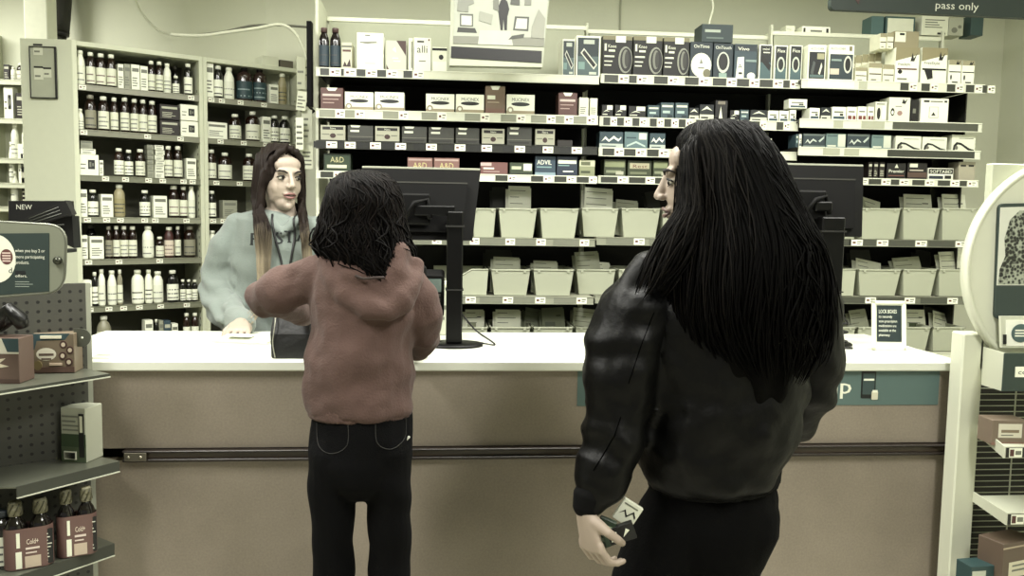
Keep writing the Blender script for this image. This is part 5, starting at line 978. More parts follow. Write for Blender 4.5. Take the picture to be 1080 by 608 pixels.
# ------------------------------------------------------------------ white kiosk at the right edge
YK = 2.30
WK = mat((204, 206, 189), .4, var=.02); WK2 = mat((190, 193, 174), .4, var=.02)
ko = at(1025, 560, YK); kx = at(1014.5, 386, YK).x
o = empty('kiosk', (kx, YK, 0)); tag(o, 'white photo kiosk stand with round header, wire grid and shelves, right edge', 'display rack'); kiosk = o
K = lambda px, py, Y=YK: (at(px, py, Y).x-kx, at(px, py, Y).z)
wu = K(1036, 400)[0]
g = MB(); g.box(0, 0, 0, wu, .06, K(1030, 352)[1], WK, .004).build('upright', o)
g = MB(); x0_, z0_ = K(1034, 355); _, z1_ = K(1035, 172); g.box(wu-.012, .0, z0_-.1, wu+.5, .03, z1_, WK2, .003).build('upper_panel', o)
g = MB(); g.box(wu+.46, 0, 0, wu+.5, .06, z0_, WK, .004).build('upright', o)
g = MB()
cx_, cz_ = K(1129, 283, YK-.03); R_ = cx_-K(1018, 290, YK-.03)[0]
MR = Matrix.Translation((cx_, .0, cz_)) @ Matrix.Rotation(PI/2, 4, 'X')
g.lathe([(R_-.006, 0), (R_, .004), (R_, .03), (R_-.004, .034), (R_-.012, .034), (R_-.014, .028), (R_-.02, .028)], WK, 72, M=MR).build('header_disc', o)
YP = YK-.036
g = MB(); fa = poly_round([K(1048.5, 337, YP), K(1150, 337, YP), K(1150, 213, YP), K(1053, 215, YP)], .018); g.xz(fa, -.04, -.029, mat((60, 74, 70), .45)); so_ = g.build('screen_panel', o)
def leafmat():
    m = bpy.data.materials.new('tree picture'); m.use_nodes = True; nt = m.node_tree; b = nt.nodes['Principled BSDF']; tc = nt.nodes.new('ShaderNodeTexCoord'); v = nt.nodes.new('ShaderNodeTexVoronoi'); v.inputs['Scale'].default_value = 110
    n = nt.nodes.new('ShaderNodeTexNoise'); n.inputs['Scale'].default_value = 14; ad = nt.nodes.new('ShaderNodeMath'); ad.operation = 'MULTIPLY'
    nt.links.new(tc.outputs['Object'], v.inputs['Vector']); nt.links.new(tc.outputs['Object'], n.inputs['Vector']); nt.links.new(v.outputs['Distance'], ad.inputs[0]); nt.links.new(n.outputs['Fac'], ad.inputs[1])
    cr = nt.nodes.new('ShaderNodeValToRGB'); cr.color_ramp.elements[0].position = .22; cr.color_ramp.elements[0].color = lin((20, 22, 18)); cr.color_ramp.elements[1].position = .42; cr.color_ramp.elements[1].color = lin((150, 156, 140)); nt.links.new(ad.outputs[0], cr.inputs['Fac']); nt.links.new(cr.outputs['Color'], b.inputs['Base Color']); b.inputs['Roughness'].default_value = .3; return m
g = MB(); g.xz([K(1050, 301, YP), K(1150, 301, YP), K(1150, 216, YP), K(1054, 219, YP)], -.0415, -.04, mat((206, 208, 196), .3))
g.xz([K(1051, 300, YP), K(1120, 300, YP), K(1110, 225, YP), K(1074, 222, YP), K(1064, 232, YP), K(1058, 252, YP), K(1059, 270, YP), K(1053, 284, YP)], -.0425, -.0415, leafmat()).build('tree_picture', so_)
# little framed card with teal roundel
g = MB(); g.xz([K(1052, 366, YP), K(1110, 366, YP), K(1110, 333, YP), K(1051, 333, YP)], -.055, -.045, WK); g.xz([K(1056, 364, YP), K(1110, 364, YP), K(1110, 337, YP), K(1056, 337, YP)], -.057, -.055, mat((238, 239, 226), .5))
e_ = K(1071, 350.5, YP); r_ = .028; g.xz([(e_[0]+r_*math.cos(t*PI/14), e_[1]+r_*.95*math.sin(t*PI/14)) for t in range(28)], -.059, -.057, mat((84, 116, 112), .5))
for k in range(3): g.box(e_[0]-.018, -.0596, e_[1]-.010+k*.008, e_[0]+.018, -.059, e_[1]-.006+k*.008, mat(WHITE, .5))
g.xz([K(1053, 362, YP), K(1056, 362, YP), K(1056, 352, YP), K(1053, 352, YP)], -.059, -.055, mat(DARK)).build('notice_card', o)
# bin with dark green front
YF = YK-.17
g = MB(); a0 = K(1057, 413, YF); a1 = K(1057, 373, YF); b0 = K(1036, 406, YK); b1 = K(1036, 366, YK)
zz0, zz1 = a0[1], a1[1]; x0_ = a0[0]
g.box(x0_, -.17, zz0, x0_+.42, -.166, zz1, mat((58, 74, 68), .45)); gl = K(1070, 398, YF); g.box(gl[0], -.172, gl[1], gl[0]+.12, -.17, K(1070, 387, YF)[1], mat(WHITE, .5)); g.text('coupons', gl[0]+.007, gl[1]+.008, .013, mat(DARK, .5), -.1726, 'LEFT', wid=.09)
bb = g.build('bin_front', o)
g = MB(); vs = [(wu-.004, -.001, b0[1]), (wu-.004, -.001, b1[1]), (x0_, -.168, zz1), (x0_, -.168, zz0)]; vs += [(a+.004, b, c) for a, b, c in vs]; g.add(vs, [(0, 1, 2, 3), (7, 6, 5, 4), (0, 4, 5, 1), (1, 5, 6, 2), (2, 6, 7, 3), (3, 7, 4, 0)], WK).box(wu, -.168, zz0, wu+.44, -.002, zz0+.004, WK).build('bin_side', o)
# wire grid
g = MB(); gx0 = wu+.002; wm_ = mat((206, 208, 192), .35, .3); z_ = K(1040, 412)[1]
n_ = 0; zz = z_
while zz > .1 and n_ < 44: g.tube([(gx0-.004, .03, zz), (gx0+.46, .03, zz)], .0016, wm_, 6); zz -= .0178; n_ += 1
for k in range(5): g.tube([(K(1077, 430)[0]+k*.1, .026, z_+.01), (K(1077, 430)[0]+k*.1, .026, .1)], .0022, wm_, 6)
g.build('wire_grid', o)
g = MB(); g.box(gx0, .045, .05, gx0+.46, .055, z_+.02, mat((52, 50, 42), .6)).build('back_panel', o)
def kshelf(pl, pf, dpt, ch, lab):
    """pl: rear left corner pixel (on the frame), pf: front left corner pixel of the deck"""
    zb = K(pl[0], pl[1])[1]; Yf = YK-dpt; fx, fz = K(pf[0], pf[1], Yf)
    g = MB(); g.add([(wu-.006, 0, zb-.03), (wu-.006, 0, zb), (fx, -dpt, fz), (fx, -dpt, fz-ch), (wu-.002, 0, zb-.03), (wu-.002, 0, zb), (fx+.004, -dpt, fz), (fx+.004, -dpt, fz-ch)], [(0, 1, 2, 3), (7, 6, 5, 4), (0, 4, 5, 1), (1, 5, 6, 2), (2, 6, 7, 3), (3, 7, 4, 0)], WK)
    g.add([(wu, 0, zb-.012), (wu+.45, 0, zb-.012), (wu+.45, -dpt, fz-.012), (fx+.004, -dpt, fz-.012), (wu, 0, zb-.016), (wu+.45, 0, zb-.016), (wu+.45, -dpt, fz-.016), (fx+.004, -dpt, fz-.016)], [(0, 3, 2, 1), (4, 5, 6, 7), (3, 7, 6, 2), (0, 1, 5, 4)], WK)
    g.box(fx, -dpt-.004, fz-ch, fx+.42, -dpt, fz, WK)
    s_ = g.build('shelf', o); g = MB(); g.box(fx+.012, -dpt-.006, fz-ch+.003, fx+.05, -dpt-.004, fz-.004, mat(WHITE, .5)).box(fx+.014, -dpt-.0065, fz-ch+.006, fx+.026, -dpt-.006, fz-.008, mat((110, 60, 52))).box(fx+.03, -dpt-.0065, fz-ch+.01, fx+.047, -dpt-.006, fz-.012, mat(GREY)).build('price_tag', s_)
    g = MB(); g.box(fx+.003, -dpt-.0055, fz-ch+.002, fx+.4, -dpt-.004, fz-.003, mat((36, 36, 33), .4)).build('channel_insert', s_)
    return zb, fx, Yf, fz
k1 = kshelf((1030, 448), (1059, 471), .17, .033, ''); k2 = kshelf((1028, 519), (1061, 541), .17, .035, ''); k3 = kshelf((1019, 600), (1052, 628), .17, .035, '')
def kbox(px0, px1, pyt, pyb, Yb, look, c, dc, rz, dd): 
    a_ = at(px0, pyb, Yb); b_ = at(px1, pyb, Yb); t_ = at(px0, pyt, Yb); put(carton(b_.x-a_.x, t_.z-a_.z, dd, c, dc), 'medicine_box', ((a_.x+b_.x)/2, Yb, a_.z), rz, look, 'box', None)
kbox(1046, 1082, 444, 470, YK-.12, 'pale brown carton on the upper wire-backed shelf of the kiosk', (140, 120, 98), (('r', .18, .3, .84, .86, (216, 210, 186)), ('r', .26, .5, .76, .62, (150, 130, 100)), ('r', .26, .38, .6, .42, GREY), ('r', 0, 0, 1, .12, (150, 108, 90))), -.06, .07)
kbox(1050, 1096, 572, 613, YK-.13, 'brown carton with pale label on the lower kiosk shelf', (118, 96, 76), (('r', .2, .1, 1, .5, (210, 206, 186)), ('r', .3, .25, .9, .3, GREY), ('r', 0, .86, 1, .9, (190, 170, 140)), ('r', .3, .38, .8, .42, GREY)), .3, .08)
kbox(1022, 1050, 598, 622, YK-.13, 'teal carton at the bottom right corner on the lower kiosk shelf', (58, 84, 84), (('r', .05, .5, .6, .8, (200, 204, 190)), ('r', .1, .2, .9, .3, (150, 160, 150))), .1, .06)
# ------------------------------------------------------------------ people
from mathutils import noise as NZ
from mathutils.bvhtree import BVHTree
def loft(g, pts, m, side=(1, 0, 0), n=20, cap=True, cl=1.0):
    """pts: (pos, a, b): a = half width along `side`, b = half depth"""
    P = [Vector(p[0]) for p in pts]; S0 = Vector(side).normalized(); rings = []
    for i, p in enumerate(P):
        t = (P[min(i+1, len(P)-1)]-P[max(i-1, 0)]).normalized(); a = S0-t*S0.dot(t)
        if a.length < .2: a = Vector((0, 1, 0))-t*t.y
        a.normalize(); b = t.cross(a).normalized(); rings.append((p, a, b, pts[i][1], pts[i][2], t))
    full = []
    if cap:
        p, a, b, ra, rb, t = rings[0]; r = min(ra, rb)*cl
        for k in (80, 55, 28): w = math.radians(k); full.append((p-t*r*math.sin(w), a, b, ra*math.cos(w), rb*math.cos(w)))
    for p, a, b, ra, rb, t in rings: full.append((p, a, b, ra, rb))
    if cap:
        p, a, b, ra, rb, t = rings[-1]; r = min(ra, rb)*cl
        for k in (28, 55, 80): w = math.radians(k); full.append((p+t*r*math.sin(w), a, b, ra*math.cos(w), rb*math.cos(w)))
    vs = []; fs = []
    for p, a, b, ra, rb in full:
        for k in range(n): w = 2*PI*k/n; vs.append(tuple(p+a*(ra*math.cos(w))+b*(rb*math.sin(w))))
    for i in range(len(full)-1):
        for k in range(n): q, w = i*n+k, i*n+(k+1) % n; fs.append((q, w, w+n, q+n))
    fs.append(tuple(range(n-1, -1, -1))); fs.append(tuple((len(full)-1)*n+k for k in range(n)))
    g.add(vs, fs, m, True); return g
def ell(g, c, r, m, M=None, n=14):
    vs = []; fs = []; R_ = n//2+2
    for i in range(1, R_):
        ph = PI*i/R_
        for k in range(n): w = 2*PI*k/n; vs.append((c[0]+r[0]*math.sin(ph)*math.cos(w), c[1]+r[1]*math.sin(ph)*math.sin(w), c[2]-r[2]*math.cos(ph)))
    L = R_-1
    for i in range(L-1):
        for k in range(n): q, w = i*n+k, i*n+(k+1) % n; fs.append((q, w, w+n, q+n))
    fs.append(tuple(range(n-1, -1, -1))); fs.append(tuple((L-1)*n+k for k in range(n)))
    return g.add(vs, fs, m, True, M)
def fuse(g, name, parent, m, voxel=.005, smooth=4, disp=None, fold=None):
    """melt overlapping closed lofts into one continuous surface"""
    o = g.build(name); r = o.modifiers.new('r', 'REMESH'); r.mode = 'VOXEL'; r.voxel_size = voxel; r.use_smooth_shade = True
    s = o.modifiers.new('s', 'SMOOTH'); s.factor = .5; s.iterations = smooth
    dg = bpy.context.evaluated_depsgraph_get(); me = bpy.data.meshes.new_from_object(o.evaluated_get(dg))
    bpy.data.objects.remove(o)
    me.materials.clear(); me.materials.append(m)
    if disp or fold:
        me.update(); ns = [v.normal.copy() for v in me.vertices]
        for v, nn in zip(me.vertices, ns):
            d = 0
            if disp:
                for sc, am in disp: d += NZ.noise(v.co*sc)*am
            if fold: d += fold(v.co, nn)
            v.co += nn*d
    for p in me.polygons: p.use_smooth = True; p.material_index = 0
    ob = bpy.data.objects.new(name, me); COL.objects.link(ob); ob.parent = parent
    if parent: ob.matrix_parent_inverse = parent.matrix_world.inverted() if False else Matrix.Translation(-parent.location)
    return ob
def local(o, parent):
    o.parent = parent; o.matrix_parent_inverse = Matrix.Translation(-parent.location); return o
SKIN = mat((176, 156, 134), .55, var=.05, scale=12)
def head_prims(g, M, s=1.0, m=None):
    """head, origin between the ears, looking along -y of M"""
    T = M @ Matrix.Scale(s, 4); m = m or SKIN
    ell(g, (0, .018, .032), (.073, .09, .086), m, T); ell(g, (0, -.018, -.018), (.060, .070, .088), m, T); ell(g, (0, -.040, -.084), (.036, .040, .030), m, T)
    for x in (-1, 1):
        ell(g, (x*.032, -.046, -.028), (.024, .022, .032), m, T); ell(g, (x*.033, -.016, -.060), (.017, .040, .028), m, T); ell(g, (x*.010, -.096, -.026), (.0085, .010, .0075), m, T)
        ell(g, (x*.074, .012, -.004), (.009, .018, .030), m, T)
    ell(g, (0, -.072, .026), (.048, .015, .014), m, T); ell(g, (0, -.058, .05), (.05, .022, .03), m, T)
    q = MB(); loft(q, [((0, -.082, .018), .0085, .010), ((0, -.094, -.006), .0085, .010), ((0, -.103, -.022), .0105, .010)], m); g.add(q.v, q.f, m, True, T)
    ell(g, (0, -.078, -.052), (.024, .014, .010), m, T); ell(g, (0, -.078, -.064), (.020, .012, .009), m, T); ell(g, (0, -.07, -.095), (.016, .014, .014), m, T)
    return g
def face_bits(body, M, s=1.0, lip=(150, 96, 88), brow=(34, 26, 22)):
    T = M @ Matrix.Scale(s, 4); d = mat((20, 15, 13), .4)
    def add(nm, g): o = g.build(nm); o.parent = body; return o
    for x in (-1, 1):
        g = MB(); ell(g, (x*.030, -.0715, .0035), (.0125, .0095, .0075), mat((186, 182, 168), .25), T); e = add('eye', g)
        g = MB(); ell(g, (x*.030+.003, -.0795, .0030), (.0055, .0030, .0062), mat((30, 20, 16), .15), T); add('iris', g)
        g = MB(); g.tube([(x*.0165, -.0775, .0035), (x*.024, -.083, .0098), (x*.033, -.082, .0108), (x*.043, -.0745, .0062), (x*.047, -.070, .004)], [.0012, .0020, .0024, .0022, .001], d, 6, M=T); add('eyelashes', g)
        g = MB(); g.tube([(x*.0165, -.0775, .002), (x*.028, -.0815, -.0042), (x*.043, -.0745, -.001)], [.0006, .0011, .0008], mat((70, 50, 42), .5), 6, M=T); add('eyelashes', g)
        g = MB(); g.tube([(x*.013, -.0885, .0205), (x*.026, -.0885, .0275), (x*.040, -.080, .0285), (x*.051, -.066, .022)], [.0022, .0036, .003, .0012], mat(brow, .8), 6, M=T); add('eyebrow', g)
    g = MB(); L = mat(lip, .4)
    g.tube([(-.024, -.080, -.0575), (-.012, -.0895, -.0525), (-.004, -.0935, -.0505), (0, -.0925, -.0515), (.004, -.0935, -.0505), (.012, -.0895, -.0525), (.024, -.080, -.0575)], [.0012, .0036, .0044, .004, .0044, .0036, .0012], L, 8, M=T)
    g.tube([(-.021, -.0805, -.0600), (-.011, -.0885, -.0640), (0, -.0915, -.0655), (.011, -.0885, -.0640), (.021, -.0805, -.0600)], [.0012, .0042, .0052, .0042, .0012], L, 8, M=T); add('lips', g)
    g = MB(); g.tube([(-.022, -.083, -.0582), (0, -.096, -.0580), (.022, -.083, -.0582)], .0009, mat((70, 36, 32), .6), 6, M=T); add('mouth_line', g)
def hand_prims(g, W, d, n, m, s=1, curl=.6, sp=.0215, thumb=1, Lf=1.0, fr=1.0):
    """W wrist, d along the hand, n palm normal (fingers curl that way)"""
    W = Vector(W); d = Vector(d).normalized(); n = Vector(n); n = (n-d*n.dot(d)).normalized(); t = d.cross(n).normalized()
    q = lambda a, b, c: W+d*(a*s)+t*(b*s)+n*(c*s)
    loft(g, [(q(-.03, 0, 0), .024*s, .018*s), (q(.0, 0, 0), .025*s, .018*s), (q(.03, 0, 0), .034*s, .016*s), (q(.06, 0, 0), .039*s, .014*s), (q(.084, 0, 0), .038*s, .011*s)], m, t)
    for i, L in enumerate((.9, 1.03, .96, .76)):
        b = (i-1.5)*sp; c1 = curl; P = q(.084, b, 0); pts = [(q(.07, b*.95, 0), .009*s*fr, .009*s), (P, .0092*s*fr, .0092*s)]; ang = .15+c1*.5; p = P
        for k, seg_ in enumerate((.042, .027, .021)):
            dr = d*math.cos(ang)+n*math.sin(ang)+t*((i-1.5)*.05); p = p+dr*(seg_*L*s*Lf); pts.append((p, (.0088-.0008*k)*s*fr, (.0085-.0008*k)*s)); ang += c1*(1.05, .8, 0)[k]
        loft(g, pts, m, t, 10)
    th = thumb; p0 = q(.018, -th*.024, .004); p1 = q(.045, -th*.050, .018); p2 = q(.066, -th*.054, .036); p3 = q(.082, -th*.046, .052)
    loft(g, [(p0, .015*s, .013*s), (p1, .0115*s, .011*s), (p2, .0102*s, .0095*s), (p3, .0085*s, .0075*s)], m, n, 10)
def hair_strands(g, rings, m, n_, seed, wave=.006, wf=3, r=.0022, z_end=(0, 1), ang=(0, 2*PI), start=0.0, drift=.3, lift=1.02, wisp=0.0, steps=16, end_dir=None):
    """tapered locks running down over a hair volume given as rings (centre, a, b)"""
    rnd = random.Random(seed); N = len(rings)-1
    for _ in range(n_):
        th = rnd.uniform(*ang); t0 = rnd.uniform(0, .12)+start; t1 = rnd.uniform(*z_end); ph = rnd.uniform(0, 6.28); dr = rnd.uniform(-drift, drift); pts = []; rr = []; ww = rnd.uniform(.5, 1.3)*wave; out = rnd.uniform(-.02, wisp)
        for k in range(steps+1):
            u = k/steps; t = t0+(t1-t0)*u; f = t*N; i = min(int(f), N-1); w_ = f-i
            c = Vector(rings[i][0]).lerp(Vector(rings[i+1][0]), w_); a = rings[i][1]*(1-w_)+rings[i+1][1]*w_; b = rings[i][2]*(1-w_)+rings[i+1][2]*w_
            q = th+dr*u+math.sin(u*wf*PI*2+ph)*ww/max(.03, a); e = lift+out*u*u
            p = c+Vector((a*math.cos(q)*e, b*math.sin(q)*e, 0))+Vector((0, 0, math.cos(u*wf*PI*2+ph)*ww*.4))
            pts.append(p); rr.append(r*(.5+1.2*math.sin(PI*min(1, .12+u*.88))**.7) if u < 1 else r*.2)
        g.tube(pts, rr, m, 5)
def shoe(g, heel, dirv, m, ms):
    d = Vector(dirv).normalized(); h = Vector(heel); s = Vector((d.y, -d.x, 0))
    loft(g, [(h+Vector((0, 0, .045)), .034, .04), (h+d*.08+Vector((0, 0, .05)), .038, .045), (h+d*.15+Vector((0, 0, .04)), .042, .03), (h+d*.22+Vector((0, 0, .034)), .038, .024)], m, s)
def PX(px, py, Y): return at(px, py, Y)
def person(Y, x, label): o = empty('person', (x, Y, 0)); tag(o, label, 'person'); return o
def cloth(c, rough=.85, bump=.25, bs=180, sheen=.2, var=.05): return mat(c, rough, bump=bump, bscale=bs, sheen=sheen, var=var, scale=8)

# ================================================= girl in the brown hoodie, seen from behind
YG_ = 2.06; p0 = PX(381, 500, YG_)
GIRL = person(YG_, p0.x, 'person from behind in a brown hoodie and black jeans leaning at the counter')
hm = MC.setdefault('x', None); X_ = mat(BLACK)
def V(px, py, Y): return tuple(PX(px, py, Y))
def tor(lst): return [(V(a, b, c), d, e) for a, b, c, d, e in lst]
brown = cloth((106, 74, 63), .95, sheen=.05)
G = MB()
loft(G, tor([(389, 262, 2.07, .062, .06), (387, 272, 2.07, .098, .08), (386, 288, 2.06, .128, .10), (383, 315, 2.06, .131, .108), (381, 350, 2.06, .131, .11), (380, 385, 2.06, .136, .112), (380, 410, 2.06, .139, .112), (380, 424, 2.06, .136, .11), (380, 432, 2.06, .131, .107)]), X_, cl=.12)
loft(G, tor([(350, 287, 2.07, .058, .06), (322, 297, 2.08, .054, .056), (302, 304, 2.09, .052, .054), (288, 311, 2.11, .051, .052), (278, 315, 2.15, .047, .05), (288, 319, 2.22, .046, .048), (305, 326, 2.30, .040, .042), (316, 331, 2.36, .034, .036)]), X_, (0, 0, 1))
loft(G, tor([(424, 292, 2.07, .05, .055), (436, 312, 2.075, .054, .055), (441, 332, 2.08, .055, .055), (444, 348, 2.12, .050, .052), (444, 358, 2.19, .044, .046), (441, 364, 2.27, .038, .04), (439, 367, 2.32, .033, .034)]), X_)
# hood hanging on the back
loft(G, tor([(347, 274, 2.03, .026, .03), (352, 290, 2.0, .026, .03), (366, 310, 1.965, .028, .03), (388, 322, 1.95, .03, .03), (408, 326, 1.95, .03, .03), (425, 314, 1.96, .028, .03), (435, 298, 1.99, .024, .03), (434, 280, 2.03, .022, .03)]), X_, (0, 1, 0))
loft(G, tor([(368, 268, 2.01, .04, .04), (378, 288, 1.985, .05, .035), (395, 306, 1.97, .055, .03), (405, 316, 1.96, .04, .026)]), X_)
loft(G, tor([(420, 270, 2.01, .03, .04), (415, 290, 1.985, .045, .035), (406, 310, 1.965, .045, .028)]), X_)
def gfold(co, nn):
    z = co.z; x = co.x-p0.x; d = 0
    d += .0045*math.sin((z*44+abs(x)*26)+3.5*NZ.noise(co*7))*max(.15, min(1, (1.2-z)*5))
    d += .003*math.sin(x*60+z*30+3*NZ.noise(co*6))*max(0, min(1, (abs(x)-.09)*18))
    return d
hood = fuse(G, 'hoodie', GIRL, brown, .0055, 3, disp=((7, .013), (15, .008), (32, .003)), fold=gfold)
G = MB(); loft(G, tor([(380, 426, 2.06, .130, .106), (380, 437, 2.06, .128, .104)]), X_, cl=.12)
def ribs(co, nn): return .0012*math.sin(math.atan2(co.y-YG_, co.x-p0.x)*110)
fuse(G, 'hem_rib', GIRL, brown, .005, 1, fold=ribs)
G = MB(); loft(G, tor([(316, 331, 2.36, .034, .034), (321, 333, 2.40, .031, .03)]), X_, (0, 0, 1)); fuse(G, 'cuff', GIRL, brown, .005, 1)
G = MB(); loft(G, tor([(439, 367, 2.32, .034, .034), (438, 368, 2.37, .030, .03)]), X_); fuse(G, 'cuff', GIRL, brown, .005, 1)
# drawstring at the neck
G = MB(); a_ = PX(375, 291, 1.94); b_ = PX(405, 293, 1.945)
G.tube(spl([(a_.x, a_.y, a_.z), (a_.x+.02, a_.y-.008, a_.z-.006), (b_.x-.02, b_.y-.008, b_.z), (b_.x, b_.y, b_.z)]), .0035, mat((70, 50, 42), .8), 6); local(G.build('hood_seam'), GIRL)
# jeans
def zleg(o_, pts): return [(Vector((p0.x+a, YG_+b, z)), r1, r2) for a, b, z, r1, r2 in pts]
zh = PX(380, 470, YG_).z
jm = mat((10, 10, 11), .95, var=.35, scale=6, bump=.2, bscale=260, spec=.12)
G = MB()
loft(G, zleg(0, [(0, 0, zh+.10, .122, .095), (0, -.003, zh+.03, .128, .105), (0, -.005, zh-.03, .131, .11)]), X_)
for s_ in (-1, 1):
    loft(G, zleg(0, [(s_*.062, -.01, zh-.0, .066, .09), (s_*.067, -.008, zh-.07, .062, .085), (s_*.070, 0, zh-.16, .057, .075), (s_*.071, .005, zh-.29, .052, .064), (s_*.071, .01, zh-.40, .051, .060), (s_*.071, .01, zh-.52, .049, .058), (s_*.07, .0, zh-.65, .046, .052), (s_*.072, -.01, .12, .045, .05)]), X_)
def jfold(co, nn): return .003*math.sin(co.z*70+6*NZ.noise(co*8))*max(0, min(1, (.62-co.z)*6))+.002*math.sin(co.z*45+co.x*30+3*NZ.noise(co*6))
fuse(G, 'jeans', GIRL, jm, .005, 2, disp=((9, .007),), fold=jfold)
# pocket stitching
st = mat((46, 45, 41), .9); jb = p0.y
for pts in ([(334, 441), (336, 470), (350, 479), (366, 470), (367, 446)], [(396, 446), (398, 468), (413, 474), (427, 462), (428, 440)]):
    G = MB(); P = []
    for a, b in pts: q = PX(a, b, YG_-.112); P.append((q.x, q.y, q.z))
    me = [o for o in GIRL.children if o.name.startswith('jeans')][0]; bv = BVHTree.FromPolygons([v.co for v in me.data.vertices], [p.vertices for p in me.data.polygons])
    Q = []
    for q in spl(P, 6):
        h_ = bv.ray_cast(Vector(EYE), (Vector(q)-EYE).normalized()); Q.append(h_[0]-(Vector(q)-EYE).normalized()*.001 if h_[0] else Vector(q))
    G.tube(Q, .0011, st, 5); local(G.build('pocket_stitching'), GIRL)
q = PX(430, 463, YG_-.1); h_ = bv.ray_cast(EYE, (q-EYE).normalized()); q = h_[0] if h_[0] else q
G = MB(); G.tube([(q.x-.006, q.y-.002, q.z-.008), (q.x+.004, q.y-.002, q.z+.006)], [.001, .0035], mat((200, 202, 190), .7), 6); local(G.build('pocket_tab'), GIRL)
# body
G = MB(); MH = Matrix.Translation(PX(386, 231, 2.075)) @ Matrix.Rotation(math.radians(172), 4, 'Z') @ Matrix.Rotation(math.radians(8), 4, 'X')
head_prims(G, MH, .94)
loft(G, [(MH @ Vector((0, .02, -.06)), .05, .05), (Vector(V(387, 262, 2.07)), .05, .05), (Vector(V(386, 275, 2.07)), .06, .055)], SKIN)
loft(G, tor([(387, 272, 2.07, .08, .065), (386, 290, 2.07, .115, .085), (383, 340, 2.07, .115, .09), (380, 400, 2.06, .115, .09), (380, 450, 2.06, .118, .09)]), SKIN)
loft(G, tor([(352, 288, 2.07, .045, .045), (288, 311, 2.11, .036, .036), (279, 315, 2.15, .033, .035), (288, 319, 2.22, .030, .030), (305, 326, 2.30, .026, .026), (318, 330, 2.37, .022, .022), (326, 333, 2.43, .020, .018)]), SKIN, (0, 0, 1))
loft(G, tor([(422, 292, 2.07, .042, .042), (440, 332, 2.08, .038, .038), (443, 350, 2.13, .034, .035), (439, 367, 2.32, .024, .024), (438, 368, 2.38, .022, .02)]), SKIN)
hand_prims(G, V(330, 334, 2.45), (.35, 1, -.15), (.2, -.1, -1), SKIN, .88, .5, thumb=-1)
hand_prims(G, V(438, 368, 2.39), (-.3, 1, .05), (0, 0, -1), SKIN, .88, .15, thumb=1)
for s_ in (-1, 1):
    loft(G, zleg(0, [(s_*.062, -.005, zh, .05, .075), (s_*.070, 0, zh-.16, .042, .055), (s_*.071, .008, zh-.42, .036, .042), (s_*.071, .0, zh-.6, .034, .038), (s_*.072, -.01, .10, .028, .03), (s_*.076, .0, .05, .03, .04), (s_*.085, .12, .03, .034, .02)]), SKIN)
gb = fuse(G, 'body', GIRL, SKIN, .0042, 2)
for s_ in (-1, 1):
    G = MB(); shoe(G, (p0.x+s_*.073, YG_-.05, 0), (s_*.12, 1, 0), X_, X_); fuse(G, 'shoe', GIRL, mat((34, 34, 32), .6), .006, 2)
# hair
hcol = mat((10, 7, 6), .65, var=.5, scale=60, spec=.08); hcol2 = mat((26, 18, 14), .6, var=.4, scale=60, spec=.1)
HR = [(V(384, 182, 2.065), .010, .012), (V(384, 183, 2.065), .03, .04), (V(384, 186, 2.065), .055, .07), (V(384, 195, 2.065), .077, .095), (V(384, 212, 2.065), .090, .108), (V(383, 232, 2.07), .096, .105), (V(382, 248, 2.065), .104, .105), (V(384, 262, 2.06), .108, .102), (V(391, 276, 2.055), .093, .098), (V(400, 288, 2.05), .070, .09), (V(407, 300, 2.045), .045, .08), (V(411, 312, 2.04), .02, .06)]
G = MB(); loft(G, [(a, b*.97, c*.97) for a, b, c in HR], X_, n=28)
hw_ = lambda co, nn: .0045*math.sin(math.atan2(co.y-2.07, co.x-PX(384, 220, 2.07).x)*13+co.z*40+4*NZ.noise(co*10))
hr = fuse(G, 'hair', GIRL, hcol, .005, 2, disp=((14, .014), (30, .006)), fold=hw_)
G = MB(); hair_strands(G, HR, hcol, 560, 3, .010, 2.6, .0017, (.55, 1.0), (PI*.85, PI*2.15), 0, .35, 1.03, .14); hair_strands(G, HR, hcol2, 120, 4, .011, 2.4, .0013, (.5, .98), (PI, PI*2), .05, .3, 1.05, .12)
hair_strands(G, HR, hcol, 40, 9, .016, 3, .0018, (.6, .95), (PI*.75, PI*2.25), .2, .4, 1.06, .3)
hs = G.build('hair_lock'); local(hs, GIRL)
# black shopping bag held on the counter
q = PX(302, 378, 2.36); bgc = mat((16, 16, 15), .55, bump=.5, bscale=22)
o = empty('handbag', (q.x, 2.43, CT)); tag(o, 'black soft handbag standing on the counter under the hoodie sleeve', 'bag')
G = MB(); wB = 42/ppm(q); hB = PX(300, 328, 2.4).z-CT
G.add([(-wB/2, 0, 0), (wB/2, 0, 0), (wB/2, .1, 0), (-wB/2, .1, 0), (-wB/2-.004, .005, hB*.5), (wB/2+.004, .0, hB*.5), (wB/2+.004, .1, hB*.5), (-wB/2-.004, .095, hB*.5), (-wB/2+.004, .03, hB), (wB/2-.004, .03, hB), (wB/2-.004, .07, hB), (-wB/2+.004, .07, hB)], [(3, 2, 1, 0)]+[(i, (i+1) % 4, 4+(i+1) % 4, 4+i) for i in range(4)]+[(4+i, 4+(i+1) % 4, 8+(i+1) % 4, 8+i) for i in range(4)]+[(8, 9, 10, 11)], bgc)
bo = G.build('bag_body', o, bevel=.006)
G = MB(); G.tube(spl([(-wB/2+.012, -.003, .004), (-wB/2+.006, -.004, hB*.35), (-wB/2+.012, -.001, hB*.7), (-wB/2+.010, .025, hB*.95)]), .0016, mat((170, 170, 156), .5), 5); G.build('seam_piping', o)
G = MB(); G.tube(spl([(-wB*.2, .05, hB-.005), (-wB*.15, .05, hB+.03), (wB*.15, .05, hB+.03), (wB*.2, .05, hB-.005)]), .005, bgc, 8).build('handle', o)

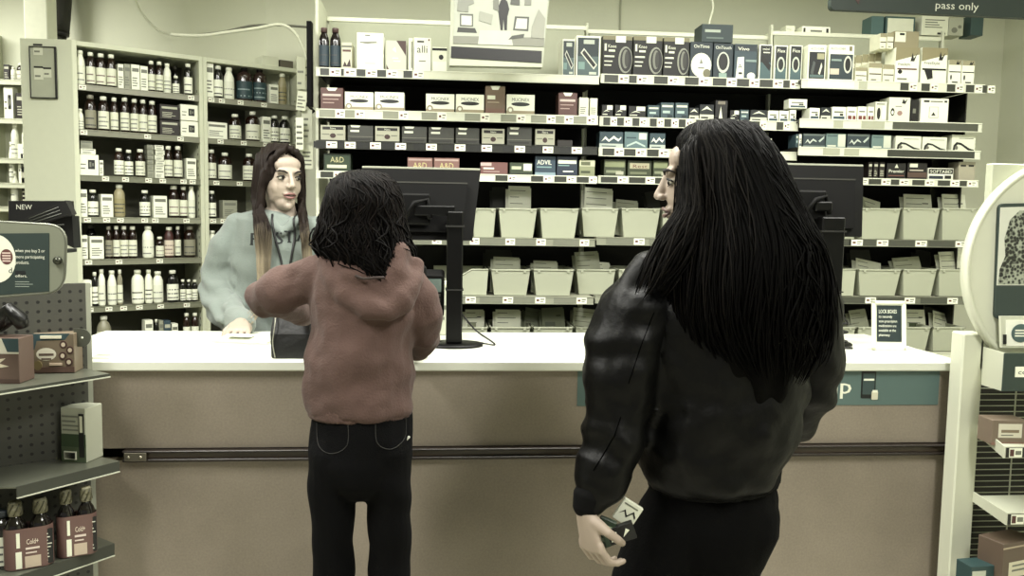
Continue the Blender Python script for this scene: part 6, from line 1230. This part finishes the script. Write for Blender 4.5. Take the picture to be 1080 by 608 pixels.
# ================================================= young clerk behind the counter
YW = 3.28; w0 = PX(290, 260, YW)
CL = person(YW, w0.x, 'young clerk with long two-tone hair in a pale grey hoodie behind the counter')
grey = cloth((124, 132, 126), .95, .2)
G = MB()
loft(G, tor([(298, 230, 3.31, .062, .05), (296, 235, 3.30, .11, .08), (292, 241, 3.285, .16, .105), (290, 262, 3.28, .172, .12), (288, 290, 3.28, .175, .125), (287, 325, 3.28, .18, .125), (287, 365, 3.28, .185, .13), (287, 400, 3.28, .18, .125)]), X_)
loft(G, tor([(250, 244, 3.29, .062, .066), (239, 262, 3.285, .068, .07), (232, 285, 3.28, .068, .07), (230, 305, 3.26, .07, .068), (234, 320, 3.2, .065, .062), (243, 332, 3.1, .057, .055), (252, 340, 3.0, .05, .048), (256, 344, 2.94, .042, .04)]), X_)
loft(G, tor([(331, 246, 3.29, .062, .066), (341, 265, 3.285, .065, .068), (346, 290, 3.28, .066, .066), (348, 310, 3.26, .064, .064), (345, 325, 3.2, .058, .058), (338, 336, 3.08, .05, .05), (332, 342, 2.97, .042, .042)]), X_)
# rolled hood round the neck
loft(G, tor([(274, 236, 3.34, .03, .03), (278, 231, 3.27, .026, .026), (286, 235, 3.20, .020, .020), (298, 245, 3.165, .016, .016), (310, 235, 3.20, .020, .020), (319, 231, 3.27, .026, .026), (323, 236, 3.34, .03, .03)]), X_, (0, 1, 0))
loft(G, tor([(298, 226, 3.38, .10, .04), (298, 240, 3.40, .10, .04)]), X_)
def wfold(co, nn): 
    x = co.x-w0.x; d = .0035*math.sin(co.z*42+x*22+2.5*NZ.noise(co*7))
    if x < -.13: d += .0085*math.sin(co.z*95-co.y*30+3*NZ.noise(co*9))*max(0, min(1, (1.32-co.z)*6))
    return d
wh = fuse(G, 'hoodie', CL, grey, .0055, 3, disp=((6, .014), (14, .007)), fold=wfold)
bvw = BVHTree.FromPolygons([v.co for v in wh.data.vertices], [p.vertices for p in wh.data.polygons])
def drape(g, off=.0012, eye=None):
    out = []
    for v in g.v:
        h_ = bvw.ray_cast(Vector((v[0], 2.6, v[2])), Vector((0, 1, 0))); out.append((v[0], h_[0].y-off+(v[1] if abs(v[1]) < .01 else 0), v[2]) if h_[0] else v)
    g.v = out; return g
# college letters across the chest (partly under the hair)
G = MB(); ink = mat((38, 42, 42), .8); zc = PX(290, 256, 3.16).z; kk = ppm(Vector((w0.x, 3.16, zc)))
for ch, px_ in (('F', 267), ('S', 294), ('T', 304.5), ('A', 316)):
    c_ = PX(px_, 259 if ch == 'F' else 258-(px_-290)*.12, 3.16); q = MB(); q.text(ch, 0, 0, 13.5/kk, ink, 0, wid=8/kk)
    vs = q.v; xs = [v[0] for v in vs]; zs_ = [v[2] for v in vs]
    q.v = [(c_.x+v[0], 0, c_.z+v[2]) for v in vs]; bx = MB()
    # bold: thicken by stacking slightly shifted copies, then serifs
    for dx in (-.0012, 0, .0012): bx.add([(v[0]+dx, -.0002*(dx > 0), v[2]) for v in q.v], q.f, ink)
    z0, z1, x0_, x1_w = c_.z+min(zs_), c_.z+max(zs_), c_.x+min(xs), c_.x+max(xs)
    if ch in 'FT': xm_ = (x0_+.003) if ch == 'F' else (x0_+x1_w)/2; bx.add([(xm_-.007, 0, z0), (xm_+.007, 0, z0), (xm_+.007, 0, z0+.004), (xm_-.007, 0, z0+.004)], [(0, 1, 2, 3)], ink)
    if ch == 'A': [bx.add([(xm_-.006, 0, z0), (xm_+.006, 0, z0), (xm_+.006, 0, z0+.004), (xm_-.006, 0, z0+.004)], [(0, 1, 2, 3)], ink) for xm_ in (x0_+.001, x1_w-.001)]
    drape(bx); local(bx.build('chest_letter'), CL)
# lanyard
for pts in ([(285, 226), (289, 245), (294, 263), (298, 280)], [(309, 226), (310, 245), (309, 262), (306, 280)]):
    G = MB(); P = [tuple(PX(a, b, 3.17)) for a, b in pts]; Q = []
    for v in spl(P, 6):
        h_ = bvw.ray_cast(Vector((v[0], 2.6, v[2])), Vector((0, 1, 0))); Q.append((v[0], (h_[0].y if h_[0] else v[1])-.004, v[2]))
    G.tube(Q, .0042, mat((16, 16, 15), .6), 8, flat=.5); local(G.build('lanyard'), CL)
# head and body
G = MB(); MW = Matrix.Translation(PX(296, 188, 3.27)) @ Matrix.Rotation(math.radians(34), 4, 'Z') @ Matrix.Rotation(math.radians(4), 4, 'X')
wskin = mat((176, 158, 138), .5, var=.04, scale=12)
head_prims(G, MW, 1.06)
loft(G, [(MW @ Vector((0, .02, -.06)), .05, .05), (Vector(V(298, 224, 3.29)), .052, .052), (Vector(V(297, 236, 3.29)), .07, .06)], X_)
loft(G, tor([(296, 236, 3.29, .09, .07), (292, 250, 3.285, .14, .085), (290, 290, 3.28, .14, .09), (288, 340, 3.28, .125, .085), (288, 390, 3.28, .15, .1)]), X_)
loft(G, tor([(252, 246, 3.29, .045, .045), (232, 290, 3.28, .044, .044), (231, 306, 3.26, .04, .04), (235, 320, 3.19, .036, .036), (244, 332, 3.09, .032, .032), (253, 340, 2.99, .028, .028), (257, 344, 2.94, .026, .024), (258, 347, 2.90, .026, .022)]), X_)
loft(G, tor([(330, 248, 3.29, .045, .045), (346, 295, 3.28, .044, .044), (346, 315, 3.25, .042, .042), (332, 343, 2.96, .028, .026)]), X_)
hw2 = PX(255, 348.5, 2.93); hw2.z = CT+.045
hand_prims(G, (hw2.x, 2.92, CT+.042), (.12, -1, -.22), (0, 0, -1), X_, .95, .22, thumb=1, sp=.022)
hand_prims(G, tuple(PX(330, 345, 2.93)), (-.4, -1, -.1), (0, 0, -1), X_, .95, .3, thumb=-1)
for s_ in (-1, 1): loft(G, [(Vector((w0.x+s_*.085, YW, .92)), .085, .09), (Vector((w0.x+s_*.09, YW, .5)), .058, .062), (Vector((w0.x+s_*.09, YW+.01, .1)), .035, .04), (Vector((w0.x+s_*.095, YW-.03, .05)), .035, .04), (Vector((w0.x+s_*.11, YW-.16, .03)), .036, .022)], X_)
wb = fuse(G, 'body', CL, wskin, .0036, 4)
face_bits(wb, Matrix.Translation(-CL.location) @ MW, 1.06)
for o_ in wb.children: o_.matrix_parent_inverse = Matrix.Identity(4); o_.location = CL.location
G = MB(); loft(G, tor([(288, 385, 3.28, .165, .115), (288, 420, 3.28, .172, .12)]), X_)
for s_ in (-1, 1): loft(G, [(Vector((w0.x+s_*.085, YW, .92)), .098, .11), (Vector((w0.x+s_*.09, YW, .5)), .075, .08), (Vector((w0.x+s_*.09, YW+.01, .12)), .055, .06)], X_)
fuse(G, 'trousers', CL, cloth((40, 42, 44)), .007, 3, disp=((9, .007),))
for s_ in (-1, 1): G = MB(); shoe(G, (w0.x+s_*.095, YW+.05, 0), (s_*.1, -1, 0), X_, X_); fuse(G, 'shoe', CL, mat((50, 50, 46), .6), .006, 2)
# long hair, parted, over both shoulders
def hairmat2():
    m = bpy.data.materials.new('two tone hair'); m.use_nodes = True; nt = m.node_tree; b = nt.nodes['Principled BSDF']; g_ = nt.nodes.new('ShaderNodeNewGeometry'); sp = nt.nodes.new('ShaderNodeSeparateXYZ'); nt.links.new(g_.outputs['Position'], sp.inputs['Vector'])
    mr = nt.nodes.new('ShaderNodeMapRange'); mr.inputs['From Min'].default_value = 1.54; mr.inputs['From Max'].default_value = 1.12; nt.links.new(sp.outputs['Z'], mr.inputs['Value'])
    n = nt.nodes.new('ShaderNodeTexNoise'); n.inputs['Scale'].default_value = 40; mp = nt.nodes.new('ShaderNodeMapping'); mp.inputs['Scale'].default_value = (1.5, 1.5, .06); tc = nt.nodes.new('ShaderNodeTexCoord'); nt.links.new(tc.outputs['Object'], mp.inputs['Vector']); nt.links.new(mp.outputs['Vector'], n.inputs['Vector'])
    ml = nt.nodes.new('ShaderNodeMath'); ml.operation = 'MULTIPLY'; nt.links.new(mr.outputs['Result'], ml.inputs[0]); nt.links.new(n.outputs['Fac'], ml.inputs[1])
    cr = nt.nodes.new('ShaderNodeValToRGB'); cr.color_ramp.elements[0].position = .12; cr.color_ramp.elements[0].color = lin((26, 19, 15)); cr.color_ramp.elements[1].position = .62; cr.color_ramp.elements[1].color = lin((158, 146, 122)); nt.links.new(ml.outputs[0], cr.inputs['Fac']); nt.links.new(cr.outputs['Color'], b.inputs['Base Color']); b.inputs['Roughness'].default_value = .6; b.inputs['Specular IOR Level'].default_value = .15; return m
h2 = hairmat2(); rnd = random.Random(5)
top = MW @ Vector((.004, -.03, .128)); cen = MW @ Vector((0, .018, .03))
G = MB()   # cap over the skull, open at the face
T_ = MW @ Matrix.Scale(1.06, 4)
ell(G, (0, .030, .036), (.082, .092, .092), X_, T_, 20); ell(G, (-.046, .012, .03), (.040, .070, .072), X_, T_); ell(G, (.046, .012, .03), (.040, .070, .072), X_, T_)
loft(G, [(T_ @ Vector((0, .06, .0)), .078, .05), (T_ @ Vector((0, .075, -.08)), .082, .045), (Vector(V(298, 238, 3.36)), .10, .04), (Vector(V(298, 260, 3.40)), .10, .035)], X_)
for sx in (-1, 1): loft(G, [(T_ @ Vector(p), .013, .015) for p in ((0, -.050, .112), (sx*.026, -.062, .098), (sx*.048, -.056, .074), (sx*.062, -.040, .045), (sx*.070, -.026, .01))], X_)
for sx, path in ((-1, [(-.064, -.022, .03), (-.074, -.012, -.03), (-.078, -.012, -.09)]), (1, [(.064, -.022, .03), (.074, -.012, -.03), (.078, -.012, -.09)])):
    P = [(T_ @ Vector(p), .014, .032) for p in path]
    P += [(Vector(v), a, b) for v, a, b in ([(V(272, 225, 3.21), .022, .022), (V(277, 240, 3.17), .016, .016), (V(278, 262, 3.15), .014, .010), (V(278, 280, 3.14), .008, .006)] if sx < 0 else [(V(320, 236, 3.18), .018, .024), (V(323, 256, 3.15), .018, .016), (V(324, 275, 3.14), .014, .012), (V(324, 288, 3.14), .008, .008)])]
    loft(G, P, X_)
hcap = fuse(G, 'hair', CL, h2, .005, 2, fold=lambda co, nn: .003*math.sin(co.x*260+4*NZ.noise(co*8)))
G = MB()
for sx in (-1, 1):
    for k in range(150):
        f = rnd.uniform(0, 1); a0 = rnd.uniform(-.045, .07)
        s0_ = T_ @ Vector((sx*.006, -.055+f*.10, .118-abs(f-.45)*.02)); s1_ = T_ @ Vector((sx*(.062+.014*f), -.040+f*.08, .085-.02*f)); s2_ = T_ @ Vector((sx*(.078+.012*f), -.036+f*.07, .0)); s3_ = T_ @ Vector((sx*(.084+.01*f), -.03+f*.055, -.08))
        wx = rnd.uniform(-1, 1); 
        if sx < 0: e1 = PX(276+wx*9, 238, 3.15-.02*f); e2 = PX(278+wx*7+rnd.uniform(-2, 2), 272, 3.125); e3 = PX(278+wx*5+rnd.uniform(-3, 3), rnd.uniform(290, 336), 3.13)
        else: e1 = PX(321+wx*5, 240, 3.15-.02*f); e2 = PX(324+wx*5, 265, 3.125); e3 = PX(325+wx*5+rnd.uniform(-3, 3), rnd.uniform(280, 312), 3.13)
        pts = spl([s0_, s1_, s2_, s3_, e1, e2, e3], 4); n_ = len(pts)
        for i in range(n_):
            if i > n_*.55:
                h_ = bvw.ray_cast(Vector((pts[i].x, 2.6, pts[i].z)), Vector((0, 1, 0)))
                if h_[0] and pts[i].y > h_[0].y-.006: pts[i] = Vector((pts[i].x, h_[0].y-.006-rnd.uniform(0, .008), pts[i].z))
        G.tube(pts, [.0016*(1-.6*(i/n_)**2) for i in range(n_)], h2, 5)
local(G.build('hair_lock'), CL)

# ================================================= woman in the black jacket, large in the foreground
YB_ = 1.76; b0 = PX(755, 500, YB_)
WO = person(YB_, b0.x, 'long-haired person in black bomber jacket and trousers holding small packets')
JM = mat((5, 5, 4), .48, var=.15, scale=6, bump=.3, bscale=28, spec=.16)
G = MB()
loft(G, tor([(762, 262, 1.76, .075, .075), (762, 276, 1.76, .125, .10), (764, 292, 1.76, .165, .12), (764, 320, 1.76, .188, .135), (762, 360, 1.755, .19, .142), (760, 400, 1.75, .186, .148), (757, 440, 1.75, .180, .148), (754, 470, 1.75, .172, .142), (752, 488, 1.755, .160, .130), (752, 498, 1.76, .150, .120)]), X_, cl=.12)
la = [(684, 302, 1.76, .070, .078), (670, 325, 1.745, .080, .085), (662, 350, 1.735, .084, .086), (658, 372, 1.725, .079, .082), (657, 392, 1.715, .084, .084), (655, 412, 1.705, .078, .080), (653, 430, 1.70, .082, .08), (650, 446, 1.695, .070, .072), (647, 462, 1.69, .076, .074), (643, 478, 1.685, .067, .066), (638, 492, 1.68, .069, .064), (632, 506, 1.675, .056, .054), (627, 518, 1.67, .048, .046), (622, 526, 1.668, .036, .034)]
loft(G, tor(la), X_)
ra = [(846, 306, 1.77, .068, .078), (852, 335, 1.78, .074, .08), (853, 365, 1.79, .072, .078), (851, 390, 1.80, .070, .074), (850, 410, 1.82, .066, .070), (842, 428, 1.86, .064, .066), (832, 442, 1.90, .064, .062), (815, 452, 1.93, .054, .054), (800, 458, 1.95, .044, .044)]
loft(G, tor(ra), X_)
loft(G, tor([(716, 276, 1.80, .04, .04), (730, 284, 1.69, .034, .034), (760, 288, 1.655, .034, .03), (792, 284, 1.69, .034, .034), (806, 276, 1.78, .04, .04)]), X_, (0, 1, 0))
def bfold(co, nn):
    d = 0; x = co.x; z = co.z
    arm = max(0, min(1, (PX(690, 400, YB_).x-x)*20))+max(0, min(1, (x-PX(820, 400, YB_).x)*20))
    d += arm*.004*math.sin(z*62+(x*18)+4*NZ.noise(co*6))
    d += (1-min(1, arm))*(.006*math.sin((z*26+x*14)+4.5*NZ.noise(co*3.5)))*max(.2, min(1, (1.28-z)*3))
    return d
jk = fuse(G, 'jacket', WO, JM, .006, 4, disp=((5, .02), (11, .012), (24, .005)), fold=bfold)
G = MB(); loft(G, tor([(752, 492, 1.758, .150, .122), (752, 508, 1.76, .146, .118)]), X_, cl=.12)
fuse(G, 'waistband', WO, mat((7, 7, 7), .9, spec=.15), .005, 1, fold=lambda co, nn: .0014*math.sin(math.atan2(co.y-YB_, co.x-b0.x)*120))
G = MB(); loft(G, tor([(622, 524, 1.668, .036, .034), (619, 533, 1.666, .031, .029)]), X_); fuse(G, 'cuff', WO, mat((7, 7, 7), .9, spec=.15), .004, 1)
# sleeve seam
bvj = BVHTree.FromPolygons([v.co for v in jk.data.vertices], [p.vertices for p in jk.data.polygons])
def onj(px, py, off=.001):
    d = ray(px, py).normalized(); h_ = bvj.ray_cast(EYE, d); return (h_[0]-d*off) if h_[0] else None
for pts in ([(690, 330), (678, 360), (668, 390), (662, 408)], [(655, 440), (648, 460), (636, 480), (624, 500)]):
    Q = [q for q in (onj(*p) for p in [(pts[0][0]+(0), pts[0][1])]+pts[1:]) if q]
    P2_ = []
    for i in range(len(pts)-1):
        for k in range(6): t = k/6; q = onj(pts[i][0]*(1-t)+pts[i+1][0]*t, pts[i][1]*(1-t)+pts[i+1][1]*t); P2_ += [q] if q else []
    G = MB(); G.tube(P2_, .0009, mat((4, 4, 4), .9, spec=0), 5); local(G.build('sleeve_seam'), WO)
# trousers
PM = mat((6, 6, 6), .95, bump=.2, bscale=200, spec=.1)
G = MB()
loft(G, tor([(752, 496, 1.77, .135, .10), (751, 520, 1.765, .147, .12), (750, 545, 1.765, .150, .125), (748, 560, 1.765, .148, .12)]), X_)
loft(G, tor([(712, 545, 1.77, .085, .11), (700, 580, 1.765, .088, .10), (684, 620, 1.76, .082, .092), (672, 670, 1.755, .072, .08), (665, 710, 1.75, .066, .072), (668, 780, 1.78, .062, .066), (672, 830, 1.83, .055, .058), (674, 862, 1.85, .052, .055)]), X_)
loft(G, tor([(778, 545, 1.77, .092, .12), (764, 585, 1.775, .078, .10), (756, 620, 1.785, .076, .09), (752, 670, 1.79, .072, .08), (750, 710, 1.79, .066, .072), (752, 780, 1.84, .062, .066), (755, 830, 1.90, .055, .058), (756, 862, 1.92, .052, .055)]), X_)
fuse(G, 'trousers', WO, PM, .007, 4, disp=((8, .006),))
# feet, body, head
fl1 = PX(674, 862, 1.85); fl2 = PX(756, 862, 1.92)
for f_ in (fl1, fl2): G = MB(); shoe(G, (f_.x+.03, f_.y-.03, 0), (-.6, .8, 0), X_, X_); fuse(G, 'shoe', WO, mat((20, 20, 19), .5), .006, 2)
G = MB(); MB_ = Matrix.Translation(PX(747, 193, 1.76)) @ Matrix.Rotation(math.radians(-108), 4, 'Z') @ Matrix.Rotation(math.radians(3), 4, 'X')
head_prims(G, MB_, 1.03)
loft(G, [(MB_ @ Vector((0, .02, -.06)), .052, .052), (Vector(V(760, 262, 1.76)), .055, .055), (Vector(V(762, 285, 1.76)), .08, .065)], X_)
loft(G, tor([(762, 284, 1.76, .12, .08), (763, 310, 1.76, .15, .095), (760, 380, 1.755, .145, .10), (755, 450, 1.755, .13, .095), (752, 510, 1.765, .135, .095), (750, 545, 1.765, .138, .10)]), X_)
loft(G, tor([(690, 306, 1.76, .05, .05), (660, 372, 1.73, .048, .048), (654, 425, 1.70, .044, .044), (640, 480, 1.685, .036, .036), (624, 522, 1.668, .027, .025), (619, 536, 1.665, .027, .022)]), X_)
loft(G, tor([(842, 308, 1.77, .05, .05), (852, 375, 1.79, .048, .048), (850, 418, 1.83, .044, .044), (815, 452, 1.93, .034, .034), (790, 462, 1.96, .028, .026)]), X_)
hand_prims(G, V(617, 541, 1.662), (.22, -.05, -1), (.86, .42, .0), X_, .92, .60, thumb=-1, sp=.0245, fr=.87)
hand_prims(G, V(786, 463, 1.965), (-1, .3, -.2), (0, .6, -.6), X_, .9, .5, thumb=-1)
loft(G, tor([(712, 545, 1.77, .07, .08), (684, 620, 1.76, .065, .07), (665, 710, 1.75, .048, .052), (670, 800, 1.79, .045, .05), (674, 862, 1.85, .032, .036)]), X_)
loft(G, tor([(780, 545, 1.77, .07, .08), (756, 620, 1.785, .065, .07), (750, 710, 1.79, .048, .052), (753, 800, 1.85, .045, .05), (756, 862, 1.92, .032, .036)]), X_)
for f_ in (fl1, fl2): loft(G, [(Vector((f_.x, f_.y, f_.z)), .03, .034), (Vector((f_.x+.01, f_.y-.01, .05)), .03, .036), (Vector((f_.x-.06, f_.y+.09, .03)), .034, .02)], X_)
bb_ = fuse(G, 'body', WO, mat((178, 158, 138), .55, var=.05, scale=12), .003, 2)
face_bits(bb_, Matrix.Translation(-WO.location) @ MB_, 1.03, lip=(140, 108, 96))
for o_ in bb_.children: o_.matrix_parent_inverse = Matrix.Identity(4); o_.location = WO.location
# her long dark hair
h3 = mat((5, 4, 3), .65, var=.5, scale=50, spec=.05); h4 = mat((22, 18, 14), .6, var=.4, scale=50, spec=.08)
def hv(px, py, Y, a, b): return (V(px, py, Y), a, b)
H3 = [hv(757, 128, 1.755, .012, .014), hv(757, 130, 1.755, .035, .045), hv(758, 135, 1.755, .064, .075), hv(760, 146, 1.755, .086, .098), hv(766, 165, 1.755, .101, .118), hv(772, 195, 1.75, .118, .128), hv(780, 228, 1.74, .132, .135), hv(785, 260, 1.725, .152, .14), hv(786, 295, 1.705, .160, .13), hv(787, 330, 1.69, .158, .115), hv(790, 355, 1.68, .145, .10), hv(796, 378, 1.675, .118, .085), hv(803, 402, 1.67, .078, .065)]
G = MB(); loft(G, [(a, b*.96, c*.96) for a, b, c in H3], X_, n=32)
loft(G, [hv(734, 150, 1.72, .022, .03), hv(730, 185, 1.69, .018, .03), hv(730, 220, 1.68, .022, .035), hv(716, 255, 1.67, .034, .035), hv(706, 278, 1.66, .034, .03), hv(696, 296, 1.655, .024, .02)], X_)
hh = fuse(G, 'hair', WO, h3, .006, 3, disp=((9, .012),), fold=lambda co, nn: .005*math.sin(math.atan2(co.y-1.75, co.x-b0.x)*17+3*NZ.noise(co*5)))
G = MB()
hair_strands(G, H3, h3, 800, 11, .007, 1.6, .0019, (.72, 1.0), (PI*.72, PI*2.2), 0, .22, 1.02, .10, 20); hair_strands(G, H3, h4, 70, 12, .007, 1.4, .0014, (.4, .8), (PI*.95, PI*1.45), .02, .18, 1.035, .08, 20)
hair_strands(G, H3, h3, 130, 13, .014, 2, .0015, (.7, .98), (PI*1.6, PI*2.25), .3, .3, 1.05, .25, 20)
F1 = [hv(736, 138, 1.72, .012, .02), hv(728, 160, 1.70, .018, .03), hv(727, 190, 1.685, .018, .035), hv(728, 220, 1.675, .022, .04), hv(716, 250, 1.665, .04, .04), hv(704, 275, 1.655, .042, .036), hv(693, 296, 1.65, .036, .028), hv(684, 314, 1.65, .028, .02)]
hair_strands(G, F1, h4, 60, 14, .006, 1.3, .0013, (.5, 1.0), (0, 2*PI), 0, .3, 1.05, .2, 16); hair_strands(G, F1, h3, 90, 15, .006, 1.3, .0018, (.5, 1.0), (0, 2*PI), 0, .3, 1.0, .2, 16)
local(G.build('hair_lock'), WO)
# packets in her hand
def packet(px, py, w, h, d, tilt, rz, Y, label, c, dc):
    q = PX(px, py, Y); g = carton(w, h, d, c, dc); o = g.build('chewing_gum_pack'); o.matrix_world = Matrix.Translation(q) @ Matrix.Rotation(rz, 4, 'Z') @ Matrix.Rotation(tilt, 4, 'Y') @ Matrix.Translation((0, -d/2, -h/2)); tag(o, label, 'packet')
packet(637, 561, .036, .058, .016, .35, -.2, 1.672, 'small green carton held in the fingers of the woman in black', (50, 78, 52), (('r', .1, .6, .9, .8, (160, 176, 150)), ('r', .1, .2, .9, .3, (120, 140, 110)), ('r', .3, .4, .7, .5, WHITE)))
packet(662, 541, .046, .050, .012, .55, -.1, 1.69, 'white card packet sticking up from the woman\'s hand', (222, 224, 208), (('p', ((.1, .3), (.3, .6), (.5, .4), (.7, .7), (.9, .5), (.9, .4), (.7, .58), (.5, .3), (.3, .5)), DARK), ('r', .1, .8, .8, .86, GREY)))
packet(653, 563, .066, .036, .016, -.35, -.15, 1.665, 'glossy black and white packet at the front of the woman\'s hand', (24, 25, 22), (('p', ((.2, .2), (.3, .8), (.44, .7), (.36, .2)), OFFW), ('p', ((.6, .3), (.75, .75), (.85, .6)), OFFW), ('r', 0, 0, .14, 1, (60, 88, 60))))
